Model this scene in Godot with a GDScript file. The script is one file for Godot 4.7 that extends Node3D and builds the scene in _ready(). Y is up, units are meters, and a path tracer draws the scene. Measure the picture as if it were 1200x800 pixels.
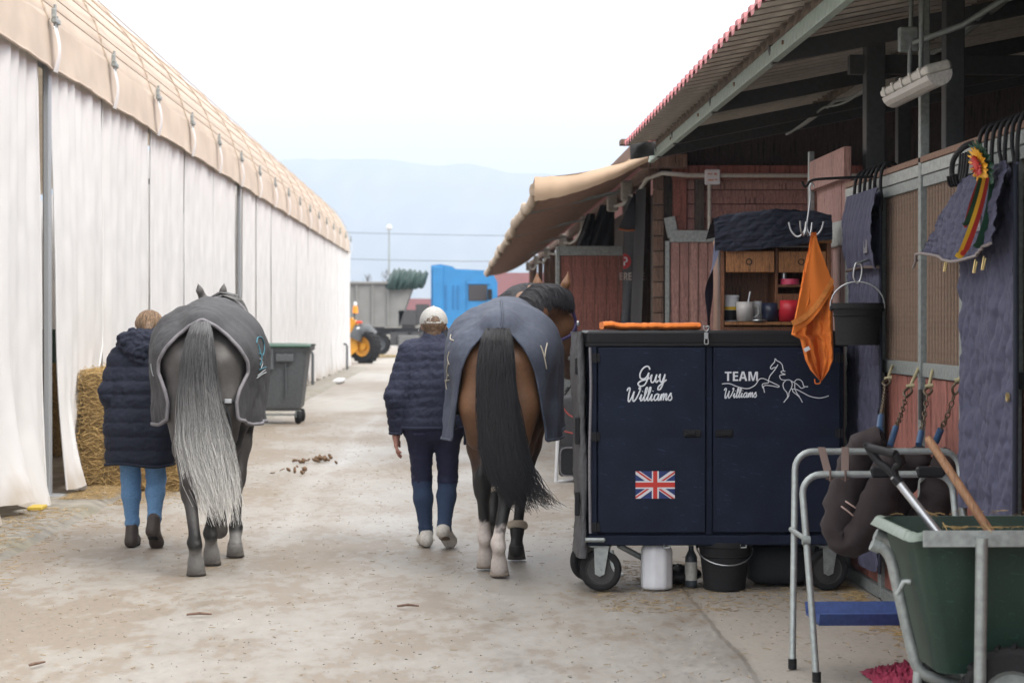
extends Node3D
# A wet stable yard: a long white marquee on the left, timber stable rows on the right, two led horses walking away.
# World: x right, y up, the alley runs along -z; "depth" is metres from the camera along the alley.

class Sh:  # collects geometry for one mesh
	var v := PackedVector3Array()
	var n := PackedVector3Array()
	var c := PackedColorArray()
	var t := PackedVector2Array()
	var i := PackedInt32Array()
	var col := Color(1, 1, 1)

	func p(pos: Vector3, nor: Vector3, uv := Vector2.ZERO) -> int:
		v.append(pos); n.append(nor); c.append(col); t.append(uv)
		return v.size() - 1

	func tri(a: int, b: int, d: int) -> void:
		i.append(a); i.append(b); i.append(d)

	func quad(a: Vector3, b: Vector3, d: Vector3, e: Vector3, uv := true) -> Sh:
		var nn := (e - a).cross(b - a).normalized()
		var k := p(a, nn, Vector2(0, 1) if uv else Vector2.ZERO)
		p(b, nn, Vector2(1, 1) if uv else Vector2.ZERO); p(d, nn, Vector2(1, 0) if uv else Vector2.ZERO); p(e, nn)
		tri(k, k + 1, k + 2); tri(k, k + 2, k + 3)
		return self

	func face(a: Vector3, b: Vector3, d: Vector3) -> Sh:
		var nn := (d - a).cross(b - a).normalized()
		var k := p(a, nn); p(b, nn); p(d, nn)
		tri(k, k + 1, k + 2)
		return self

	func box(at: Vector3, size: Vector3, bev := 0.004, b := Basis()) -> Sh:
		var h := size / 2.0
		bev = minf(bev, minf(h.x, minf(h.y, h.z)) * 0.9)
		var first := v.size()
		for k in 8:
			var s := Vector3(1 if k & 1 else -1, 1 if k & 2 else -1, 1 if k & 4 else -1)
			for ax in 3:
				var q := h - Vector3(bev, bev, bev)
				q[ax] = h[ax]
				var nn := Vector3()
				nn[ax] = s[ax]
				var uv := Vector2(s.x * q.x, s.y * q.y) if ax == 2 else (Vector2(s.z * q.z, s.y * q.y) if ax == 0 else Vector2(s.x * q.x, s.z * q.z))
				p(at + b * (q * s), b * nn, uv)
		for ax in 3:
			var u := 1 << ((ax + 1) % 3)
			var w := 1 << ((ax + 2) % 3)
			for side in [0, 1 << ax]:
				var a0 := first + int(side) * 3 + ax
				tri(a0, a0 + u * 3, a0 + (u + w) * 3); tri(a0, a0 + (u + w) * 3, a0 + w * 3)
			# bevels along this axis, between the other two faces
			var f1 := (ax + 1) % 3
			var f2 := (ax + 2) % 3
			for k in 4:
				var cc := (u if k & 1 else 0) + (w if k & 2 else 0)
				var e0 := first + cc * 3
				var e1 := first + (cc + (1 << ax)) * 3
				tri(e0 + f1, e1 + f1, e1 + f2); tri(e0 + f1, e1 + f2, e0 + f2)
		for k in 8:
			tri(first + k * 3, first + k * 3 + 1, first + k * 3 + 2)
		return self

	func bar(a: Vector3, b: Vector3, w: float, h: float, bev := 0.003, up := Vector3.UP) -> Sh:
		var d := (b - a).normalized()
		if absf(d.dot(up)) > 0.99: up = Vector3.RIGHT
		var s := d.cross(up).normalized()
		return box((a + b) / 2.0, Vector3(w, h, a.distance_to(b)), bev, Basis(s, s.cross(d), -d))

	func tube(path: Array, r, sides := 8, caps := true, sq := 1.0, first_up := Vector3.UP) -> Sh:
		var m := path.size()
		var up := first_up
		var d0: Vector3 = (path[1] - path[0]).normalized()
		if absf(d0.dot(up)) > 0.95: up = Vector3.RIGHT if absf(d0.x) < 0.9 else Vector3.BACK
		var base := v.size()
		var ln := 0.0
		for k in m:
			var a: Vector3 = path[maxi(k - 1, 0)]
			var b: Vector3 = path[mini(k + 1, m - 1)]
			var d := (b - a).normalized()
			var s := d.cross(up).normalized()
			up = s.cross(d).normalized()
			var rr: float = r[k] if r is Array else r
			if k > 0: ln += path[k].distance_to(path[k - 1])
			for j in sides + 1:
				var an := TAU * j / sides
				var nn := s * cos(an) + up * sin(an) * sq
				p(path[k] + nn * rr, (s * cos(an) * sq + up * sin(an)).normalized(), Vector2(float(j) / sides, ln))
		for k in m - 1:
			for j in sides:
				var q := base + k * (sides + 1) + j
				tri(q, q + 1, q + sides + 2); tri(q, q + sides + 2, q + sides + 1)
		if caps:
			for e in 2:
				var kk: int = 0 if e == 0 else m - 1
				var nn: Vector3 = (path[0] - path[1]).normalized() if e == 0 else (path[m - 1] - path[m - 2]).normalized()
				var cc := p(path[kk], nn)
				for j in sides + 1: p(v[base + kk * (sides + 1) + j], nn)
				for j in sides: tri(cc, cc + 1 + j, cc + 2 + j)
		return self

	func lathe(prof: Array, sides: int, xf := Transform3D(), smooth := false) -> Sh:
		var m := prof.size()
		for k in m - 1:
			var d: Vector2 = (prof[k + 1] - prof[k]).normalized()
			var na := Vector2(d.y, -d.x)
			var nb := na
			if smooth:
				if k > 0:
					var e: Vector2 = (prof[k] - prof[k - 1]).normalized()
					na = (na + Vector2(e.y, -e.x)).normalized()
				if k < m - 2:
					var e: Vector2 = (prof[k + 2] - prof[k + 1]).normalized()
					nb = (nb + Vector2(e.y, -e.x)).normalized()
			var base := v.size()
			for j in sides + 1:
				var an := TAU * j / sides
				var cs := cos(an)
				var sn := sin(an)
				p(xf * Vector3(prof[k].x * cs, prof[k].y, prof[k].x * sn), xf.basis * Vector3(na.x * cs, na.y, na.x * sn), Vector2(float(j) / sides, prof[k].y))
				p(xf * Vector3(prof[k + 1].x * cs, prof[k + 1].y, prof[k + 1].x * sn), xf.basis * Vector3(nb.x * cs, nb.y, nb.x * sn), Vector2(float(j) / sides, prof[k + 1].y))
			for j in sides:
				var q := base + j * 2
				tri(q, q + 1, q + 3); tri(q, q + 3, q + 2)
		return self

	func ext(poly: PackedVector2Array, depth: float, xf := Transform3D()) -> Sh:  # outline in x,y, thick along z (centred)
		var idx := Geometry2D.triangulate_polygon(poly)
		for s in [-0.5, 0.5]:
			var base := v.size()
			for q in poly: p(xf * Vector3(q.x, q.y, depth * s), xf.basis * Vector3(0, 0, signf(s)), q)
			for k in range(0, idx.size(), 3): tri(base + idx[k], base + idx[k + 1], base + idx[k + 2])
		for k in poly.size():
			var a := poly[k]
			var b := poly[(k + 1) % poly.size()]
			quad(xf * Vector3(a.x, a.y, -depth / 2), xf * Vector3(b.x, b.y, -depth / 2), xf * Vector3(b.x, b.y, depth / 2), xf * Vector3(a.x, a.y, depth / 2), false)
		return self

	func grid(nu: int, nv: int, f: Callable, wrap := false) -> Sh:  # smooth sheet f(u, v)
		var base := v.size()
		for b in nv + 1:
			for a in nu + 1:
				p(f.call(float(a) / nu, float(b) / nv), Vector3.ZERO, Vector2(float(a) / nu, float(b) / nv))
		var from := i.size()
		for b in nv:
			for a in nu:
				var q := base + b * (nu + 1) + a
				tri(q, q + 1, q + nu + 2); tri(q, q + nu + 2, q + nu + 1)
		smooth(base, from)
		if wrap:
			for b in nv + 1:
				var q := base + b * (nu + 1)
				var nn := (n[q] + n[q + nu]).normalized()
				n[q] = nn; n[q + nu] = nn
		return self

	func smooth(base := 0, from := 0) -> void:
		for k in range(base, v.size()): n[k] = Vector3.ZERO
		for k in range(from, i.size(), 3):
			var nn := (v[i[k + 2]] - v[i[k]]).cross(v[i[k + 1]] - v[i[k]])
			n[i[k]] += nn; n[i[k + 1]] += nn; n[i[k + 2]] += nn
		for k in range(base, v.size()): n[k] = n[k].normalized()

	func strand(pts: Array, r0: float, r1: float, c0: Color, c1: Color) -> void:  # a lock of hair, three-sided
		var m := pts.size()
		var base := v.size()
		for k in m:
			var d: Vector3 = (pts[mini(k + 1, m - 1)] - pts[maxi(k - 1, 0)]).normalized()
			var s := d.cross(Vector3(0.3, 0.2, 1)).normalized()
			var u := s.cross(d)
			var f := float(k) / (m - 1)
			var r := lerpf(r0, r1, f)
			col = c0.lerp(c1, f)
			for j in 3:
				var nn := s * cos(TAU * j / 3) + u * sin(TAU * j / 3)
				p(pts[k] + nn * r, nn)
		for k in m - 1:
			for j in 3:
				var a := base + k * 3 + j
				var b := base + k * 3 + (j + 1) % 3
				tri(a, b, b + 3); tri(a, b + 3, a + 3)

	func shift(d: Vector3) -> Sh:
		for k in v.size(): v[k] += d
		return self

	func paint(f: Callable) -> Sh:  # colour of every vertex from its place and normal
		for k in v.size(): c[k] = f.call(v[k], n[k])
		return self

	func push(f: Callable) -> Sh:  # move every vertex along its normal
		for k in v.size(): v[k] += n[k] * float(f.call(v[k], n[k]))
		smooth()
		return self

	func move(f: Callable) -> Sh:
		for k in v.size(): v[k] = f.call(v[k])
		smooth()
		return self

	func cut(g: Callable) -> Array:  # keeps what lies where g > 0; returns the new edge as polylines
		var val := PackedFloat32Array()
		for q in v: val.append(g.call(q))
		var old := i
		i = PackedInt32Array()
		var made := {}
		var next := {}
		for k in range(0, old.size(), 3):
			var ins := []
			for j in 3:
				if val[old[k + j]] > 0: ins.append(j)
			if ins.size() == 3:
				tri(old[k], old[k + 1], old[k + 2])
			elif ins.size() > 0:
				var lone: int = ins[0] if ins.size() == 1 else 3 - ins[0] - ins[1]
				var a := old[k + lone]
				var b := old[k + (lone + 1) % 3]
				var d := old[k + (lone + 2) % 3]
				var e := _mid(a, b, val, made)
				var f := _mid(a, d, val, made)
				if ins.size() == 1:
					tri(a, e, f); next[e] = f
				else:
					tri(e, b, d); tri(e, d, f); next[f] = e
		var lines := []
		var heads := {}
		for q in next.values(): heads[q] = true
		var starts := []
		for q in next.keys():
			if not heads.has(q): starts.append(q)
		starts.append_array(next.keys())
		for s in starts:
			if not next.has(s): continue
			var line := [v[s]]
			var at: int = s
			while next.has(at):
				var to: int = next[at]
				next.erase(at)
				at = to
				line.append(v[at])
			lines.append(line)
		return lines

	func _mid(a: int, b: int, val: PackedFloat32Array, made: Dictionary) -> int:
		var key := Vector2i(mini(a, b), maxi(a, b))
		if not made.has(key):
			var f := val[a] / (val[a] - val[b])
			col = c[a].lerp(c[b], f)
			made[key] = p(v[a].lerp(v[b], f), n[a].lerp(n[b], f).normalized())
		return made[key]

	func add(o: Sh) -> Sh:
		var base := v.size()
		v.append_array(o.v); n.append_array(o.n); c.append_array(o.c); t.append_array(o.t)
		for k in o.i: i.append(base + k)
		return self

	func mesh() -> ArrayMesh:
		for k in range(0, i.size(), 3):
			var a := i[k]
			var b := i[k + 1]
			var d := i[k + 2]
			if (v[d] - v[a]).cross(v[b] - v[a]).dot(n[a] + n[b] + n[d]) < 0:
				i[k + 1] = d; i[k + 2] = b
		var arr := []
		arr.resize(Mesh.ARRAY_MAX)
		arr[Mesh.ARRAY_VERTEX] = v; arr[Mesh.ARRAY_NORMAL] = n; arr[Mesh.ARRAY_COLOR] = c; arr[Mesh.ARRAY_TEX_UV] = t; arr[Mesh.ARRAY_INDEX] = i
		var m := ArrayMesh.new()
		m.add_surface_from_arrays(Mesh.PRIMITIVE_TRIANGLES, arr)
		return m


class Field:  # tapered capsules joined by a smooth minimum, meshed as surface nets
	var o: Vector3
	var cell: float
	var k: float
	var dim := Vector3i()
	var s := PackedFloat32Array()

	func _init(bones: Array, cell_size: float, blend: float) -> void:
		cell = cell_size; k = blend
		var lo := Vector3(1e9, 1e9, 1e9)
		var hi := -lo
		for b in bones:
			var kb: float = b[4] if b.size() > 4 else k
			var r: float = maxf(b[2], b[3]) + 3.0 * kb + 2.0 * cell
			var e := Vector3(r, r, r)
			lo = lo.min(b[0] - e).min(b[1] - e); hi = hi.max(b[0] + e).max(b[1] + e)
		o = lo
		dim = Vector3i((hi - lo) / cell) + Vector3i(2, 2, 2)
		s.resize(dim.x * dim.y * dim.z)
		for b in bones:
			var A: Vector3 = b[0]
			var B: Vector3 = b[1]
			var ra: float = b[2]
			var rb: float = b[3]
			var kb: float = b[4] if b.size() > 4 else k
			var r := maxf(ra, rb) + 3.5 * kb + cell
			var e := Vector3(r, r, r)
			var i0 := Vector3i((A.min(B) - e - o) / cell).clamp(Vector3i.ZERO, dim - Vector3i.ONE)
			var i1 := Vector3i((A.max(B) + e - o) / cell + Vector3.ONE).clamp(Vector3i.ZERO, dim - Vector3i.ONE)
			var ab := B - A
			var l2 := maxf(ab.length_squared(), 1e-8)
			var inv := -1.0 / kb
			var far := 3.5 * kb + cell
			for z in range(i0.z, i1.z + 1):
				for y in range(i0.y, i1.y + 1):
					var q := (z * dim.y + y) * dim.x
					var pa := o + Vector3(i0.x, y, z) * cell - A
					for x in range(i0.x, i1.x + 1):
						var f := clampf(pa.dot(ab) / l2, 0.0, 1.0)
						var d := (pa - ab * f).length() - (ra + (rb - ra) * f)
						pa.x += cell
						if d < far: s[q + x] += exp(d * inv)

	func sh() -> Sh:
		var out := Sh.new()
		var dx := dim.x
		var dxy := dim.x * dim.y
		var off := PackedInt32Array([0, 1, dx, dx + 1, dxy, dxy + 1, dxy + dx, dxy + dx + 1])
		var pairs := PackedInt32Array([0, 1, 2, 3, 4, 5, 6, 7, 0, 2, 1, 3, 4, 6, 5, 7, 0, 4, 1, 5, 2, 6, 3, 7])
		var place := PackedVector3Array([Vector3(0, 0, 0), Vector3(1, 0, 0), Vector3(0, 1, 0), Vector3(1, 1, 0), Vector3(0, 0, 1), Vector3(1, 0, 1), Vector3(0, 1, 1), Vector3(1, 1, 1)])
		var id := PackedInt32Array()
		id.resize(s.size())
		id.fill(-1)
		for z in dim.z - 1:
			for y in dim.y - 1:
				var q := z * dxy + y * dx
				for x in dx - 1:
					var w := q + x
					var mask := 0
					if s[w] > 1.0: mask += 1
					if s[w + 1] > 1.0: mask += 1
					if s[w + dx] > 1.0: mask += 1
					if s[w + dx + 1] > 1.0: mask += 1
					if s[w + dxy] > 1.0: mask += 1
					if s[w + dxy + 1] > 1.0: mask += 1
					if s[w + dxy + dx] > 1.0: mask += 1
					if s[w + dxy + dx + 1] > 1.0: mask += 1
					if mask == 0 or mask == 8: continue
					var sum := Vector3.ZERO
					var cnt := 0
					for e in range(0, 24, 2):
						var va := -log(maxf(s[w + off[pairs[e]]], 1e-9))
						var vb := -log(maxf(s[w + off[pairs[e + 1]]], 1e-9))
						if (va < 0) != (vb < 0):
							sum += place[pairs[e]].lerp(place[pairs[e + 1]], va / (va - vb)); cnt += 1
					id[w] = out.p(o + (Vector3(x, y, z) + sum / cnt) * cell, Vector3.ZERO)
		for z in range(1, dim.z - 1):
			for y in range(1, dim.y - 1):
				for x in range(1, dx - 1):
					var w := z * dxy + y * dx + x
					var ins := s[w] > 1.0
					for ax in 3:
						var st: int = [1, dx, dxy][ax]
						if ins == (s[w + st] > 1.0): continue
						var u: int = [dx, dxy, 1][ax]
						var q: int = [dxy, 1, dx][ax]
						var a := id[w - u - q]
						var b := id[w - q]
						var d := id[w]
						var e := id[w - u]
						if a < 0 or b < 0 or d < 0 or e < 0: continue
						if ins:
							out.tri(a, d, b); out.tri(a, e, d)
						else:
							out.tri(a, b, d); out.tri(a, d, e)
		out.smooth()
		return out


var rng := RandomNumberGenerator.new()
var T := {}
var M := {}
const CAM := Vector3(0, 1.6, 0)
var cam_basis := Basis.from_euler(Vector3(deg_to_rad(-0.597), deg_to_rad(-1.504), 0))

func at(px: float, py: float, depth: float) -> Vector3:  # the point at that depth on the line of sight through a spot of the photograph
	var d := cam_basis * Vector3((px - 600.0) / 2400.0, -(py - 400.0) / 2400.0, -1)
	return CAM + d * (depth / -d.z)

func V(x: float, y: float, depth: float) -> Vector3:
	return Vector3(x, y, -depth)

func R(a: float, b: float) -> float:
	return rng.randf_range(a, b)

func lin(r: float, g: float, b: float) -> Color:
	return Color(r, g, b).linear_to_srgb()

func thing(called: String, label: String, category: String, base := Vector3.ZERO, group := "") -> Node3D:
	var o := Node3D.new()
	o.name = called
	o.position = base
	add_child(o, true)
	return tag(o, label, category, group)

func tag(o: Node3D, label: String, category := "", group := "", kind := "") -> Node3D:
	if label: o.set_meta("label", label)
	if category: o.set_meta("category", category)
	if group: o.set_meta("group", group)
	if kind: o.set_meta("kind", kind)
	return o

func part(sh: Sh, called: String, m: Material, parent: Node3D = null, kind := "") -> MeshInstance3D:
	var up: Node3D = parent
	var off := Vector3.ZERO
	while up and up != self:
		off += up.position
		up = up.get_parent()
	if off != Vector3.ZERO: sh.shift(-off)
	return place(sh.mesh(), called, m, parent, Transform3D(), kind)

func place(mesh: Mesh, called: String, m: Material, parent: Node3D, xf: Transform3D, kind := "") -> MeshInstance3D:
	var o := MeshInstance3D.new()
	o.name = called
	o.mesh = mesh
	o.material_override = m
	o.transform = xf
	(parent if parent else self).add_child(o, true)
	if kind: o.set_meta("kind", kind)
	return o

func copy(o: Node3D, pos: Vector3, label := "", turn := 0.0) -> Node3D:
	var c := o.duplicate()
	c.name = o.name
	add_child(c, true)
	c.position = pos
	if turn: c.rotation.y = turn
	if label: c.set_meta("label", label)
	return c

func spline(pts: Array, per := 6) -> Array:  # Catmull-Rom through the points
	var out := []
	for k in pts.size() - 1:
		var a = pts[maxi(k - 1, 0)]
		var b = pts[k]
		var d = pts[k + 1]
		var e = pts[mini(k + 2, pts.size() - 1)]
		for j in per:
			out.append(b.cubic_interpolate(d, a, e, float(j) / per))
	out.append(pts[-1])
	return out

func noise(seed_: int, freq: float, oct := 3, kind := FastNoiseLite.TYPE_SIMPLEX_SMOOTH) -> FastNoiseLite:
	var f := FastNoiseLite.new()
	f.seed = seed_
	f.noise_type = kind
	f.frequency = freq
	f.fractal_octaves = oct
	return f

func grey(size: int, f: Callable) -> ImageTexture:
	var im := Image.create(size, size, false, Image.FORMAT_RGB8)
	for y in size:
		for x in size:
			var g: float = clampf(f.call(x, y), 0, 1)
			im.set_pixel(x, y, Color(g, g, g))
	return ImageTexture.create_from_image(im)

func from_noise(f: FastNoiseLite, size: int, lo: float, hi: float, skirt := 0.15) -> ImageTexture:  # seamless, mapped to lo..hi
	var im := f.get_seamless_image(size, size, false, false, skirt)
	im.convert(Image.FORMAT_L8)
	var d := im.get_data()
	for k in d.size(): d[k] = int(clampf(lo + (hi - lo) * d[k] / 255.0, 0, 1) * 255)
	var im2 := Image.create_from_data(size, size, false, Image.FORMAT_L8, d)
	im2.convert(Image.FORMAT_RGB8)
	return ImageTexture.create_from_image(im2)

func mat(called: String, color: Color, rough := 0.7, metal := 0.0, tex := "", scale := 1.0, bump := 0.0, vcol := false) -> StandardMaterial3D:
	var m := StandardMaterial3D.new()
	m.resource_name = called
	m.albedo_color = color
	m.roughness = rough
	m.metallic = metal
	if tex:
		m.albedo_texture = T[tex]
		m.uv1_triplanar = true
		m.uv1_scale = Vector3.ONE * scale
		if bump > 0:
			m.heightmap_enabled = true
			m.heightmap_texture = T.get(tex + "_h", T[tex])
			m.heightmap_scale = bump
	if vcol: m.vertex_color_use_as_albedo = true
	M[called] = m
	return m

func _ready() -> void:
	rng.seed = 7
	# camera: 72 mm lens, eye at 1.6 m
	var cam := Camera3D.new()
	cam.name = "camera"
	cam.position = CAM
	cam.basis = cam_basis
	cam.keep_aspect = Camera3D.KEEP_HEIGHT
	var lens := CameraAttributesPhysical.new()
	lens.frustum_focal_length = 72.0
	lens.frustum_focus_distance = 11.6
	lens.frustum_near = 0.1
	lens.frustum_far = 20000.0
	lens.exposure_aperture = 4.5
	cam.attributes = lens
	add_child(cam)
	cam.current = true
	# overcast sky, soft sun
	var env := Environment.new()
	env.background_mode = Environment.BG_SKY
	env.sky = Sky.new()
	env.sky.sky_material = sky_material()
	env.background_energy_multiplier = 1.0
	env.tonemap_mode = Environment.TONE_MAPPER_LINEAR
	env.tonemap_exposure = EXPOSURE
	env.sdfgi_enabled = true
	env.ssao_enabled = true
	env.ssil_enabled = true
	env.fog_enabled = true
	env.fog_density = 0.00038
	env.fog_light_color = Color(0.86, 0.915, 1.0)
	var we := WorldEnvironment.new()
	we.name = "environment"
	we.environment = env
	add_child(we)
	var sun := DirectionalLight3D.new()
	sun.name = "sun"
	sun.light_energy = 0.42
	sun.light_angular_distance = 25.0
	sun.light_color = Color(1.0, 0.97, 0.92)
	sun.shadow_enabled = true
	sun.rotation = Vector3(deg_to_rad(-48), deg_to_rad(48), 0)
	add_child(sun)

	textures()
	materials()
	build_ground()
	build_hills()
	build_marquee()
	build_near_row()
	build_far_row()
	build_background()
	build_grey_horse()
	build_bay_horse()
	build_woman()
	build_man()
	build_trolley()
	build_locker()
	build_hanging()
	build_rack_and_barrow()
	build_small_things()

const EXPOSURE := 2.7

func sky_material() -> PanoramaSkyMaterial:
	var w := 512
	var h := 256
	var im := Image.create(w, h, false, Image.FORMAT_RGBF)
	var f := noise(3, 1.3, 4)
	for y in h:
		var el := (0.5 - (y + 0.5) / h) * PI
		for x in w:
			var az := (x + 0.5) / w * TAU
			var e := maxf(sin(el), 0.0)
			var g := clampf(e / 0.22, 0, 1)
			g = g * g * (3 - 2 * g)
			var low := Color(0.375, 0.395, 0.435)
			var high := Color(0.88, 0.875, 0.87)
			var c := low.lerp(high, g) * (1.0 + 0.5 * e)  # an overcast sky grows brighter towards the zenith
			var d := Vector3(cos(az) * cos(el), sin(el) * 2.5, sin(az) * cos(el))
			c = c * (1.0 + 0.10 * f.get_noise_3dv(d * 1.5) * (0.4 + 0.6 * g))
			if el < 0: c = Color(0.45, 0.43, 0.40)
			im.set_pixel(x, y, c)
	var m := PanoramaSkyMaterial.new()
	m.panorama = ImageTexture.create_from_image(im)
	return m

func textures() -> void:
	T.grunge = from_noise(noise(11, 0.02, 5), 512, 0.80, 1.0)
	T.fine = from_noise(noise(12, 0.12, 3), 256, 0.82, 1.0)
	T.cloud = from_noise(noise(13, 0.008, 3), 256, 0.92, 1.0)
	var wn := noise(14, 0.02, 4)
	var wk := noise(15, 0.006, 2)
	var wf := noise(16, 0.2, 2)
	T.wood = grey(512, func(x, y):  # grain runs along v
		var a: float = wn.get_noise_2d(x * 3.2, y * 0.16)
		var b: float = wk.get_noise_2d(x, y * 0.5)
		var r: float = absf(sin((x * 0.05 + a * 1.2 + b * 4.0) * PI))
		return 0.74 + 0.16 * r + 0.16 * a + 0.10 * wf.get_noise_2d(x, y * 0.1) - (0.25 if a < -0.45 else 0.0))
	T.weave = grey(256, func(x, y):
		var a := sin(x * PI / 4) * (1 if int(y / 4) % 2 == 0 else -1)
		var b := sin(y * PI / 4) * (1 if int(x / 4) % 2 == 0 else -1)
		return 0.86 + 0.06 * a + 0.06 * b + 0.10 * wn.get_noise_2d(x * 0.7, y * 0.7))
	T.hair = grey(256, func(x, y): return 0.90 + 0.10 * wf.get_noise_2d(x * 1.0, y * 0.12) + 0.06 * wn.get_noise_2d(x, y))
	T.dirt = grey(512, func(x, y):
		var a: float = wn.get_noise_2d(x * 0.4 + 900, y * 0.4)
		var b: float = wf.get_noise_2d(x, y)
		return 0.86 + 0.22 * a + 0.10 * b - (0.25 if b > 0.52 else 0.0))
	var sl := noise(19, 0.05, 2)
	T.scuff = grey(512, func(x, y):
		var a: float = wn.get_noise_2d(x * 0.35, y * 0.35)
		var st: float = sl.get_noise_2d(x * 0.25 + y * 0.2, y * 2.2 - x * 0.5)
		return 0.62 + 0.10 * a + (0.30 if st > 0.60 and a > 0.05 else 0.0) + (0.38 if wf.get_noise_2d(x * 0.9, y * 0.9) > 0.60 else 0.0))
	var sp := noise(18, 0.09, 2, FastNoiseLite.TYPE_CELLULAR)
	T.speck = grey(512, func(x, y):
		return 0.9 + 0.16 * wn.get_noise_2d(x * 0.5, y * 0.5) + (0.12 if sp.get_noise_2d(x, y) < -0.93 else 0.0))

func materials() -> void:
	mat("canvas white", lin(0.82, 0.81, 0.82), 0.75, 0, "cloud", 0.6, 0, true)
	M["canvas white"].backlight_enabled = true
	M["canvas white"].backlight = Color(0.75, 0.75, 0.74)
	mat("canvas tan", lin(0.62, 0.515, 0.42), 0.7, 0, "cloud", 0.5)
	M["canvas tan"].backlight_enabled = true
	M["canvas tan"].backlight = Color(0.6, 0.6, 0.58)
	mat("alu", lin(0.40, 0.42, 0.45), 0.5, 0.25, "fine", 3)
	mat("galv", lin(0.40, 0.43, 0.42), 0.5, 0.6, "grunge", 2)
	mat("galv dull", lin(0.30, 0.33, 0.32), 0.55, 0.3, "grunge", 2.5)
	mat("rust rail", lin(0.28, 0.17, 0.12), 0.75, 0.2, "grunge", 3)
	mat("green steel", lin(0.36, 0.46, 0.41), 0.55, 0.0, "grunge", 1.5)
	mat("dark steel", lin(0.055, 0.058, 0.060), 0.6, 0.0, "grunge", 2)
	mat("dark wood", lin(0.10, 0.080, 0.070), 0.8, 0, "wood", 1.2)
	mat("brown wood", lin(0.20, 0.12, 0.085), 0.8, 0, "wood", 1.2, 0.15)
	mat("brown wood b", lin(0.24, 0.15, 0.11), 0.8, 0, "wood", 1.1, 0.15)
	mat("red wood a", lin(0.35, 0.13, 0.10), 0.72, 0, "wood", 1.3, 0.15)
	mat("red wood b", lin(0.31, 0.11, 0.084), 0.72, 0, "wood", 1.1, 0.15)
	mat("red wood c", lin(0.39, 0.15, 0.118), 0.72, 0, "wood", 1.5, 0.15)
	mat("pink wood a", lin(0.47, 0.255, 0.22), 0.75, 0, "wood", 1.3, 0.15)
	mat("pink wood b", lin(0.42, 0.22, 0.19), 0.75, 0, "wood", 1.1, 0.15)
	mat("pink wood c", lin(0.50, 0.28, 0.24), 0.75, 0, "wood", 1.5, 0.15)
	mat("sheet under", lin(0.64, 0.59, 0.53), 0.7, 0.0, "grunge", 0.8)
	mat("sheet red", lin(0.50, 0.16, 0.17), 0.6, 0.0, "grunge", 1.5)
	mat("closure foam", lin(0.22, 0.175, 0.14), 0.9, 0, "dirt", 4)
	mat("black plastic", lin(0.018, 0.018, 0.020), 0.5, 0, "fine", 4)
	mat("black rubber", lin(0.022, 0.022, 0.023), 0.75, 0, "grunge", 5)
	mat("grey plastic", lin(0.10, 0.11, 0.12), 0.55, 0, "grunge", 2)
	mat("green plastic", lin(0.030, 0.085, 0.055), 0.55, 0, "grunge", 2)
	mat("white plastic", lin(0.70, 0.71, 0.74), 0.45, 0, "cloud", 3)
	mat("off white plastic", lin(0.55, 0.53, 0.48), 0.5, 0, "grunge", 3)
	mat("navy panel", lin(0.023, 0.036, 0.080), 0.6, 0, "scuff", 1.1)
	mat("navy trim", lin(0.010, 0.015, 0.038), 0.6, 0, "speck", 2)
	mat("print white", lin(0.62, 0.65, 0.70), 0.6)
	mat("steel", lin(0.55, 0.56, 0.57), 0.32, 0.9, "fine", 5)
	mat("locker wood", lin(0.24, 0.095, 0.040), 0.5, 0, "wood", 2.2)
	mat("locker light", lin(0.40, 0.175, 0.060), 0.5, 0, "wood", 2.2)
	mat("towel orange", lin(0.80, 0.21, 0.030), 0.95, 0, "fine", 14, 0.35)
	mat("quilt navy", lin(0.078, 0.079, 0.135), 0.85, 0, "weave", 9, 0.1)
	mat("quilt dark", lin(0.016, 0.020, 0.040), 0.85, 0, "weave", 9, 0.1)
	mat("trim grey", lin(0.24, 0.23, 0.25), 0.8, 0, "weave", 9)
	mat("rug grey", lin(0.060, 0.060, 0.066), 0.8, 0, "weave", 8, 0.08)
	mat("rug navy", lin(0.078, 0.092, 0.135), 0.8, 0, "weave", 8, 0.08)
	mat("rug black", lin(0.020, 0.022, 0.026), 0.85, 0, "weave", 8)
	mat("hair", Color(1, 1, 1), 0.55, 0, "", 1, 0, true)
	mat("coat", Color(1, 1, 1), 0.58, 0, "hair", 5, 0.05, true)
	mat("skin", Color(1, 1, 1), 0.55, 0, "fine", 20, 0, true)
	mat("puffer", lin(0.024, 0.028, 0.048), 0.75, 0, "weave", 14, 0.04)
	mat("puffer man", lin(0.038, 0.043, 0.076), 0.72, 0, "weave", 14, 0.04)
	mat("jeans", lin(0.155, 0.315, 0.56), 0.9, 0, "weave", 12, 0.1)
	mat("breeches", lin(0.017, 0.019, 0.060), 0.85, 0, "weave", 12, 0.06)
	mat("socks", lin(0.034, 0.062, 0.130), 0.9, 0, "weave", 14, 0.06)
	mat("boot", lin(0.060, 0.044, 0.038), 0.6, 0, "grunge", 6)
	mat("shoe", lin(0.66, 0.62, 0.56), 0.7, 0, "grunge", 5)
	mat("cap", lin(0.52, 0.51, 0.49), 0.9, 0, "weave", 14, 0.06)
	for q in ["navy panel", "navy trim", "black plastic", "black rubber", "puffer", "puffer man"]: M[q].metallic_specular = 0.3
	mat("straw", Color(1, 1, 1), 0.85, 0, "", 1, 0, true)
	mat("painted", Color(1, 1, 1), 0.6, 0, "", 1, 0, true)
	mat("dung", lin(0.20, 0.115, 0.06), 0.95, 0, "dirt", 6)

# ---------------------------------------------------------------- ground
var ng1 := noise(21, 0.9, 4)
var ng2 := noise(22, 0.22, 4)
var ng3 := noise(23, 5.0, 3)

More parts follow.
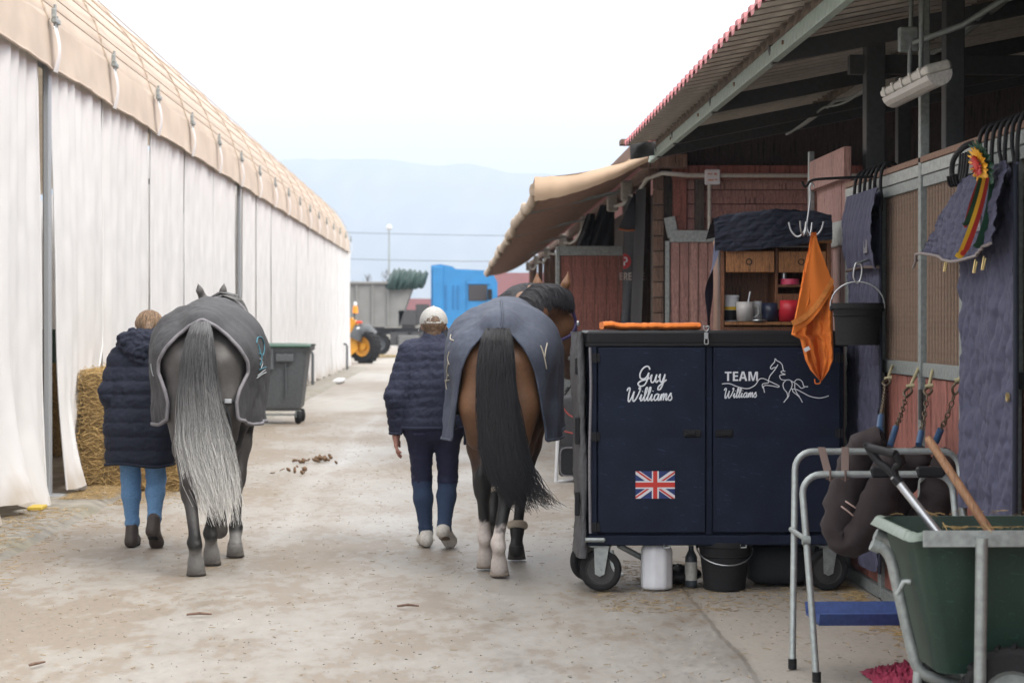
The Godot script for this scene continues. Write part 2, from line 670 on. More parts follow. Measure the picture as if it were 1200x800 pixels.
func ground_color(x: float, z: float, a: float, b: float, f: float) -> Color:
	# a: broad mud patches, b: middle, f: grit; each -1..1
	var dry := Color(0.40, 0.365, 0.32)
	var mud := Color(0.29, 0.225, 0.165)
	var pale := Color(0.49, 0.465, 0.43)
	var m := clampf(0.5 + a * 0.9 + b * 0.5 + 0.25 * clampf((-x - 0.2) / 3.0, -1, 1), 0, 1)
	var c := pale.lerp(dry, clampf(m * 1.6, 0, 1)).lerp(mud, clampf((m - 0.55) * 1.5, 0, 0.75))
	var pad := clampf((x - 1.32 - 0.05 * b) * 14.0, 0, 1)
	c = c.lerp(Color(0.42, 0.385, 0.335) * (1.0 + 0.12 * b), pad * 0.85)
	c = c * (1.0 + 0.16 * f) * 0.64
	return c

func ground_height(x: float, z: float) -> float:
	var fade := clampf((x + 6.8) * 2, 0, 1) * clampf((6.8 - x) * 2, 0, 1) * clampf((z - 6.2), 0, 1) * clampf((35.5 - z), 0, 1)
	var flat := 0.35 if x > 1.35 else 1.0
	var h := 0.006 * ng1.get_noise_2d(x, z * 0.6) + 0.010 * ng2.get_noise_2d(x * 1.6, z * 0.5) + 0.0018 * ng3.get_noise_2d(x, z)
	return h * fade * flat - 0.006

func build_ground() -> void:
	var W := 2048
	var H := 2048
	var n1 := noise(31, 0.0032, 6).get_image(W, H, false, false, false)  # broad
	var n2 := noise(32, 0.013, 5).get_image(W, H, false, false, false)
	var n3 := noise(33, 0.16, 3).get_image(W, H, false, false, false)
	var n4 := noise(34, 0.055, 4).get_image(W, H, false, false, false)
	var n5 := noise(35, 0.006, 5)
	n5.fractal_type = FastNoiseLite.FRACTAL_RIDGED
	var n5i := n5.get_image(W, H, false, false, false)
	for im in [n1, n2, n3, n4, n5i]: im.convert(Image.FORMAT_L8)
	var d1 := n1.get_data()
	var d2 := n2.get_data()
	var d3 := n3.get_data()
	var d4 := n4.get_data()
	var d5 := n5i.get_data()
	var alb := PackedByteArray()
	alb.resize(W * H * 3)
	var rgh := PackedByteArray()
	rgh.resize(W * H)
	var lut := PackedByteArray()
	for k in 1025: lut.append(int(clampf(Color(k / 1024.0, 0, 0).linear_to_srgb().r, 0, 1) * 255))
	var q := 0
	var edge := 0.0
	for y in H:
		var z := 36.0 - 30.0 * y / H
		var tilt := 0.06 * sin(z * 0.7)
		for x in W:
			var X := -7.0 + 14.0 * x / W
			var a := d1[q] / 127.5 - 1.0
			var b := d2[q] / 127.5 - 1.0
			var f := d3[q] / 127.5 - 1.0
			var e := d4[q] / 127.5 - 1.0
			var m := 0.46 + a * 0.55 + b * 0.55 + e * 0.42 + 0.18 * f - 0.07 * X
			# wheel tracks along the alley
			var tr := absf(absf(X + 0.55 + tilt + 0.10 * a) - 0.85)
			if tr < 0.20: m -= (0.20 - tr) * 1.2
			m = clampf(m, 0.0, 1.0)
			var k := minf(m * 1.6, 1.0)
			var r := 0.450 - 0.065 * k
			var g := 0.418 - 0.075 * k
			var bb := 0.375 - 0.085 * k
			if m > 0.50:
				k = clampf((m - 0.48) * 2.4, 0.0, 0.50)
				r += (0.285 - r) * k; g += (0.205 - g) * k; bb += (0.135 - bb) * k
			var wet := clampf(0.62 - m * 0.7 + 0.55 * b + 0.30 * e + 0.10 * f, 0.0, 1.0)
			edge = (X - 1.32 - 0.03 * b) * 14.0
			if edge > 0.0:
				k = minf(edge, 1.0) * 0.8
				var kk := 1.0 + 0.14 * b
				r += (0.43 * kk - r) * k; g += (0.385 * kk - g) * k; bb += (0.325 * kk - bb) * k
				wet *= 1.0 - 0.75 * minf(edge, 1.0)
				if edge < 0.35: r *= 0.7; g *= 0.68; bb *= 0.66
			var cr := d5[q]
			var s := 1.0 + 0.17 * f
			if cr > 240: s *= 0.86
			if f < -0.55: s *= 0.78
			elif f > 0.62: s *= 1.18
			var dark := 0.62 - 0.07 * wet
			alb[q * 3] = lut[int(clampf(r * s * dark, 0, 1) * 1024)]
			alb[q * 3 + 1] = lut[int(clampf(g * s * dark, 0, 1) * 1024)]
			alb[q * 3 + 2] = lut[int(clampf(bb * s * dark, 0, 1) * 1024)]
			rgh[q] = int(clampf(0.82 - 0.72 * wet + 0.10 * f, 0.10, 0.95) * 255)
			q += 1
	var im := Image.create_from_data(W, H, false, Image.FORMAT_RGB8, alb)
	var ir := Image.create_from_data(W, H, false, Image.FORMAT_L8, rgh)
	ir.convert(Image.FORMAT_RGB8)
	var mg := StandardMaterial3D.new()
	mg.resource_name = "wet packed dirt"
	mg.albedo_texture = ImageTexture.create_from_image(im)
	mg.roughness_texture = ImageTexture.create_from_image(ir)
	mg.roughness = 1.0
	mg.metallic_specular = 0.55
	var near := Sh.new()
	var nx := 230
	var nz := 380
	near.grid(nx, nz, func(u, w):
		var x: float = -7.0 + 14.0 * u
		var z: float = 6.0 + 30.0 * pow(w, 1.5)
		return Vector3(x, ground_height(x, z), -z))
	for k in near.v.size():
		near.t[k] = Vector2((near.v[k].x + 7.0) / 14.0, (36.0 + near.v[k].z) / 30.0)
	var far := Sh.new()
	far.grid(90, 130, func(u, w):
		return Vector3(-7.0 + 14.0 * u, -0.006, -(36.0 + 94.0 * w)))
	far.paint(func(p, _n):
		var c := ground_color(p.x, -p.z, ng2.get_noise_2d(p.x, p.z * 0.3), ng1.get_noise_2d(p.x, p.z * 0.4), ng3.get_noise_2d(p.x, p.z))
		return c)
	far.col = Color(0.22, 0.20, 0.17)
	var E := 14000.0
	for r in [[-E, -7.0, -130.0, 20.0], [7.0, E, -130.0, 20.0], [-7.0, 7.0, -6.0, 20.0], [-E, E, -E, -130.0], [-E, E, 20.0, E]]:
		far.quad(Vector3(r[0], -0.006, r[3]), Vector3(r[1], -0.006, r[3]), Vector3(r[1], -0.006, r[2]), Vector3(r[0], -0.006, r[2]))
	var mf := mat("far dirt", Color(1, 1, 1), 0.6, 0, "", 1, 0, true)
	var m := near.mesh()
	var m2 := far.mesh()
	m.add_surface_from_arrays(Mesh.PRIMITIVE_TRIANGLES, m2.surface_get_arrays(0))
	m.surface_set_material(0, mg)
	m.surface_set_material(1, mf)
	var o := MeshInstance3D.new()
	o.name = "ground"
	o.mesh = m
	add_child(o)
	tag(o, "wet beige packed dirt alley between marquee and stables", "ground", "", "structure")
	# concrete strip at the foot of the marquee
	var s := Sh.new()
	var ns := noise(36, 0.8, 4)
	s.grid(10, 240, func(u, w):
		var z: float = 9.0 + 60.0 * w * w
		var x: float = -4.4 + 1.40 * u
		var y := 0.045 if u < 0.95 else -0.02
		return Vector3(x + 0.02 * ns.get_noise_2d(z * 2, 0), y + 0.006 * ns.get_noise_2d(x * 2, z), -z))
	s.paint(func(p, _n):
		var a: float = ns.get_noise_2d(p.x * 0.8, p.z * 0.8)
		return Color(0.31, 0.285, 0.24).lerp(Color(0.25, 0.22, 0.15), clampf(a * 1.6, 0, 0.8)))
	tag(part(s, "pavement", mat("concrete", Color(1, 1, 1), 0.75, 0, "dirt", 0.9, 0.2, true)), "mossy concrete strip along the foot of the marquee", "pavement", "", "structure")

func build_hills() -> void:
	var s := Sh.new()
	var f := noise(41, 0.55, 5)
	var f2 := noise(42, 5.0, 5)
	s.grid(360, 14, func(u, w):
		var az: float = (u - 0.5) * 2.2  # radians off the alley
		var d: float = 4200.0 + 1900.0 * w
		var hh: float = 372.0 + 55.0 * f.get_noise_2d(az * 6.0 + 3.1, 0) + 8.0 * f2.get_noise_2d(az * 9, w)
		var prof: float = pow(w, 0.75) * (1.0 + 0.10 * f2.get_noise_2d(az * 5.0, w * 1.2) * (1.2 - w))
		return Vector3(sin(az) * d, hh * prof * d / 5000.0 - 3.0, -cos(az) * d))
	s.paint(func(p, _n):
		return Color(0.055, 0.085, 0.06).lerp(Color(0.20, 0.19, 0.16), clampf(f2.get_noise_2d(p.x * 0.01, p.y * 0.02) * 1.5, 0, 0.7)))
	tag(part(s, "hills", mat("hill forest", Color(1, 1, 1), 0.95, 0, "", 1, 0, true)), "long pale blue mountain ridge fading in the haze", "hills", "", "structure")

# ---------------------------------------------------------------- marquee
func build_marquee() -> void:
	var X := -3.63
	var t := thing("marquee", "long white event marquee with tan roof and pleated curtain walls", "tent", V(X, 0, 18))
	var z0 := 11.85
	var bay := 3.09
	var prof := [Vector2(-3.60, 3.98), Vector2(-3.585, 4.22), Vector2(-3.62, 4.30), Vector2(-3.72, 4.62), Vector2(-3.88, 4.92), Vector2(-4.15, 5.24), Vector2(-4.7, 5.66), Vector2(-5.6, 6.15), Vector2(-7.2, 6.9), Vector2(-9.0, 7.6), Vector2(-11.0, 7.1), Vector2(-15.0, 5.0), Vector2(-16.2, 3.9)]
	var pr := []
	for k in prof.size() - 1:
		for j in 4: pr.append(prof[k].lerp(prof[k + 1], j / 4.0))
	pr.append(prof[-1])
	var ns := noise(51, 0.6, 3)
	# roof membrane, one panel to each bay
	for b in 19:
		var za := z0 + bay * (b - 1)
		var s := Sh.new()
		s.grid(16, pr.size() - 1, func(u, w):
			var q: Vector2 = pr[int(round(w * (pr.size() - 1)))]
			var z: float = za + bay * u * 0.998
			var belly: float = sin(u * PI) * 0.035
			return Vector3(q.x - belly * 0.4, q.y - belly * 0.5 + 0.008 * ns.get_noise_2d(q.y * 3, z), -z))
		var roof := part(s, "roof_panel", M["canvas tan"], t)
		var seam := Sh.new()
		var line := []
		for q in pr: line.append(Vector3(q.x + 0.006, q.y + 0.006, -za))
		seam.tube(line.slice(4), 0.014, 5, false)
		part(seam, "seam", M["canvas tan"], roof)
	# ropes that run along the roof
	for q in [Vector2(-3.60, 4.36), Vector2(-3.655, 4.50), Vector2(-3.73, 4.68), Vector2(-3.81, 4.84), Vector2(-3.92, 5.0), Vector2(-4.05, 5.17)]:
		var s := Sh.new()
		s.tube([V(q.x + 0.02, q.y, 9), V(q.x + 0.02, q.y, 68.4)], 0.008, 5)
		part(s, "rope", M["canvas tan"], t)
	# valance, a strip to each bay
	for b in 19:
		var za := z0 + bay * (b - 1)
		var s := Sh.new()
		s.grid(24, 6, func(u, w):
			var z: float = za + bay * u
			var y: float = lerpf(4.24, 3.80 + 0.022 * sin(u * PI) + 0.012 * ns.get_noise_2d(z * 3, 5), w)
			return Vector3(-3.56 + 0.02 * ns.get_noise_2d(z * 1.4, y * 2) - 0.03 * (1 - w), y, -z))
		var va := part(s, "valance", M["canvas tan"], t)
		var hem := Sh.new()
		var line := []
		for k in 13:
			var u := k / 12.0
			var z := za + bay * u
			line.append(Vector3(-3.552 + 0.02 * ns.get_noise_2d(z * 1.4, 7.6), 3.80 + 0.022 * sin(u * PI) + 0.012 * ns.get_noise_2d(z * 3, 5), -z))
		hem.tube(line, 0.012, 6)
		part(hem, "hem", M["canvas tan"], va)
	# straps with their clamps
	for b in 19:
		var z := z0 + bay * b + 0.06
		if z > 68: break
		var s := Sh.new()
		s.grid(3, 10, func(u, w):
			return Vector3(-3.535 + 0.035 * sin(w * PI) + 0.012 * sin(u * PI), lerpf(4.17, 3.77, w), -(z + (u - 0.5) * (0.20 - 0.05 * sin(w * PI)))))
		var st := part(s, "strap", M["canvas white"], t)
		var c := Sh.new()
		c.bar(V(-3.53, 4.22, z - 0.10), V(-3.53, 4.22, z + 0.10), 0.05, 0.05, 0.01)
		c.tube([V(-3.53, 4.15, z - 0.04), V(-3.53, 4.36, z - 0.04)], 0.014, 6)
		c.tube([V(-3.53, 4.15, z + 0.05), V(-3.53, 4.27, z + 0.05)], 0.012, 6)
		c.box(V(-3.53, 4.28, z - 0.09), Vector3(0.04, 0.08, 0.03), 0.006)
		part(c, "clamp", M["galv"], st)
	# frame
	var s := Sh.new()
	s.bar(V(-3.70, 3.93, 9), V(-3.70, 3.93, 68.5), 0.10, 0.14)
	part(s, "eave_rail", M["alu"], t)
	var joints := [20.9, 24.1, 27.2, 30.25, 33.5, 36.6, 39.8, 43.1, 46.1, 49.2, 52.4, 55.4, 58.4, 61.5, 65.0, 68.4]
	for z in joints:
		s = Sh.new()
		s.bar(V(-3.69, 0.02, z), V(-3.69, 3.9, z), 0.10, 0.09, 0.012, Vector3.BACK)
		part(s, "post", M["alu"], t)
	for z in [18.29, 34.2]:
		s = Sh.new()
		s.bar(V(-3.65, 0.02, z), V(-3.65, 3.9, z), 0.06, 0.12, 0.012, Vector3.BACK)
		s.bar(V(-3.66, 0.03, z), V(-3.66, 0.05, z), 0.3, 0.3, 0.005, Vector3.BACK)
		part(s, "post", M["alu"], t)
		s = Sh.new()
		s.bar(V(-3.9, 2.9, z), V(-5.2, 3.95, z), 0.07, 0.07)
		part(s, "brace", M["dark steel"], t)
	# curtains
	var spans := [[9.2, 12.3], [12.34, 15.3], [15.32, 17.80], [18.36, 20.86], [20.94, 24.06], [24.14, 27.16], [27.24, 30.2], [30.3, 33.45], [34.6, 36.55], [36.66, 39.76], [39.86, 43.06], [43.16, 46.06], [46.16, 49.15], [49.26, 52.35], [52.46, 55.35], [55.46, 58.35], [58.46, 61.45], [61.56, 64.95], [65.06, 68.4]]
	var idx := 0
	for sp in spans:
		var za: float = sp[0]
		var zb: float = sp[1]
		var first: bool = idx == 2
		var open: bool = idx == 3
		var ph := idx * 2.3
		s = Sh.new()
		s.grid(int(maxf(26, (zb - za) * (34 if idx < 6 else 18))), 44, func(u, w):
			var z: float = lerpf(za, zb, u)
			var yb := 0.07 + 0.03 * sin(u * 9 + ph) + 0.03 * ns.get_noise_2d(z * 2.5, 3)
			var top := 3.90 - 0.015 * absf(sin(u * PI * 9.0)) * (1.0 if idx < 8 else 0.5)
			var amp: float = (0.007 + 0.020 * pow(1.0 - w, 4.0)) * (1.0 - 0.3 * w)
			var x := X + amp * sin(z * 15.0 + 1.6 * sin(z * 2.3 + ph) + 0.8 * w) + 0.012 * sin(z * 5.0 + w * 2.0)
			x += 0.03 * ns.get_noise_2d(z * 0.7, w * 1.2 + ph) * sin(w * PI * 0.5) + 0.008 * ns.get_noise_3d(z * 2.2, w * 2.0, ph)
			x += pow(w, 6.0) * 0.07 * (0.5 + 0.5 * sin(z * 4.0 + ph))
			if first:
				x += pow(w, 5.0) * (0.10 + 0.10 * sin(z * 7.0)) 
				yb += 0.05 * sin(u * 4.0)
			if open:  # the loose sheet: blown out, its lower far corner folded away
				x += 0.16 * w * w * (1.0 - 0.4 * u) + 0.03 * sin(w * 5.0)
				var lim: float = 1.0 - 0.62 * smoothstep(0.66, 0.97, w)
				z = lerpf(za, za + (zb - za) * lim, u)
				yb += 0.10 * u * u
				if w > 0.8: x += 0.09 * (w - 0.8) * 5.0 * sin(u * 6.0)
			return Vector3(x, lerpf(top, yb, w), -z))
		s.paint(func(p, _n):
			var splash: float = clampf((0.42 + 0.22 * ns.get_noise_2d(p.z * 2.0, 9.0) + 0.20 * ns.get_noise_3d(p.x * 9, p.y * 9, p.z * 9) - p.y) / 0.42, 0, 1)
			var streak: float = clampf(ns.get_noise_2d(p.z * 14.0, p.y * 0.5) * 2.0 - 0.7, 0, 1) * 0.10
			return Color(1, 1, 1).lerp(Color(0.62, 0.53, 0.42), clampf(splash * splash * 0.8 + streak, 0, 0.85)))
		var cu := part(s, "curtain", M["canvas white"], t)
		if first: tag(cu, "curtain whose muddy hem flares onto the concrete")
		if open: tag(cu, "loose curtain sheet hanging free in front of the bales")
		# welted edges
		for u in [0, 1]:
			var line := []
			var nu := int(maxf(26, (zb - za) * (34 if idx < 6 else 18)))
			for r in range(0, 45, 2): line.append(s.v[r * (nu + 1) + (0 if u == 0 else nu)] + Vector3(0.003, 0, 0) + t.position)
			var e := Sh.new()
			e.tube(line, 0.010, 6)
			part(e, "welt", M["canvas white"], cu)
		idx += 1
	# pipes at the foot of the far panels, gable ends, inner lining
	for z in [49.3, 64.5]:
		s = Sh.new()
		s.tube([V(-3.5, 0.0, z), V(-3.5, 0.78, z), V(-3.53, 0.84, z), V(-3.62, 0.85, z)], 0.035, 8)
		part(s, "downpipe", M["grey plastic"], t)
	for z in [9.0, 68.5]:
		s = Sh.new()
		var poly := PackedVector2Array([Vector2(-3.66, 0.02)])
		for q in pr: poly.append(Vector2(q.x - 0.02, q.y - 0.03))
		poly.append(Vector2(-16.2, 0.02))
		s.ext(poly, 0.01, Transform3D(Basis(), Vector3(0, 0, -z)))
		part(s, "gable_wall", M["canvas white"], t)
	s = Sh.new()
	s.box(V(-16.0, 2.0, 38.8), Vector3(0.02, 4.0, 59.2))
	part(s, "rear_wall", M["canvas tan"], t)
	# what shows through the gap by the post
	s = Sh.new()
	s.box(V(-7.6, 2.1, 27), Vector3(0.1, 4.2, 9.0), 0.01)
	part(s, "inner_partition", M["brown wood b"], t)
	tag(solo_box(V(-5.15, 1.28, 24.6), Vector3(0.9, 0.42, 0.8), "storage_crate", mat("crate green", lin(0.035, 0.075, 0.055), 0.6, 0, "grunge", 2)), "dark green crate on the hay seen through the marquee gap", "crate")

func solo_box(c: Vector3, size: Vector3, called: String, m: Material) -> MeshInstance3D:
	var s := Sh.new()
	s.box(Vector3.ZERO, size, 0.02)
	for k in [-1, 1]:
		s.box(Vector3(0, size.y * 0.5 - 0.03, k * size.z * 0.5), Vector3(size.x + 0.03, 0.05, 0.02), 0.005)
		s.box(Vector3(k * size.x * 0.5, size.y * 0.5 - 0.03, 0), Vector3(0.02, 0.05, size.z), 0.005)
	return place(s.mesh(), called, m, null, Transform3D(Basis(), c))

# ---------------------------------------------------------------- boards
var plank_cache := {}
func plank_mesh(size: Vector3, bev := 0.006) -> ArrayMesh:
	var key := [size.snapped(Vector3(0.001, 0.001, 0.001)), bev]
	if not plank_cache.has(key):
		var s := Sh.new()
		s.box(Vector3.ZERO, size, bev)
		plank_cache[key] = s.mesh()
	return plank_cache[key]

func boards(parent: Node3D, mats: Array, corner: Vector3, u: Vector3, w: float, v: Vector3, h: float, width: float, thick := 0.022, called := "plank") -> void:
	# boards laid side by side along u, each running along v; the face looks along u x v
	var count := maxi(1, int(round(w / width)))
	var step := w / count
	var nn := u.cross(v)
	var off := corner - parent.position
	for k in count:
		var m := plank_mesh(Vector3(step - 0.006, h, thick))
		var jut := R(-0.003, 0.003)
		place(m, called, mats[rng.randi() % mats.size()], parent, Transform3D(Basis(u, v, nn), off + u * (step * (k + 0.5)) + v * (h / 2) + nn * jut))

# ---------------------------------------------------------------- near stable row
func roof_y(x: float) -> float: return 3.203 + 0.2 * (x - 1.55)

func build_near_row() -> void:
	var X := 2.44
	var t := thing("stable_row", "near timber stable row with barred fronts and a corrugated lean-to roof", "stable", V(X, 0, 10))
	var RED := [M["red wood a"], M["red wood b"], M["red wood c"]]
	var PINK := [M["pink wood a"], M["pink wood b"], M["pink wood c"]]
	var st: Material = M["galv dull"]
	var s := Sh.new()
	var U := Vector3(0, 0, 1)  # along the front towards the camera; the face looks to -x
	# bays, far to near: [z far, z near]
	for bay in [[13.9, 12.72], [12.62, 11.70], [11.62, 10.70], [10.60, 9.80], [9.72, 8.86], [8.78, 7.9], [7.82, 7.0]]:
		var za: float = bay[0]
		var zb: float = bay[1]
		var L := za - zb
		var zc := (za + zb) / 2
		if za > 13:
			boards(t, PINK, V(X + 0.01, 0.06, za), U, L, Vector3.UP, 2.02, 0.14)
			s = Sh.new(); s.box(V(X, 2.15, zc), Vector3(0.05, 0.16, L), 0.006); part(s, "rail", M["galv"], t)
			boards(t, PINK, V(X + 0.015, 2.23, za), U, L, Vector3.UP, 0.26, 0.3)
			s = Sh.new(); s.box(V(X - 0.02, 2.58, zc), Vector3(0.05, 0.20, L + 0.1), 0.006); part(s, "head_board", M["pink wood c"], t)
			continue
		boards(t, RED, V(X + 0.005, 0.075, za), U, L, Vector3.UP, 1.225, 0.112)
		s = Sh.new(); s.box(V(X, 0.035, zc), Vector3(0.05, 0.07, L), 0.005); part(s, "base_rail", st, t)
		s = Sh.new(); s.box(V(X, 1.34, zc), Vector3(0.045, 0.075, L), 0.005); part(s, "middle_rail", st, t)
		s = Sh.new(); s.box(V(X, 2.32, zc), Vector3(0.045, 0.06, L), 0.005); part(s, "grille_rail", st, t)
		var g := Sh.new()
		var n := int(L / 0.066)
		for k in n:
			var z := za - L * (k + 0.5) / n
			g.tube([V(X + 0.005, 1.375, z), V(X + 0.005, 2.292, z)], 0.0135, 6, false)
		part(g, "grille_bars", mat("grille rust", lin(0.23, 0.155, 0.11), 0.6, 0.3, "grunge", 3), t, "stuff")
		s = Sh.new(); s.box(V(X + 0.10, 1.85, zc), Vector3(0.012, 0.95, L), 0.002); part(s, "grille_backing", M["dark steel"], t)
	s = Sh.new(); s.box(V(X, 2.385, 9.85), Vector3(0.05, 0.065, 5.75), 0.005); part(s, "top_rail", M["galv"], t)
	s = Sh.new(); s.box(V(X + 0.005, 2.436, 9.85), Vector3(0.07, 0.034, 5.75), 0.005); part(s, "top_board", M["rust rail"], t)
	for z in [12.67, 11.66, 9.76, 8.82, 7.86]:
		s = Sh.new(); s.box(V(X, 1.18, z), Vector3(0.06, 2.34, 0.072), 0.006); part(s, "post", st, t)
	s = Sh.new(); s.box(V(X - 0.005, 1.72, 10.65), Vector3(0.05, 3.44, 0.055), 0.005); part(s, "post", st, t)
	s = Sh.new(); s.box(V(X - 0.03, 1.30, 13.93), Vector3(0.04, 2.9, 0.04), 0.005); part(s, "post", M["galv"], t)
	for q in [[X + 0.16, 12.75, 0.12], [X + 0.14, 10.62, 0.10], [X + 0.2, 8.4, 0.12], [X + 0.9, 15.3, 0.1]]:
		s = Sh.new(); s.box(V(q[0], 1.75, q[1]), Vector3(q[2], 3.5, q[2]), 0.006); part(s, "column", M["dark steel"], t)
	for z in [12.63, 11.66, 10.66]:  # hinges on the door leaves
		for y in [0.35, 1.16]:
			s = Sh.new(); s.box(V(X - 0.03, y, z - 0.05), Vector3(0.015, 0.16, 0.04), 0.004); part(s, "hinge", M["dark steel"], t)
	# inside: dark back wall, partitions, end walls
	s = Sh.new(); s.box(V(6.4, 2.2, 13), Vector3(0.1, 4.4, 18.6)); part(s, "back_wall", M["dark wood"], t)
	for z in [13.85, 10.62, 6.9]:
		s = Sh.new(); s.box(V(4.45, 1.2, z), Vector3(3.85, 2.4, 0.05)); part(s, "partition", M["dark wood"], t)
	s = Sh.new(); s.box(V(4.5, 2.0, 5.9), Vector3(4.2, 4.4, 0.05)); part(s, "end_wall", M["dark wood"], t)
	s = Sh.new(); s.box(V(4.4, 3.20, 12.8), Vector3(3.9, 0.12, 0.08)); part(s, "tie_beam", M["dark steel"], t)
	# roof: rafters, eave beam, closure strips, corrugated sheets
	for z in [6.4, 9.0, 11.8, 14.6, 17.2, 18.6]:
		s = Sh.new()
		s.bar(V(1.80, roof_y(1.80) - 0.125, z), V(6.5, roof_y(6.5) - 0.125, z), 0.06, 0.11)
		part(s, "rafter", M["dark steel"], t)
	s = Sh.new(); s.box(V(1.825, 3.133, 12.6), Vector3(0.05, 0.092, 13.5), 0.006); part(s, "eave_beam", M["green steel"], t)
	for z in range(7, 20, 2):
		s = Sh.new(); s.tube([V(1.80, 3.135, z + 0.3), V(1.79, 3.135, z + 0.3)], 0.012, 8); part(s, "bolt", M["rust rail"], t)
	for x in [1.86, 3.17]:
		for b in 13:
			var f := Sh.new()
			var y := roof_y(x) - 0.045
			f.grid(40, 4, func(u, w):
				var z: float = 6.2 + b * 1.0 + u
				var lump = 0.02 * ng3.get_noise_2d(z * 1.2, w * 3 + x) + 0.012 * signf(sin(z * TAU / 0.25)) * (1 - w)
				return Vector3(x - 0.035 + lump - 0.02 * w, y + 0.036 - 0.085 * w + 0.012 * ng3.get_noise_2d(z * 2.0, 8), -z))
			part(f, "closure_strip", M["closure foam"], t)
	var P := 0.25
	for b in 13:
		var z0 := 5.75 + b * 1.0
		for layer in 2:
			var sh := Sh.new()
			var xs := 1.55 - (0.03 if layer else 0.0)
			var up := 0.008 if layer else 0.0
			var pts := []
			for r in 4:
				for q in [[0.0, 0.0], [0.10, 0.0], [0.13, 0.034], [0.22, 0.034]]:
					pts.append(Vector2(z0 + r * P + q[0], q[1] + up))
			pts.append(Vector2(z0 + 1.0, up))
			for k in pts.size() - 1:
				var a: Vector2 = pts[k]
				var d: Vector2 = pts[k + 1]
				for e in 3:
					var f0 := e / 3.0
					var f1 := (e + 1) / 3.0
					# fine ribs on the lower sheet
					var a2 := a.lerp(d, f0)
					var d2 := a.lerp(d, f1)
					var ra := 0.004 if e == 1 and not layer else 0.0
					sh.quad(V(xs, roof_y(xs) + a2.y - ra, a2.x), V(xs, roof_y(xs) + d2.y - ra, d2.x), V(6.6, roof_y(6.6) + d2.y - ra, d2.x), V(6.6, roof_y(6.6) + a2.y - ra, a2.x))
			if layer == 0:
				part(sh, "roof_lining", M["sheet under"], t)
			else:
				for k in pts.size() - 1:  # turned-down lip at the eave
					var a: Vector2 = pts[k]
					var d: Vector2 = pts[k + 1]
					sh.quad(V(xs, roof_y(xs) + a.y - 0.03, a.x), V(xs, roof_y(xs) + d.y - 0.03, d.x), V(xs, roof_y(xs) + d.y, d.x), V(xs, roof_y(xs) + a.y, a.x))
				part(sh, "roof_sheet", M["sheet red"], t)
	# torn end of the eave
	s = Sh.new()
	s.grid(6, 6, func(u, w): return Vector3(1.58 + 0.26 * u, 3.24 - 0.17 * w * (1 - 0.3 * u), -18.78 - 0.02 * sin(u * 9 + w * 4)))
	part(s, "flashing", M["dark steel"], t)
	s = Sh.new(); s.box(V(1.62, 3.24, 18.9), Vector3(0.25, 0.05, 0.2)); part(s, "flashing", M["brown wood"], t)
	# cables under the roof
	for q in [[3.1, 0.10, 0.014], [3.02, 0.13, 0.010]]:
		s = Sh.new()
		var line := []
		for k in 80:
			var z := 6.5 + k * 0.155
			line.append(V(q[0] + 0.02 * sin(z * 2), roof_y(q[0]) - q[1] - 0.07 * absf(sin(z * 1.12 + q[0])), z))
		s.tube(line, q[2], 6)
		part(s, "cable", M["galv dull"], t)

	# strip lamp under the roof
	var l := thing("strip_lamp", "dusty fluorescent strip lamp in a clear cover, unlit, under the near roof", "lamp", V(2.26, 2.74, 10.1))
	var body := Sh.new()
	var tilt := Basis(Vector3(0, 0, 1), 0.25)
	body.box(V(2.26, 2.79, 10.1), Vector3(0.13, 0.05, 1.04), 0.015, tilt)
	for k in 5: body.box(V(2.26 - 0.065, 2.775, 9.70 + k * 0.2), Vector3(0.012, 0.05, 0.03), 0.003, tilt)
	part(body, "housing", M["off white plastic"], l)
	body = Sh.new()
	var half := []
	for k in 9: half.append(Vector2(cos(PI + PI * k / 8.0) * 0.062, sin(PI + PI * k / 8.0) * 0.065))
	body.ext(PackedVector2Array(half), 1.02, Transform3D(tilt, V(2.265, 2.768, 10.1)))
	part(body, "cover", mat("lamp cover", lin(0.55, 0.53, 0.50), 0.35, 0, "grunge", 4), l)
	body = Sh.new()
	for z in [10.3, 10.05]:
		body.tube([V(2.28, 2.81, z), V(2.30, roof_y(2.3) - 0.05, z + 0.04)], 0.012, 6)
	body.box(V(2.28, 3.02, 10.33), Vector3(0.10, 0.13, 0.05), 0.01)
	body.tube([V(2.30, 3.0, 10.3), V(2.5, 3.06, 10.1), V(3.0, roof_y(3.0) - 0.12, 9.9)], 0.016, 6)
	part(body, "bracket", M["galv dull"], l)

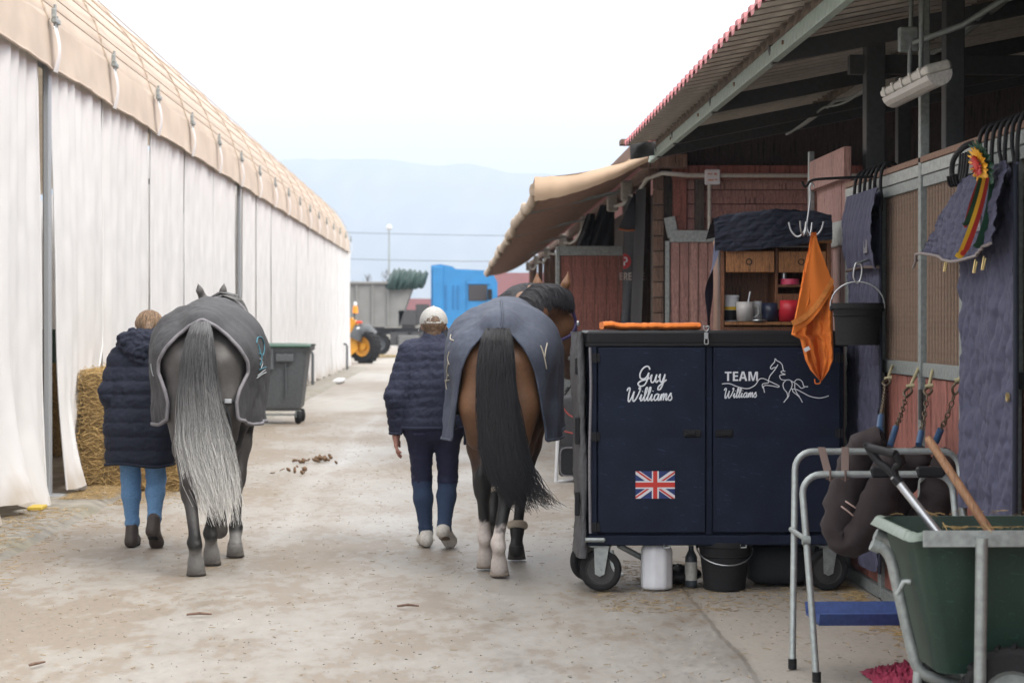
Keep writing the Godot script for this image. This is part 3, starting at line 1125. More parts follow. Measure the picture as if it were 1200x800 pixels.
# ---------------------------------------------------------------- far stable building with its canopy
func build_far_row() -> void:
	var t := thing("stable_building", "farther reddish timber stable building behind the wash trolley", "stable", V(2.1, 0, 22))
	var PINK := [M["pink wood a"], M["pink wood b"], M["pink wood c"]]
	var BR := [M["brown wood"], M["brown wood b"]]
	var s := Sh.new()
	var UX := Vector3(1, 0, 0)
	# corner: short clapboard ends
	for k in 19:
		s = Sh.new()
		s.box(V(2.155, 0.10 + k * 0.166, 22.0 + 0.02), Vector3(0.115, 0.158, 0.05), 0.006, Basis(Vector3.RIGHT, -0.10))
		part(s, "clapboard", BR[k % 2], t)
	# end wall facing the camera
	s = Sh.new(); s.box(V(4.4, 1.62, 22.2), Vector3(4.5, 3.2, 0.1)); part(s, "end_wall", M["dark wood"], t)
	s = Sh.new(); s.box(V(2.39, 1.65, 22.05), Vector3(0.15, 3.15, 0.08), 0.008); part(s, "corner_post", M["red wood b"], t)
	for k in 20:
		var y := 0.06 + k * 0.155
		place(plank_mesh(Vector3(4.0, 0.149, 0.03)), "plank", PINK[rng.randi() % 3], t, Transform3D(Basis(Vector3.RIGHT, -0.08), V(4.47, y + 0.08, 22.08) - t.position))
	s = Sh.new(); s.box(V(4.35, 3.19, 22.0), Vector3(4.1, 0.15, 0.08), 0.008); part(s, "lintel", M["red wood a"], t)
	s = Sh.new(); s.box(V(2.20, 3.30, 21.9), Vector3(0.5, 0.15, 0.16), 0.008); part(s, "lintel_end", M["brown wood b"], t)
	s = Sh.new(); s.ext(PackedVector2Array([Vector2(2.2, 3.2), Vector2(6.9, 3.2), Vector2(6.9, 4.6), Vector2(2.2, 3.42)]), 0.1, Transform3D(Basis(), V(0, 0, 22.4))); part(s, "gable_wall", M["dark wood"], t)
	s = Sh.new(); s.bar(V(1.95, 3.42, 38), V(1.95, 3.42, 21.6), 0.12, 0.2); part(s, "wall_plate", M["brown wood"], t)
	# half door beside the corner
	var hd := Sh.new()
	hd.box(V(2.245, 1.25, 21.93), Vector3(0.045, 2.4, 0.05), 0.005); part(hd, "door_frame", M["galv"], t)
	hd = Sh.new(); hd.box(V(2.95, 2.50, 21.93), Vector3(1.36, 0.13, 0.05), 0.005); part(hd, "door_frame", M["galv"], t)
	hd = Sh.new(); hd.box(V(2.29, 2.60, 21.96), Vector3(0.12, 0.22, 0.05), 0.005, Basis(Vector3.BACK, 0.2)); part(hd, "door_frame", M["galv"], t)
	boards(t, PINK, V(2.275, 0.1, 21.945), UX, 1.32, Vector3.UP, 2.34, 0.10)
	# side wall along the alley: sill boards, posts, dark openings
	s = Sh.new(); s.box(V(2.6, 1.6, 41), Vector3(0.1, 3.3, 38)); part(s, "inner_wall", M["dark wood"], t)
	for z in [23.2, 25.6, 28.6, 32.0, 35.4, 38.9, 42.4, 46.1, 49.4, 52.8, 56.6, 59.5]:
		s = Sh.new(); s.box(V(2.12, 1.62, z), Vector3(0.12, 3.25, 0.14), 0.008); part(s, "post", M["brown wood"], t)
		if z < 59:
			for k in 8:
				place(plank_mesh(Vector3(0.03, 0.158, 3.2)), "plank", BR[k % 2], t, Transform3D(Basis(), V(2.14, 0.10 + k * 0.166, z + 1.7) - t.position))
	for k in 6:
		for j in 3:
			s = Sh.new(); s.box(V(2.13, 2.2, 29.4 + k * 3.4 + j * 0.8), Vector3(0.04, 1.7, 0.05)); part(s, "bar", M["brown wood b"], t)
	s = Sh.new(); s.box(V(2.10, 3.22, 41), Vector3(0.10, 0.14, 38), 0.008); part(s, "top_beam", M["brown wood b"], t)
	var pipe := Sh.new()
	var line := [V(4.5, 3.15, 21.88), V(2.45, 3.15, 21.88), V(2.18, 3.17, 21.84), V(2.04, 3.13, 22.1), V(2.02, 3.0, 23.2), V(2.03, 3.08, 24.1)]
	for k in 20: line.append(V(2.02, 3.02 + 0.06 * sin(k * 1.7) , 25.0 + k * 1.7))
	pipe.tube(line, 0.024, 8)
	part(pipe, "conduit", M["off white plastic"], t)
	for z in [24.1, 26.4, 32.1, 39.0, 46.0, 52.0, 58.0]:
		s = Sh.new(); s.box(V(1.99, 3.12, z), Vector3(0.14, 0.24, 0.16), 0.02); part(s, "junction_box", M["off white plastic"], t)
	s = Sh.new(); s.box(V(2.72, 3.13, 21.86), Vector3(0.165, 0.165, 0.06), 0.012)
	var jb := part(s, "junction_box", M["white plastic"], t)
	s = Sh.new()
	for q in [[-0.03, 0.03, 0.05, 0.012], [0.03, 0.03, 0.03, 0.02], [-0.02, -0.035, 0.06, 0.014], [0.035, -0.03, 0.03, 0.012]]:
		s.box(V(2.72 + q[0], 3.13 + q[1], 21.826), Vector3(q[2], q[3], 0.004), 0.001)
	part(s, "warning_mark", mat("orange print", lin(0.55, 0.22, 0.13), 0.7), jb)
	s = Sh.new(); s.tube([V(2.69, 3.05, 21.88), V(2.69, 2.57, 21.88)], 0.02, 8); part(s, "conduit", M["off white plastic"], t)
	# roof of the far building
	for b in 10:
		var sh := Sh.new()
		var za := 19.4 + b * 4.0
		sh.quad(V(2.0, 3.46, za), V(2.0, 3.46, za + 3.99), V(7.5, 4.5, za + 3.99), V(7.5, 4.5, za))
		sh.quad(V(2.0, 3.50, za), V(2.0, 3.50, za + 3.99), V(7.5, 4.54, za + 3.99), V(7.5, 4.54, za))
		sh.quad(V(2.0, 3.46, za), V(2.0, 3.46, za + 3.99), V(2.0, 3.50, za + 3.99), V(2.0, 3.50, za))
		part(sh, "roof_sheet", M["sheet red"], t)
	# open stable door standing out into the alley
	var d := thing("stable_door", "open red plank stable door in a pale metal frame, beyond the trolley", "door", V(1.65, 0, 25.4))
	var zz := 25.4
	boards(d, [M["red wood c"], M["red wood c"], mat("red wood d", lin(0.40, 0.15, 0.115), 0.72, 0, "wood", 1.4, 0.15)], V(1.27, 1.47, zz), UX, 0.86, Vector3.UP, 0.93, 0.142, 0.03)
	for q in [[1.235, 1.27, 0.05, 2.5], [2.14, 1.27, 0.05, 2.5]]:
		s = Sh.new(); s.box(V(q[0], q[1], zz - 0.01), Vector3(q[2], q[3], 0.06), 0.006); part(s, "stile", M["galv"], d)
	for q in [[2.46, 0.12], [1.40, 0.12], [0.1, 0.12]]:
		s = Sh.new(); s.box(V(1.69, q[0], zz - 0.01), Vector3(0.86, q[1], 0.055), 0.006); part(s, "rail", M["galv"], d)
	s = Sh.new(); s.box(V(1.69, 0.74, zz + 0.01), Vector3(0.86, 1.2, 0.02), 0.004); part(s, "kick_panel", mat("kick panel", lin(0.30, 0.33, 0.335), 0.5, 0.2, "grunge", 1.5), d)
	s = Sh.new(); s.tube([V(1.36, 1.17, zz - 0.06), V(1.62, 1.17, zz - 0.06)], 0.016, 8); s.tube([V(1.45, 1.25, zz - 0.07), V(1.45, 1.09, zz - 0.07)], 0.016, 8); part(s, "bolt", M["galv dull"], d)
	# canopy
	var c := thing("canopy", "tan canvas canopy sloping out from the far stable over the alley", "canopy", V(1.4, 3.0, 38))
	var nc := noise(61, 0.35, 3)
	var edge := func(z: float) -> float: return -0.05 * absf(sin((z - 21.0) / 3.4 * PI)) + 0.04 * nc.get_noise_2d(z, 0)
	for b in 11:
		var sh := Sh.new()
		var za := 21.0 + b * 3.4
		sh.grid(68, 8, func(u, w):
			var z: float = za + 3.39 * u
			var x: float = lerpf(1.97, 0.80 + 0.06 * nc.get_noise_2d(z, 4), w)
			var y: float = lerpf(3.27, 2.90, w) - 0.10 * sin(w * PI) * (0.4 + 0.6 * absf(sin(u * PI))) + edge.call(z) * w + 0.009 * sin(z * TAU / 0.2)
			return Vector3(x, y, -z))
		var cv := part(sh, "canvas", mat("canopy canvas", lin(0.33, 0.195, 0.14), 0.85, 0, "grunge", 0.8), c)
		sh = Sh.new()
		var ln := []
		for k in 35:
			var z := za + 3.4 * k / 34.0
			ln.append(V(0.79 + 0.06 * nc.get_noise_2d(z, 4) + 0.006 * sin(z * 40), 2.93 + edge.call(z) + 0.008 * sin(z * 33), z))
		sh.tube(ln, 0.045, 8, true, 1.5)
		part(sh, "edge_roll", mat("canvas edge", lin(0.46, 0.36, 0.27), 0.8, 0, "grunge", 1.5), cv)
	var hem := Sh.new()
	hem.grid(30, 8, func(u, w):
		var x: float = lerpf(0.78, 1.98, u)
		var y: float = lerpf(3.06, 3.33, u) - 0.06 * sin(u * PI) + 0.012 * nc.get_noise_2d(u * 20, 3)
		var drop: float = lerpf(0.25, 0.09, u)
		return Vector3(x, y - drop * w, -(20.96 - 0.04 * sin(w * PI) - 0.015 * sin(u * 14.0))))
	part(hem, "end_hem", mat("canvas pale", lin(0.50, 0.36, 0.25), 0.75, 0, "cloud", 1.5), c)
	hem = Sh.new()
	hem.grid(20, 4, func(u, w): return Vector3(lerpf(0.78, 1.98, u), lerpf(3.06, 3.33, u) - 0.06 * sin(u * PI) - 0.05 * w, -(20.96 + 0.5 * w)))
	part(hem, "end_hem", M["canvas pale"], c)
	for z in [24.4, 31.2, 38.0, 44.8]:
		s = Sh.new(); s.tube([V(2.0, 3.15, z), V(0.85, 2.88, z)], 0.02, 6); part(s, "arm", M["galv dull"], c)

# ---------------------------------------------------------------- far end of the alley
func wheel(parent: Node3D, c: Vector3, r: float, w: float, rim: Material, tyre := "black rubber", axis := Basis(Vector3.BACK, PI / 2)) -> void:
	var s := Sh.new()
	var xf := Transform3D(axis, c)
	s.lathe([Vector2(r * 0.58, -w / 2), Vector2(r * 0.9, -w / 2), Vector2(r, -w * 0.32), Vector2(r, w * 0.32), Vector2(r * 0.9, w / 2), Vector2(r * 0.58, w / 2)], 24, xf)
	for k in 20:
		var a := TAU * k / 20
		s.box(xf * Vector3(cos(a) * r, 0, sin(a) * r), Vector3(r * 0.10, w * 0.8, r * 0.10), 0.004, axis * Basis(Vector3.UP, -a))
	var t := part(s, "wheel", M[tyre], parent)
	s = Sh.new()
	s.lathe([Vector2(0.001, -w * 0.35), Vector2(r * 0.2, -w * 0.40), Vector2(r * 0.25, -w * 0.2), Vector2(r * 0.5, -w * 0.25), Vector2(r * 0.6, -w * 0.48), Vector2(r * 0.6, w * 0.48), Vector2(r * 0.5, w * 0.25), Vector2(r * 0.25, w * 0.2), Vector2(r * 0.2, w * 0.4), Vector2(0.001, w * 0.35)], 20, xf)
	part(s, "rim", rim, t)

func build_background() -> void:
	var s := Sh.new()
	var z := 93.0
	var K := z / 2400.0
	var spot := func(x: float, y: float, d: float) -> Vector2: return Vector2((x - 537.0) * d / 2400.0, 1.6 - (y - 375.0) * d / 2400.0)
	# tipper lorry, its side to us
	var t := thing("tipper_lorry", "grey tipper lorry with a blue cab parked across the end of the alley", "lorry", V(-2.5, 0, z))
	var grey := mat("tipper grey", lin(0.21, 0.21, 0.205), 0.6, 0.1, "cloud", 0.5)
	var blue := mat("cab blue", lin(0.025, 0.20, 0.46), 0.4, 0, "cloud", 0.5)
	s = Sh.new()
	var outline := PackedVector2Array()
	for q in [[330, 331], [483, 331], [485, 333], [467, 383], [330, 383]]: outline.append(spot.call(q[0], q[1], 93.0))
	s.ext(outline, 2.4, Transform3D(Basis(), V(0, 0, z + 1.2)))
	var bodyp := part(s, "tipping_body", grey, t)
	for x in [345, 381, 399.5, 418, 436.5, 455]:
		s = Sh.new(); var a: Vector2 = spot.call(x, 357, 93.0); s.box(V(a.x, a.y, z - 0.03), Vector3(0.10, 1.95, 0.1), 0.01); part(s, "rib", grey, bodyp)
	s = Sh.new(); var tr: Vector2 = spot.call(407, 331.5, 93.0); s.box(V(tr.x, tr.y, z - 0.05), Vector3(5.9, 0.12, 0.14), 0.02); part(s, "top_rim", grey, bodyp)
	s = Sh.new()
	var a0: Vector2 = spot.call(453, 331, 93.0)
	var nt := noise(66, 2.2, 3)
	s.grid(60, 16, func(u, w):
		var x: float = a0.x + 1.75 * u
		var an: float = lerpf(-0.5, PI + 0.2, w)
		var r: float = (0.42 + 0.24 * sin(minf(u * 5.0, 1.0) * PI * 0.5)) * (1.0 - 0.25 * u) + 0.05 * sin(x * 26.0 + 2.0 * nt.get_noise_2d(x * 2, w)) + 0.05 * nt.get_noise_2d(x * 2, w * 3)
		return Vector3(x + 0.15 * sin(an), a0.y - 0.02 + sin(an) * r * 1.05, -z - 0.5 + cos(an) * r * 1.4))
	part(s, "rolled_tarpaulin", mat("tarp green", lin(0.024, 0.060, 0.054), 0.5, 0, "grunge", 1), bodyp)
	s = Sh.new()
	var ch: Vector2 = spot.call(450, 388, 93.0)
	s.box(V(ch.x + 1.5, ch.y, z + 0.8), Vector3(9.5, 0.28, 0.9), 0.02)
	for q in [[478, 372, 0.9, 0.7], [495, 368, 0.6, 0.9], [470, 397, 1.0, 0.6], [488, 397, 0.8, 0.6]]:
		var b: Vector2 = spot.call(q[0], q[1], 93.0)
		s.box(V(b.x, b.y, z + 0.4), Vector3(q[2], q[3], 0.8), 0.03)
	part(s, "chassis", mat("chassis", lin(0.07, 0.07, 0.075), 0.7, 0.1, "grunge", 1), t)
	s = Sh.new(); var tk: Vector2 = spot.call(479, 402, 93.0); s.box(V(tk.x, tk.y, z + 0.1), Vector3(1.0, 0.75, 0.5), 0.06); part(s, "fuel_tank", mat("tank", lin(0.22, 0.22, 0.22), 0.45, 0.5, "grunge", 1), t)
	for x in [392, 444, 531, 566]:
		var w: Vector2 = spot.call(x, 404, 93.0)
		wheel(t, V(w.x, 0.52, z + 0.25), 0.52, 0.36, M["grey plastic"], "black rubber", Basis(Vector3.RIGHT, PI / 2))
	# cab
	s = Sh.new()
	outline = PackedVector2Array()
	for q in [[505, 311], [516, 309.5], [530, 312], [534, 315], [576, 317], [583, 331], [583, 385], [505, 385]]: outline.append(spot.call(q[0], q[1], 93.0))
	s.ext(outline, 2.4, Transform3D(Basis(), V(0, 0, z + 1.2)))
	var cab := part(s, "cab", blue, t)
	s = Sh.new(); var cb: Vector2 = spot.call(513, 343, 93.0); s.box(V(cb.x, cb.y, z - 0.04), Vector3(0.5, 2.4, 0.1), 0.04); part(s, "side_fairing", blue, cab)
	for x in [523, 531.5, 537]:
		s = Sh.new(); var b: Vector2 = spot.call(x, 348, 93.0); s.box(V(b.x, b.y, z - 0.02), Vector3(0.07, 1.1, 0.06), 0.015); part(s, "vent", mat("vent blue", lin(0.02, 0.15, 0.36), 0.6), cab)
	s = Sh.new(); var wd: Vector2 = spot.call(560, 343, 93.0); s.box(V(wd.x, wd.y, z - 0.02), Vector3(0.85, 0.72, 0.06), 0.05); part(s, "window", mat("dark glass", lin(0.05, 0.045, 0.045), 0.12, 0, "", 1), cab)
	s = Sh.new(); s.box(V(wd.x, wd.y + 0.42, z - 0.03), Vector3(1.1, 0.07, 0.06), 0.02); s.box(V(wd.x - 0.5, wd.y - 0.1, z - 0.03), Vector3(0.05, 1.4, 0.05), 0.02); part(s, "door_trim", blue, cab)
	s = Sh.new(); var mi: Vector2 = spot.call(574, 345, 93.0); s.box(V(mi.x, mi.y, z - 0.2), Vector3(0.2, 0.5, 0.1), 0.04); part(s, "mirror", M["black plastic"], cab)
	# yellow loader, half hidden by the marquee end
	z = 76.0
	K = z / 2400.0
	var l := thing("telehandler", "yellow loader with an amber beacon nosing out behind the marquee", "loader", V(-3.8, 0, z))
	var yel := mat("loader yellow", lin(0.72, 0.33, 0.02), 0.45, 0, "grunge", 1)
	s = Sh.new()
	outline = PackedVector2Array()
	for q in [[380, 372], [412, 372], [418, 378], [419, 410], [412, 416], [380, 416]]: outline.append(spot.call(q[0], q[1], 76.0))
	s.ext(outline, 1.6, Transform3D(Basis(), V(0, 0, z + 0.8)))
	part(s, "body", yel, l)
	s = Sh.new()
	var ms: Vector2 = spot.call(415, 366, 76.0)
	s.tube([V(ms.x, ms.y - 0.3, z + 0.3), V(ms.x, ms.y + 0.1, z + 0.3)], 0.03, 6)
	part(s, "beacon_post", M["dark steel"], l)
	s = Sh.new(); var bc: Vector2 = spot.call(416, 363, 76.0); s.lathe([Vector2(0, 0.16), Vector2(0.09, 0.14), Vector2(0.11, -0.12), Vector2(0.001, -0.12)], 12, Transform3D(Basis(), V(bc.x, bc.y, z + 0.3))); part(s, "beacon", mat("amber", lin(0.80, 0.28, 0.02), 0.3), l)
	s = Sh.new(); s.box(V(bc.x, bc.y + 0.22, z + 0.3), Vector3(0.13, 0.16, 0.12), 0.03); part(s, "work_lamp", M["white plastic"], l)
	s = Sh.new(); var hl: Vector2 = spot.call(420, 385, 76.0); s.lathe([Vector2(0.001, 0.05), Vector2(0.07, 0.03), Vector2(0.09, -0.04), Vector2(0.001, -0.05)], 12, Transform3D(Basis(Vector3.RIGHT, PI / 2), V(hl.x, hl.y, z - 0.1))); part(s, "headlamp", M["white plastic"], l)
	s = Sh.new(); var rd: Vector2 = spot.call(421, 377.5, 76.0); s.box(V(rd.x, rd.y, z), Vector3(0.24, 0.10, 0.3), 0.03); part(s, "rear_lamp", mat("lamp red", lin(0.6, 0.06, 0.02), 0.4), l)
	s = Sh.new(); var fn: Vector2 = spot.call(427, 391, 76.0); s.tube([V(fn.x - 0.35, fn.y - 0.2, z), V(fn.x - 0.2, fn.y + 0.12, z), V(fn.x + 0.1, fn.y + 0.12, z), V(fn.x + 0.3, fn.y - 0.1, z)], 0.16, 8, true, 1.6); part(s, "mudguard", M["grey plastic"], l)
	wheel(l, V((428.0 - 537.0) * K, 0.62, z + 0.1), 0.62, 0.42, yel, "black rubber", Basis(Vector3.RIGHT, PI / 2) * Basis(Vector3.BACK, 0.6))
	wheel(l, V((392.0 - 537.0) * K, 0.62, z + 1.2), 0.62, 0.42, yel, "black rubber", Basis(Vector3.RIGHT, PI / 2))
	# kerb with old yellow paint
	s = Sh.new(); s.box(V(-3.2, 0.06, 88), Vector3(5.0, 0.12, 0.3), 0.02); tag(part(s, "kerb", mat("kerb yellow", lin(0.46, 0.36, 0.20), 0.8, 0, "dirt", 1.5)), "faded yellow kerb in front of the lorry", "kerb")
	# red-roofed sheds beyond
	for q in [[4.2, 118.0, 9.0, 3.0, "low shed with a red metal roof, farther off beyond the canopy"], [-4.4, 140.0, 5.0, 1.7, "distant shed with a faded pink roof glimpsed between lorry and cab"]]:
		var b := thing("shed", q[4], "shed", V(q[0], 0, q[1]))
		s = Sh.new(); s.box(V(q[0], q[3] / 2, q[1] + 3), Vector3(q[2], q[3], 6), 0.02); part(s, "wall", M["pink wood b"] if q[1] < 130 else M["off white plastic"], b)
		s = Sh.new()
		s.ext(PackedVector2Array([Vector2(-3.6, q[3] - 0.1), Vector2(0, q[3] + 1.2), Vector2(3.6, q[3] - 0.1), Vector2(3.6, q[3]), Vector2(0, q[3] + 1.4), Vector2(-3.6, q[3])]), q[2] + 0.8, Transform3D(Basis(Vector3.UP, PI / 2), V(q[0], 0, q[1] + 3)))
		part(s, "roof", mat("shed red", lin(0.10, 0.014, 0.018), 0.6, 0, "cloud", 0.5), b)
		for k in 4:
			s = Sh.new(); s.box(V(q[0] - 3.2 + k * 2.1, q[3] * 0.55, q[1] - 0.03), Vector3(0.9, 0.8, 0.08), 0.02); part(s, "window", M["dark glass"], b)
	# lamp post and power line
	var lp := thing("lamp_post", "slim lamp post standing far off against the mountains", "lamp post", V(-5.4, 0, 160))
	s = Sh.new(); s.tube([V(-5.4, 0, 160), V(-5.4, 8.6, 160)], [0.10, 0.05], 8); part(s, "pole", M["galv"], lp)
	s = Sh.new(); s.lathe([Vector2(0.001, 0.28), Vector2(0.18, 0.16), Vector2(0.24, -0.1), Vector2(0.001, -0.2)], 12, Transform3D(Basis(), V(-5.4, 8.8, 160)), true); part(s, "lamp_head", M["white plastic"], lp)
	var pl := thing("power_line", "two sagging power lines strung between far poles", "power line", V(-20, 0, 170))
	for q in [[-38.0, 170.0], [34.0, 190.0]]:
		s = Sh.new(); s.tube([V(q[0], 0, q[1]), V(q[0], 11.0, q[1])], 0.12, 8); s.box(V(q[0], 10.2, q[1]), Vector3(1.4, 0.12, 0.12)); part(s, "pole", M["brown wood"], pl)
	for q in [[10.0, 0.7], [8.3, 1.3]]:
		s = Sh.new()
		var line := []
		for k in 31:
			var u := k / 30.0
			line.append(V(lerpf(-38, 34, u), q[0] - q[1] * sin(u * PI) - 0.4 * u, lerpf(170, 190, u)))
		s.tube(line, 0.022, 5)
		part(s, "wire", M["dark steel"], pl)
	# bare trees far away
	for k in 7:
		var x: float = [-11.5, -9.3, -7.4, -6.2, -2.0, -14.0, -12.6][k]
		var b := thing("bare_tree", ["tallest", "second", "third", "fourth", "fifth", "sixth", "seventh"][k] + " of the thin bare trees far beyond the lorry", "tree", V(x, 0, 210), "bare trees beyond the lorry")
		var hgt: float = [7.0, 6.4, 6.9, 6.0, 5.2, 6.2, 6.6][k]
		s = Sh.new(); s.tube([V(x, 0, 210), V(x + 0.1, hgt, 210)], [0.12, 0.02], 6); part(s, "trunk", M["dark wood"], b)
		s = Sh.new()
		for j in 46:
			var y := R(0.25, 0.95) * hgt
			var an := R(0, TAU)
			var ln := (hgt - y) * 0.35 + 0.3
			s.tube([V(x, y, 210), V(x + cos(an) * ln * 0.5, y + ln * 0.5, 210 + sin(an) * ln * 0.5), V(x + cos(an) * ln * 0.7, y + ln, 210 + sin(an) * ln * 0.6)], [0.03, 0.018, 0.008], 4, false)
		part(s, "crown", M["dark wood"], b)

# ---------------------------------------------------------------- horses
func frame(base: Vector3, heading: float) -> Callable:  # heading in degrees to the right of straight away
	var a := deg_to_rad(heading)
	var f := Vector3(sin(a), 0, -cos(a))
	var r := Vector3(cos(a), 0, sin(a))
	return func(fw: float, y: float, s: float) -> Vector3: return base + f * fw + r * s + Vector3(0, y, 0)

func pl(table: Array, x: float) -> float:  # piecewise linear look-up
	if x <= table[0][0]: return table[0][1]
	for k in table.size() - 1:
		if x <= table[k + 1][0]:
			return lerpf(table[k][1], table[k + 1][1], (x - table[k][0]) / (table[k + 1][0] - table[k][0]))
	return table[-1][1]

func horse_trunk(P: Callable) -> Array:
	var b := []
	for s in [-1.0, 1.0]:
		b.append([P.call(0.48, 1.43, s * 0.115), P.call(0.28, 1.36, s * 0.125), 0.215, 0.195, 0.03])
		b.append([P.call(0.13, 1.32, s * 0.085), P.call(0.17, 1.06, s * 0.125), 0.125, 0.125, 0.03])
		b.append([P.call(0.42, 1.22, s * 0.13), P.call(0.58, 1.02, s * 0.165), 0.19, 0.12, 0.03])
		b.append([P.call(1.32, 1.38, s * 0.11), P.call(1.40, 1.12, s * 0.13), 0.19, 0.15, 0.03])
		b.append([P.call(0.52, 1.55, s * 0.13), P.call(0.50, 1.46, s * 0.17), 0.06, 0.09, 0.03])
	b.append([P.call(0.20, 1.53, 0), P.call(0.62, 1.575, 0), 0.095, 0.11, 0.03])
	b.append([P.call(0.62, 1.57, 0), P.call(1.05, 1.585, 0), 0.11, 0.10, 0.03])
	b.append([P.call(1.05, 1.59, 0), P.call(1.28, 1.63, 0), 0.10, 0.085, 0.03])
	b.append([P.call(0.70, 1.31, 0), P.call(1.15, 1.31, 0), 0.27, 0.28, 0.03])
	b.append([P.call(0.66, 1.14, 0), P.call(1.22, 1.07, 0), 0.20, 0.22, 0.03])
	b.append([P.call(1.44, 1.20, 0), P.call(1.36, 1.0, 0), 0.19, 0.15, 0.03])
	return b

func hind_leg(P: Callable, s: float, hf: float, hs: float, hock: Vector2, lift := 0.0) -> Array:
	# hoof at forward hf, sideways hs; the hock at (forward, height), above and a little behind
	var st := Vector3(0.60 + 0.10 * clampf(hf, -0.2, 0.6), 1.0, s * 0.165)
	var hk := Vector3(hock.x, hock.y, lerpf(s * 0.14, hs, 0.6))
	var ft := Vector3(hf - 0.055, 0.205 + lift, hs)
	var co := Vector3(hf - 0.005, 0.085 + lift, hs)
	var g := func(v: Vector3) -> Vector3: return P.call(v.x, v.y, v.z)
	return [
		[P.call(0.17, 1.08, s * 0.125), P.call(lerpf(0.3, hk.x, 0.5), 0.86, lerpf(s * 0.14, hk.z, 0.4)), 0.125, 0.095, 0.02],
		[g.call(st), g.call(st.lerp(hk, 0.5)), 0.115, 0.085, 0.02],
		[g.call(st.lerp(hk, 0.5)), g.call(hk), 0.085, 0.052, 0.015],
		[P.call(hk.x - 0.055, hk.y + 0.065, hk.z), P.call(hk.x - 0.045, hk.y + 0.15, hk.z), 0.030, 0.018, 0.012],
		[P.call(hk.x - 0.05, hk.y + 0.05, hk.z), P.call(hk.x - 0.01, hk.y - 0.06, hk.z), 0.036, 0.040, 0.012],
		[P.call(hk.x + 0.012, hk.y + 0.03, hk.z), P.call(hk.x + 0.01, hk.y - 0.05, hk.z), 0.050, 0.044, 0.012],
		[g.call(hk), g.call(ft + Vector3(0, 0.05, 0)), 0.041, 0.034, 0.01],
		[P.call(hk.x - 0.03, hk.y - 0.08, hk.z), g.call(ft + Vector3(-0.02, 0.05, 0)), 0.022, 0.020, 0.01],
		[g.call(ft + Vector3(-0.004, 0.012, -0.006)), g.call(ft + Vector3(-0.018, -0.01, 0.006)), 0.043, 0.040, 0.01],
		[g.call(ft), g.call(co), 0.036, 0.044, 0.01],
		[g.call(co), g.call(co + Vector3(0.01, -0.03, 0)), 0.049, 0.052, 0.008],
	]

func fore_leg(P: Callable, s: float, hf: float, hs: float, knee: Vector2, fet: Vector2, hoof_y := 0.0) -> Array:
	var el := Vector3(1.30, 0.98, s * 0.15)
	var kn := Vector3(knee.x, knee.y, lerpf(s * 0.14, hs, 0.6))
	var ft := Vector3(fet.x, fet.y, hs)
	var co := Vector3(hf, 0.075 + hoof_y, hs)
	var g := func(v: Vector3) -> Vector3: return P.call(v.x, v.y, v.z)
	return [
		[g.call(el), g.call(el.lerp(kn, 0.5)), 0.115, 0.080, 0.02],
		[g.call(el.lerp(kn, 0.5)), g.call(kn), 0.080, 0.052, 0.015],
		[P.call(kn.x + 0.012, kn.y + 0.03, kn.z), P.call(kn.x + 0.008, kn.y - 0.04, kn.z), 0.050, 0.044, 0.012],
		[g.call(kn), g.call(ft), 0.038, 0.034, 0.01],
		[g.call(ft + Vector3(-0.005, 0.012, 0)), g.call(ft + Vector3(-0.015, -0.012, 0)), 0.044, 0.040, 0.01],
		[g.call(ft), g.call(co), 0.036, 0.044, 0.01],
		[g.call(co), g.call(co + Vector3(0.005, -0.02, 0)), 0.048, 0.05, 0.008],
	]

func hoof(P: Callable, f: float, y: float, s: float, m: Material, parent: Node3D, tip := 0.0) -> void:
	var sh := Sh.new()
	var top := 0.095
	sh.grid(20, 6, func(u, w):
		var a: float = u * TAU
		var r: float = lerpf(0.052, 0.070, w) if w < 0.84 else lerpf(0.070, 0.0, (w - 0.84) / 0.16)
		var hh: float = top * (1.0 - minf(w / 0.82, 1.0))
		var fx: float = cos(a) * r * (1.12 if cos(a) > 0 else 0.9) + (1.0 - hh / top) * 0.03
		var v := Vector2(fx, hh)
		v = v.rotated(tip)
		return P.call(f + v.x, y + v.y + 0.004, s + sin(a) * r * 0.93), true)
	part(sh, "hoof", m, parent)

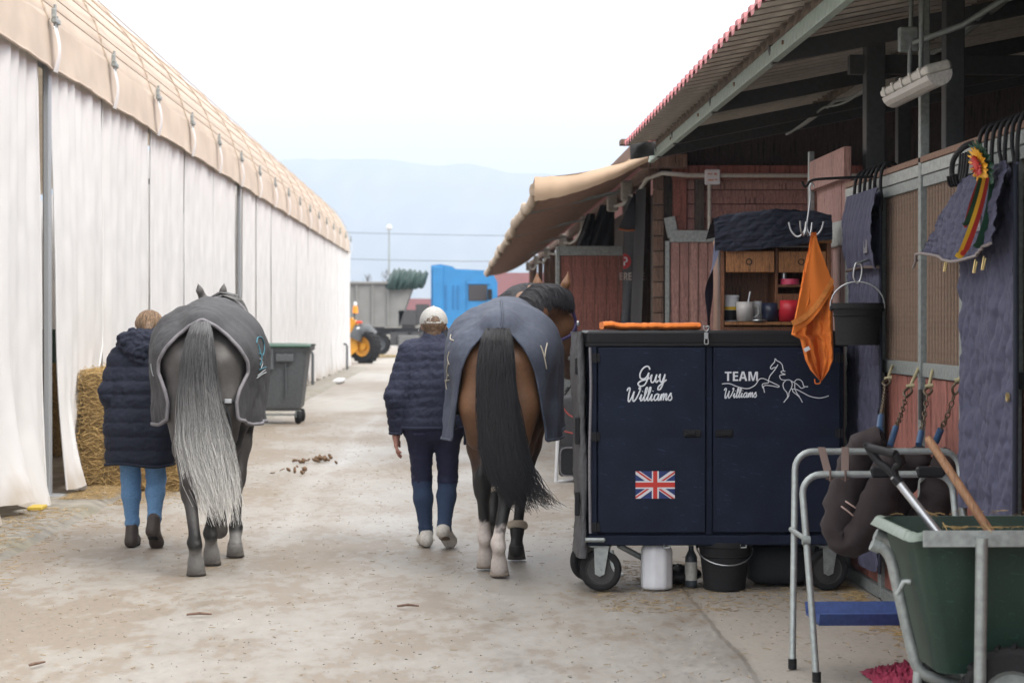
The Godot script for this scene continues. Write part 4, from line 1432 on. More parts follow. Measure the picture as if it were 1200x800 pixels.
func hair_lock(sh: Sh, rows: Array, P: Callable, count: int, colors: Array, seed_: int, r := 0.004, wave := 0.012, lump := 0.0) -> void:
	# rows: [f, y, s, half width, half depth], root to tip
	var rg := RandomNumberGenerator.new()
	rg.seed = seed_
	var clump := []
	for k in 46: clump.append([rg.randf_range(-1, 1), rg.randf_range(0.55, 1.45), rg.randf() * TAU, rg.randf_range(0.8, 1.0)])
	var n := rows.size() - 1
	for k in count:
		var a := rg.randf_range(-1, 1)
		var b := rg.randf_range(-1, 1)
		var l := 1.0 - pow(rg.randf(), 1.5) * 0.5
		var t0 := 0.0 if rg.randf() < 0.55 else rg.randf_range(0.0, 0.35)
		var ph := rg.randf() * TAU
		var cl = clump[rg.randi() % clump.size()]
		var tone: float = lerpf(1.0, cl[1], minf(lump * 1.6, 1.0)) * rg.randf_range(0.7, 1.3)
		if lump > 0: l *= cl[3]
		ph = lerpf(ph, cl[2], 0.8)
		var drift := rg.randf_range(-0.35, 0.35)
		var pts := []
		var m := 13
		for j in m:
			var t := lerpf(t0, l, j / (m - 1.0)) * n
			var q := mini(int(t), n - 1)
			var fr := t - q
			var A = rows[q]
			var B = rows[q + 1]
			var g := fr
			var w := lerpf(A[3], B[3], g)
			var d := lerpf(A[4], B[4], g)
			var aa := clampf(lerpf(a, cl[0], lump * t / n) + drift * 0.5 * t / n, -1.1, 1.1)
			var edge := sqrt(maxf(0.0, 1.0 - minf(aa * aa, 1.0)))
			var wv := wave * t / n * sin(ph + t * 2.2)
			pts.append(P.call(lerpf(A[0], B[0], g) - b * d * (0.35 + 0.65 * edge), lerpf(A[1], B[1], g), lerpf(A[2], B[2], g) + aa * w + wv))
		var c0: Color = colors[0] * tone
		var c1: Color = colors[-1] * (0.75 + 0.25 * tone)
		var i0 := sh.v.size()
		sh.strand(pts, r, r * 0.25, c0, c1)
		if colors.size() > 2:
			for j in m:
				var t := lerpf(t0, l, j / (m - 1.0))
				var c := t * (colors.size() - 1)
				var qi := mini(int(c), colors.size() - 2)
				var cc: Color = (colors[qi] as Color).lerp(colors[qi + 1], c - qi) * tone
				for e in 3: sh.c[i0 + j * 3 + e] = cc

func on_surface(sh: Sh, px: float, py: float, lift := 0.004) -> Vector3:  # where the sight line through a spot of the photograph meets a cloth
	var dir := (at(px, py, 10.0) - CAM).normalized()
	var best := 1e9
	var bi := 0
	for k in sh.v.size():
		var w := sh.v[k] - CAM
		var along := w.dot(dir)
		if sh.n[k].dot(dir) > -0.22: continue
		var d := (w - dir * along).length_squared() * 40.0 + along * 0.02
		if d < best:
			best = d; bi = k
	var tt := (sh.v[bi] - CAM).dot(sh.n[bi]) / dir.dot(sh.n[bi])
	return CAM + dir * tt + sh.n[bi] * lift

func stitched(lines: Array, on: Sh, r: float) -> Sh:  # embroidered strokes drawn on a cloth
	var o := Sh.new()
	for l in lines:
		var pts := []
		for q in spline(l, 3): pts.append(on_surface(on, q.x, q.y))
		o.tube(pts, r, 5)
	return o

func rug_bones(P: Callable, drop: float, wide: float) -> Array:
	var b := []
	for q in horse_trunk(P):
		b.append([q[0], q[1], q[2] + 0.026, q[3] + 0.026, 0.03])
	for s in [-1.0, 1.0]:
		b.append([P.call(0.47, 1.42, s * 0.115), P.call(0.45, drop, s * (0.13 + wide)), 0.236, 0.215, 0.03])
		b.append([P.call(0.17, 1.36, s * 0.10), P.call(0.24, drop, s * (0.125 + wide)), 0.165, 0.165, 0.03])
		b.append([P.call(0.85, 1.36, s * 0.05), P.call(0.85, drop, s * (0.11 + wide)), 0.275, 0.24, 0.03])
		b.append([P.call(1.30, 1.36, s * 0.11), P.call(1.28, drop, s * (0.13 + wide)), 0.225, 0.20, 0.03])
	b.append([P.call(0.13, 1.545, 0), P.call(0.62, 1.60, 0), 0.10, 0.135, 0.03])
	b.append([P.call(1.05, 1.60, 0), P.call(1.45, 1.60, 0), 0.125, 0.12, 0.03])
	b.append([P.call(1.40, 1.48, 0), P.call(1.55, 1.55, 0), 0.23, 0.20, 0.03])
	return b

func inverse_frame(base: Vector3, heading: float, p: Vector3) -> Vector3:  # (forward, height, sideways)
	var a := deg_to_rad(heading)
	var d := p - base
	return Vector3(d.x * sin(a) - d.z * cos(a), d.y, d.x * cos(a) + d.z * sin(a))

func make_rug(P: Callable, base: Vector3, head: float, open: Array, hem: Callable, wide: float, amp: float, seed_: int) -> Array:
	var f := Field.new(rug_bones(P, 0.72, wide), 0.017, 0.03)
	var sh := f.sh()
	var nz := noise(seed_, 1.0, 4)
	sh.push(func(p, n):
		var q := inverse_frame(base, head, p)
		var low: float = clampf((1.45 - q.y) / 0.5, 0, 1)
		var fold: float = sin(q.x * 17.0 + 3.0 * nz.get_noise_2d(q.x * 2, q.y * 0.6) + q.y * 2.0)
		var tuck: float = nz.get_noise_3d(p.x * 5, p.y * 2.5, p.z * 5)
		var diag: float = nz.get_noise_3d(p.x * 9 + p.y * 5, p.y * 3, p.z * 9)
		return amp * (0.016 * low * fold + 0.022 * low * tuck + 0.009 * diag + 0.003))
	var edges := sh.cut(func(p):
		var q := inverse_frame(base, head, p)
		var g: float = minf(q.y - hem.call(q), 1.52 - q.x)
		if q.x < 0.62 and q.y < open[-1][0] + 0.12:
			var w: float = pl(open, q.y)
			if q.y > open[-1][0]: w -= (q.y - open[-1][0]) * 2.0
			g = minf(g, maxf(absf(q.z) - w, (q.x - 0.46)))
		return g)
	return [sh, edges]

func trims(edges: Array, r: float, called: String, m: Material, parent: Node3D) -> void:
	for l in edges:
		if l.size() < 6: continue
		var pts := []
		for k in range(0, l.size(), 2):
			pts.append((l[maxi(k - 1, 0)] + l[mini(k + 1, l.size() - 1)] + l[k]) / 3.0)
		if pts.size() < 3: continue
		var o := Sh.new()
		o.tube(pts, r, 6)
		part(o, called, m, parent)

func build_grey_horse() -> void:
	var base := V(-1.615, 0, 12.93)
	var head := -2.0
	var P := frame(base, head)
	var t := thing("horse", "dappled grey horse in a charcoal rug with a long silver tail, walking away", "horse", base)
	var b := horse_trunk(P)
	b.append_array(hind_leg(P, -1, -0.10, -0.03, Vector2(-0.05, 0.55)))
	b.append_array(hind_leg(P, 1, 0.46, 0.02, Vector2(0.34, 0.56)))
	b.append_array(fore_leg(P, 1, 0.90, 0.14, Vector2(1.14, 0.52), Vector2(0.99, 0.19)))
	b.append_array(fore_leg(P, -1, 1.02, 0.02, Vector2(1.42, 0.60), Vector2(1.13, 0.40), 0.20))
	# neck and head, carried level
	b.append_array([
		[P.call(1.38, 1.420, 0), P.call(1.70, 1.540, 0 - 0.05), 0.20, 0.155, 0.03], [P.call(1.70, 1.540, 0 - 0.05), P.call(2.05, 1.645, 0.03 - 0.13), 0.15, 0.11, 0.03],
		[P.call(1.35, 1.550, 0), P.call(2.02, 1.685, 0.03 - 0.13), 0.09, 0.06, 0.03],
		[P.call(2.08, 1.655, 0.04 - 0.13), P.call(2.20, 1.505, 0.05 - 0.13), 0.085, 0.115, 0.02], [P.call(2.20, 1.505, 0.05 - 0.13), P.call(2.42, 1.185, 0.07 - 0.13), 0.10, 0.065, 0.02],
		[P.call(2.42, 1.185, 0.07 - 0.13), P.call(2.46, 1.125, 0.07 - 0.13), 0.068, 0.060, 0.015],
	])
	for s in [-1.0, 1.0]:
		b.append([P.call(2.08, 1.715, 0.03 - 0.13 + s * 0.06), P.call(2.02, 1.815, 0.02 - 0.13 + s * 0.085), 0.030, 0.022, 0.01])
		b.append([P.call(2.02, 1.815, 0.02 - 0.13 + s * 0.085), P.call(2.01, 1.870, 0.02 - 0.13 + s * 0.095), 0.022, 0.006, 0.008])
		b.append([P.call(2.17, 1.555, 0.05 - 0.13 + s * 0.09), P.call(2.20, 1.545, 0.05 - 0.13 + s * 0.09), 0.028, 0.026, 0.01])
	var sh := Field.new(b, 0.0145, 0.02).sh()
	var nz := noise(71, 9.0, 2, FastNoiseLite.TYPE_CELLULAR)
	nz.cellular_return_type = FastNoiseLite.RETURN_DISTANCE
	var n2 := noise(72, 3.0, 3)
	sh.paint(func(p, n):
		var q := inverse_frame(base, head, p)
		var dap: float = clampf(nz.get_noise_3dv(p) + 0.75, 0, 1)
		var c := Color(0.070, 0.064, 0.062).lerp(Color(0.150, 0.142, 0.138), dap * 0.75 * clampf((q.y - 0.75) * 3, 0, 1))
		c = c * (1.0 + 0.25 * n2.get_noise_3dv(p))
		var leg := clampf((0.82 - q.y) / 0.25, 0, 1)
		c = c.lerp(Color(0.042, 0.039, 0.039), leg * 0.85)
		c = c.lerp(Color(0.010, 0.010, 0.011), clampf((0.36 - q.y) / 0.08, 0, 1))
		c = c.lerp(Color(0.20, 0.196, 0.192), clampf((0.185 - q.y) / 0.03, 0, 1))
		if q.x > 1.9: c = c.lerp(Color(0.12, 0.115, 0.112), 0.6)
		return c)
	part(sh, "body", M["coat"], t)
	var hm := mat("hoof grey", lin(0.15, 0.14, 0.132), 0.65, 0, "grunge", 8)
	hoof(P, -0.10, 0, -0.03, hm, t); hoof(P, 0.46, 0, 0.02, hm, t); hoof(P, 0.90, 0, 0.14, hm, t); hoof(P, 1.03, 0.20, 0.02, hm, t, -1.15)
	# rug
	var hem := func(q: Vector3) -> float: return 0.93 + 0.10 * clampf((0.25 - q.x) * 2.0, 0, 1) - 0.04 * clampf(q.x - 0.6, 0, 1)
	var r := make_rug(P, base, head, [[0.7, 0.225], [0.95, 0.225], [1.08, 0.215], [1.16, 0.235], [1.27, 0.285], [1.34, 0.280], [1.42, 0.235], [1.50, 0.160], [1.56, 0.085], [1.595, 0.02]], hem, 0.0, 1.15, 73)
	var cloth: Sh = r[0]
	var keep := Sh.new().add(cloth)
	var rug := part(cloth, "rug", M["rug grey"], t)
	trims(r[1], 0.0125, "binding", M["trim grey"], rug)
	var teal := mat("teal thread", lin(0.05, 0.17, 0.22), 0.7)
	var e := stitched([[Vector2(300, 402), Vector2(301, 396), Vector2(305, 395), Vector2(308, 400), Vector2(309, 408), Vector2(307, 416), Vector2(303, 414)], [Vector2(302, 404), Vector2(304, 412), Vector2(306, 420), Vector2(304, 428)], [Vector2(303, 433), Vector2(308, 431), Vector2(311, 430)]], keep, 0.0042)
	part(e, "embroidery", teal, rug)
	e = stitched([[Vector2(304, 420), Vector2(307, 425), Vector2(305, 431)], [Vector2(300, 443), Vector2(305, 439), Vector2(311, 436)], [Vector2(301, 440), Vector2(306, 436), Vector2(310, 433)]], keep, 0.0036)
	part(e, "embroidery", mat("grey thread", lin(0.36, 0.38, 0.40), 0.7), rug)
	e = stitched([[Vector2(177, 426), Vector2(178, 434), Vector2(180, 440)]], keep, 0.0042)
	part(e, "embroidery", mat("grey thread", lin(0.36, 0.38, 0.40), 0.7), rug)
	# strap and buckle under the tail
	e = Sh.new()
	e.tube([P.call(0.05, 1.09, 0.22), P.call(0.0, 1.085, 0.15), P.call(0.02, 1.07, 0.10)], 0.012, 6)
	e.tube([P.call(0.0, 1.08, 0.14), P.call(0.0, 1.0, 0.17), P.call(0.02, 0.89, 0.185)], [0.010, 0.009, 0.007], 6)
	var strap := part(e, "strap", M["rug black"], rug)
	e = Sh.new(); e.box(P.call(-0.01, 1.09, 0.165), Vector3(0.05, 0.03, 0.015), 0.005); part(e, "buckle", M["steel"], strap)
	# tail and mane
	var hair := Sh.new()
	var rows := [[0.10, 1.57, 0.0, 0.03, 0.02], [0.03, 1.59, -0.005, 0.050, 0.03], [-0.035, 1.51, -0.01, 0.080, 0.045], [-0.05, 1.36, -0.015, 0.105, 0.055], [-0.05, 1.18, -0.015, 0.125, 0.06], [-0.06, 1.0, 0.0, 0.155, 0.065], [-0.08, 0.82, 0.025, 0.185, 0.07], [-0.10, 0.64, 0.065, 0.185, 0.07], [-0.11, 0.48, 0.105, 0.165, 0.07], [-0.10, 0.30, 0.150, 0.135, 0.06]]
	var g0 := Color(0.20, 0.20, 0.205)
	hair_lock(hair, rows, P, 4200, [Color(0.15, 0.15, 0.155), Color(0.075, 0.076, 0.08), Color(0.065, 0.066, 0.07), Color(0.24, 0.24, 0.24), Color(0.58, 0.57, 0.555), Color(0.80, 0.785, 0.755)], 5, 0.0030, 0.014, 0.45)
	part(hair, "tail", M["hair"], t)
	hair = Sh.new()
	var mr := [[2.02, 1.77, -0.08, 0.03, 0.12], [1.98, 1.80, -0.02, 0.03, 0.14], [1.94, 1.78, 0.06, 0.03, 0.15], [1.92, 1.66, 0.11, 0.02, 0.16]]
	hair_lock(hair, mr, P, 200, [Color(0.14, 0.14, 0.145), Color(0.22, 0.22, 0.22)], 9, 0.005)
	mr = [[1.66, 1.74, -0.04, 0.03, 0.2], [1.70, 1.775, 0.02, 0.03, 0.26], [1.74, 1.74, 0.10, 0.03, 0.28], [1.74, 1.6, 0.16, 0.02, 0.28]]
	hair_lock(hair, mr, P, 350, [Color(0.12, 0.12, 0.125), Color(0.2, 0.2, 0.2)], 10, 0.005)
	part(hair, "mane", M["hair"], t)
	# lead rope loop by the girl's side
	var rope := Sh.new()
	rope.tube(spline([V(-1.86, 1.1, 14.6), V(-1.93, 0.75, 14.45), V(-1.935, 0.58, 14.4), V(-1.90, 0.55, 14.35), V(-1.86, 0.62, 14.35), V(-1.84, 0.9, 14.5), P.call(2.35, 1.25, 0.0)], 8), 0.012, 6)
	tag(part(rope, "lead_rope", M["black rubber"]), "black lead rope looping below the grey horse's head", "rope")

func build_bay_horse() -> void:
	var base := V(0.245, 0, 12.78)
	var head := 5.5
	var P := frame(base, head)
	var t := thing("horse", "bay horse with white hind socks, navy rug and black tail, walking away", "horse", base)
	var b := horse_trunk(P)
	b.append_array(hind_leg(P, 1, -0.05, 0.015, Vector2(-0.02, 0.55)))
	b.append_array(hind_leg(P, -1, 0.36, -0.105, Vector2(0.27, 0.56)))
	b.append_array(fore_leg(P, 1, 0.86, 0.06, Vector2(1.10, 0.52), Vector2(0.94, 0.19)))
	b.append_array(fore_leg(P, -1, 1.0, -0.10, Vector2(1.42, 0.60), Vector2(1.13, 0.42), 0.20))
	# neck bends to the right, head turned with its cheek in view
	var nk := [P.call(1.38, 1.450, 0.0), P.call(1.68, 1.620, 0.05), P.call(1.95, 1.695, 0.12), P.call(2.14, 1.715, 0.20)]
	b.append_array([
		[nk[0], nk[1], 0.20, 0.155, 0.03], [nk[1], nk[2], 0.15, 0.12, 0.03], [nk[2], nk[3], 0.12, 0.095, 0.03],
		[P.call(1.35, 1.600, 0.0), P.call(1.95, 1.760, 0.10), 0.08, 0.06, 0.03], [P.call(1.95, 1.760, 0.10), P.call(2.16, 1.765, 0.20), 0.06, 0.05, 0.02],
		[P.call(2.20, 1.685, 0.23), P.call(2.25, 1.545, 0.27), 0.085, 0.115, 0.02], [P.call(2.25, 1.565, 0.27), P.call(2.40, 1.275, 0.34), 0.10, 0.066, 0.02],
		[P.call(2.40, 1.275, 0.34), P.call(2.42, 1.215, 0.345), 0.068, 0.058, 0.015], [P.call(2.30, 1.695, 0.27), P.call(2.46, 1.335, 0.35), 0.06, 0.05, 0.015],
	])
	for s in [-1.0, 1.0]:
		b.append([P.call(2.20, 1.765, 0.21 + s * 0.07), P.call(2.17, 1.865, 0.23 + s * 0.105), 0.036, 0.030, 0.01])
		b.append([P.call(2.17, 1.865, 0.23 + s * 0.105), P.call(2.17, 1.955, 0.235 + s * 0.115), 0.030, 0.006, 0.008])
		b.append([P.call(2.28, 1.605, 0.28 + s * 0.085), P.call(2.30, 1.595, 0.285 + s * 0.085), 0.028, 0.026, 0.01])
	var sh := Field.new(b, 0.0145, 0.02).sh()
	var n2 := noise(82, 3.0, 3)
	sh.paint(func(p, n):
		var q := inverse_frame(base, head, p)
		var c := Color(0.170, 0.078, 0.036) * (1.0 + 0.25 * n2.get_noise_3dv(p))
		c = c.lerp(Color(0.24, 0.125, 0.068), clampf(0.5 - absf(q.y - 1.15) * 2.0, 0, 0.5))
		var leg := clampf((0.86 - q.y + 0.08 * n2.get_noise_3dv(p * 2)) / 0.24, 0, 1)
		c = c.lerp(Color(0.014, 0.012, 0.012), leg)
		if q.x < 0.62 and q.y < 0.5:
			c = c.lerp(Color(0.60, 0.53, 0.49), clampf((0.325 - q.y + 0.05 * n2.get_noise_3dv(p * 4)) / 0.035, 0, 1))
		if q.x > 1.9: c = c.lerp(Color(0.26, 0.125, 0.06), 0.6)
		if q.x > 2.25 and q.y < 1.45: c = c.lerp(Color(0.05, 0.03, 0.025), clampf((1.45 - q.y) * 6, 0, 0.8))
		return c)
	part(sh, "body", M["coat"], t)
	var pale := mat("hoof pale", lin(0.42, 0.35, 0.29), 0.65, 0, "grunge", 8)
	var dark := mat("hoof dark", lin(0.075, 0.068, 0.064), 0.65, 0, "grunge", 8)
	hoof(P, -0.05, 0, 0.015, pale, t); hoof(P, 0.36, 0, -0.105, pale, t); hoof(P, 0.86, 0, 0.06, dark, t); hoof(P, 1.01, 0.20, -0.10, dark, t, -1.15)
	# fleece bands above the front hooves
	for q in [[0.955, 0.225, 0.06, 0.0], [1.12, 0.405, -0.10, -0.9]]:
		var ring := Sh.new()
		var ln := []
		for k in 15:
			var a := TAU * k / 14
			var v := Vector2(cos(a) * 0.052, 0).rotated(-0.25 + q[3])
			ln.append(P.call(q[0] + v.x, q[1] + v.y, q[2] + sin(a) * 0.052))
		ring.tube(ln, 0.021, 8, false, 1.3)
		part(ring, "fleece_band", mat("fleece", lin(0.55, 0.48, 0.38), 0.95, 0, "fine", 15, 0.4), t)
	# rug
	var hem := func(q: Vector3) -> float: return 0.84 + 0.13 * clampf((q.x - 0.35) * 1.6, 0, 1) * (1.0 if q.z < 0 else 0.35)
	var r := make_rug(P, base, head, [[0.7, 0.30], [0.9, 0.295], [1.15, 0.26], [1.28, 0.235], [1.36, 0.205], [1.43, 0.165], [1.50, 0.10], [1.54, 0.035]], hem, 0.05, 1.0, 83)
	var cloth: Sh = r[0]
	var keep := Sh.new().add(cloth)
	var rug := part(cloth, "rug", M["rug navy"], t)
	trims(r[1], 0.009, "binding", M["rug navy"], rug)
	var e := Sh.new()
	var ln := []
	for k in 12: ln.append(on_surface(keep, 588.0 - 0.8 * k + 8.0 * sin(k * 0.12), 384.0 - 2.9 * k, 0.006))
	e.tube(ln, 0.006, 5)
	part(e, "seam", M["rug navy"], rug)
	# worn lettering on both flanks, seen edge on
	e = stitched([[Vector2(529, 392), Vector2(528, 397), Vector2(532, 399)], [Vector2(527, 412), Vector2(525, 420), Vector2(527, 427)], [Vector2(526, 424), Vector2(524, 434), Vector2(526, 440)], [Vector2(522, 446), Vector2(527, 445)], [Vector2(525, 438), Vector2(523, 449), Vector2(524, 456)]], keep, 0.0036)
	part(e, "lettering", mat("worn thread", lin(0.42, 0.38, 0.31), 0.8), rug)
	e = stitched([[Vector2(633, 405), Vector2(636, 413), Vector2(638, 421), Vector2(640, 432)], [Vector2(641, 402), Vector2(639, 410), Vector2(638, 418)]], keep, 0.0048)
	part(e, "lettering", M["worn thread"], rug)
	# tail, mane, forelock
	var blk := Color(0.013, 0.013, 0.016)
	var hair := Sh.new()
	var rows := [[0.10, 1.52, 0.0, 0.04, 0.02], [0.03, 1.55, 0.0, 0.075, 0.03], [-0.03, 1.47, -0.005, 0.10, 0.045], [-0.05, 1.32, -0.005, 0.118, 0.055], [-0.05, 1.15, 0.0, 0.125, 0.06], [-0.06, 0.98, 0.015, 0.14, 0.065], [-0.08, 0.80, 0.045, 0.155, 0.075], [-0.10, 0.64, 0.09, 0.155, 0.08], [-0.11, 0.50, 0.145, 0.14, 0.08], [-0.10, 0.38, 0.21, 0.12, 0.07]]
	hair_lock(hair, rows, P, 3600, [blk * 1.2, blk, blk, blk * 1.2], 15, 0.0032, 0.016, 0.45)
	rows = [[-0.06, 0.85, 0.06, 0.10, 0.05], [-0.08, 0.70, 0.14, 0.10, 0.05], [-0.1, 0.56, 0.22, 0.09, 0.05], [-0.1, 0.47, 0.31, 0.07, 0.05], [-0.1, 0.42, 0.40, 0.06, 0.04]]
	hair_lock(hair, rows, P, 170, [blk * 1.4, blk * 1.8], 16, 0.0024, 0.04, 0.3)
	part(hair, "tail", M["hair"], t)
	hair = Sh.new()
	var crest := [[1.50, 1.71, 0.0], [1.66, 1.765, 0.035], [1.82, 1.80, 0.065], [1.97, 1.815, 0.10], [2.12, 1.815, 0.18], [2.22, 1.80, 0.23]]
	var rg := RandomNumberGenerator.new()
	rg.seed = 20
	var nm := noise(84, 3.0, 3)
	for k in 3600:
		var f := rg.randf() * (crest.size() - 1.001)
		var q := int(f)
		var c := []
		for ax in 3: c.append(lerpf(crest[q][ax], crest[q + 1][ax], f - q))
		var side := 1.0 if rg.randf() < 0.66 else -1.0
		var L: float = rg.randf_range(0.75, 1.15) * (1.0 + 0.35 * nm.get_noise_2d(f * 1.5, 3.0 * side))
		var back: float = -0.05 * rg.randf() + 0.05 * nm.get_noise_2d(f * 3.0, 7.0)
		var up := rg.randf_range(-0.012, 0.016)
		var tone := rg.randf_range(1.1, 2.6)
		var pts := []
		for step in 7:
			var w := step / 6.0
			var o: float = pl([[0, -0.02], [0.2, 0.035], [0.45, 0.105], [0.75, 0.145], [1, 0.155]], w)
			var y: float = pl([[0, 0.0], [0.2, 0.045], [0.45, 0.02], [0.75, -0.045], [1, -0.115]], w)
			pts.append(P.call(c[0] + back * w, c[1] + y * (1.0 if w < 0.4 else L) + up * (1.0 - w * 0.5), c[2] + side * (o + 0.006 * sin(f * 40.0 + w * 5.0) * w + up)))
		hair.strand(pts, 0.0036, 0.0018, blk * tone, blk * tone * 1.2)
	hair_lock(hair, [[2.2, 1.81, 0.22, 0.03, 0.03], [2.30, 1.78, 0.27, 0.04, 0.03], [2.36, 1.66, 0.31, 0.05, 0.03], [2.40, 1.56, 0.33, 0.05, 0.03]], P, 120, [blk, blk * 1.5], 40, 0.004)
	part(hair, "mane", M["hair"], t)
	# head collar
	var hc := Sh.new()
	hc.tube(spline([P.call(2.20, 1.785, 0.31), P.call(2.24, 1.675, 0.375), P.call(2.27, 1.575, 0.40), P.call(2.30, 1.475, 0.395), P.call(2.33, 1.415, 0.385)], 5), 0.013, 6)
	hc.tube(spline([P.call(2.33, 1.415, 0.385), P.call(2.42, 1.415, 0.38), P.call(2.48, 1.415, 0.345)], 4), 0.012, 6)
	hc.tube(spline([P.call(2.33, 1.415, 0.385), P.call(2.32, 1.355, 0.365), P.call(2.31, 1.315, 0.32)], 4), 0.012, 6)
	hc.tube(spline([P.call(2.27, 1.575, 0.40), P.call(2.18, 1.495, 0.37), P.call(2.14, 1.455, 0.30)], 4), 0.012, 6)
	var hcp := part(hc, "headcollar", mat("collar purple", lin(0.10, 0.075, 0.22), 0.7, 0, "weave", 12), t)
	hc = Sh.new()
	for q in [[2.33, 1.415, 0.40], [2.27, 1.575, 0.415], [2.31, 1.325, 0.35]]:
		hc.box(P.call(q[0], q[1], q[2]), Vector3(0.035, 0.04, 0.035), 0.012)
	part(hc, "fitting", M["steel"], hcp)

# ---------------------------------------------------------------- people
func hand_bones(P: Callable, wrist: Vector3, s: float) -> Array:
	# a relaxed hand hanging down: palm towards the thigh (s = -1 left, 1 right); local (forward, height, sideways)
	var g := func(v: Vector3) -> Vector3: return P.call(wrist.x + v.x, wrist.y + v.y, wrist.z + v.z * s)
	var b := [
		[g.call(Vector3(0, 0.03, 0)), g.call(Vector3(0, -0.02, 0)), 0.026, 0.025, 0.006],
		[g.call(Vector3(0.018, -0.02, 0)), g.call(Vector3(0.026, -0.085, 0)), 0.020, 0.015, 0.006],
		[g.call(Vector3(-0.012, -0.02, 0)), g.call(Vector3(-0.024, -0.08, 0)), 0.020, 0.014, 0.006],
		[g.call(Vector3(0.002, -0.02, 0)), g.call(Vector3(0.002, -0.085, 0)), 0.020, 0.015, 0.006],
	]
	var roots := [Vector3(0.032, -0.088, 0), Vector3(0.012, -0.094, 0), Vector3(-0.009, -0.091, 0), Vector3(-0.029, -0.082, 0)]
	var lens := [0.072, 0.080, 0.074, 0.058]
	for k in 4:
		var a: Vector3 = roots[k]
		var L: float = lens[k]
		var c := 0.35 + 0.12 * k
		var m := a + Vector3(0.004 * (1.5 - k), -cos(c * 0.4), -sin(c * 0.4)) * Vector3(1, L * 0.5, L * 0.5)
		var e := m + Vector3(0.0, -cos(c) , -sin(c)) * Vector3(1, L * 0.3, L * 0.3)
		var f := e + Vector3(0, -cos(c * 1.7), -sin(c * 1.7)) * Vector3(1, L * 0.25, L * 0.25)
		b.append([g.call(a), g.call(m), 0.0098, 0.0088, 0.003])
		b.append([g.call(m), g.call(e), 0.0088, 0.0080, 0.003])
		b.append([g.call(e), g.call(f), 0.0080, 0.0068, 0.003])
	b.append([g.call(Vector3(0.022, -0.028, -0.006)), g.call(Vector3(0.046, -0.062, -0.018)), 0.0125, 0.0100, 0.004])
	b.append([g.call(Vector3(0.046, -0.062, -0.018)), g.call(Vector3(0.050, -0.094, -0.024)), 0.0100, 0.0075, 0.003])
	return b

func head_bones(P: Callable, c: Vector3) -> Array:  # c: centre of the skull (forward, height, sideways)
	var g := func(x: float, y: float, z: float) -> Vector3: return P.call(c.x + x, c.y + y, c.z + z)
	var b := [
		[g.call(-0.022, 0.025, 0), g.call(0.025, 0.03, 0), 0.078, 0.074, 0.008],
		[g.call(-0.02, 0.0, 0), g.call(0.03, -0.01, 0), 0.072, 0.064, 0.008],
		[g.call(0.03, -0.04, 0), g.call(0.048, -0.085, 0), 0.052, 0.030, 0.008],
		[g.call(0.090, 0.0, 0), g.call(0.106, -0.030, 0), 0.010, 0.013, 0.005],
		[g.call(0.085, -0.062, -0.014), g.call(0.085, -0.062, 0.014), 0.010, 0.010, 0.004],
		[g.call(0.080, 0.020, -0.03), g.call(0.080, 0.020, 0.03), 0.014, 0.014, 0.006],
		[g.call(-0.02, -0.04, 0), g.call(-0.045, -0.15, 0), 0.056, 0.060, 0.012],
	]
	for s in [-1.0, 1.0]:
		b.append([g.call(0.0, 0.012, s * 0.078), g.call(0.004, -0.028, s * 0.076), 0.017, 0.011, 0.004])
		b.append([g.call(0.05, -0.02, s * 0.045), g.call(0.04, -0.06, s * 0.04), 0.022, 0.018, 0.008])
	return b

func leg_bones(P: Callable, hip: Vector3, knee: Vector3, ankle: Vector3, toe: Vector3, grow := 0.0) -> Array:
	var g := func(v: Vector3) -> Vector3: return P.call(v.x, v.y, v.z)
	return [
		[g.call(hip), g.call(knee), 0.088 + grow, 0.056 + grow, 0.012],
		[g.call(knee), g.call(knee.lerp(ankle, 0.35) + Vector3(-0.015, 0, 0)), 0.054 + grow, 0.054 + grow, 0.012],
		[g.call(knee.lerp(ankle, 0.35) + Vector3(-0.015, 0, 0)), g.call(ankle), 0.054 + grow, 0.035 + grow, 0.012],
		[g.call(ankle), g.call(toe), 0.034 + grow, 0.028 + grow, 0.01],
	]

func shoe(P: Callable, ankle: Vector3, heel: Vector3, toe: Vector3, upper: Material, sole: Material, parent: Node3D, high: float) -> void:
	var g := func(v: Vector3) -> Vector3: return P.call(v.x, v.y, v.z)
	var b := [
		[g.call(ankle + Vector3(0, high, 0)), g.call(heel + Vector3(0.01, 0.045, 0)), 0.044, 0.042, 0.012],
		[g.call(heel + Vector3(0.015, 0.04, 0)), g.call(toe + Vector3(-0.06, 0.04, 0)), 0.038, 0.044, 0.012],
		[g.call(toe + Vector3(-0.06, 0.036, 0)), g.call(toe + Vector3(0, 0.03, 0)), 0.042, 0.028, 0.012],
		[g.call(ankle + Vector3(0.02, 0.01, 0)), g.call(toe + Vector3(-0.08, 0.05, 0)), 0.04, 0.032, 0.012],
	]
	var sh := Field.new(b, 0.007, 0.012).sh()
	var s := part(sh, "shoe", upper, parent)
	var so := Sh.new()
	var a: Vector3 = g.call(heel + Vector3(-0.02, 0.012, 0))
	var d: Vector3 = g.call(toe + Vector3(0.02, 0.010, 0))
	var line := []
	var rad := []
	for k in 9:
		line.append(a.lerp(d, k / 8.0))
		rad.append([0.020, 0.036, 0.040, 0.037, 0.037, 0.043, 0.047, 0.042, 0.022][k])
	so.tube(line, rad, 12, true, 0.34)
	part(so, "sole", sole, s)

func quilted(y: float, pitch: float, amp: float) -> float:
	return amp * (pow(absf(sin(PI * y / pitch)), 0.55) - 0.6)

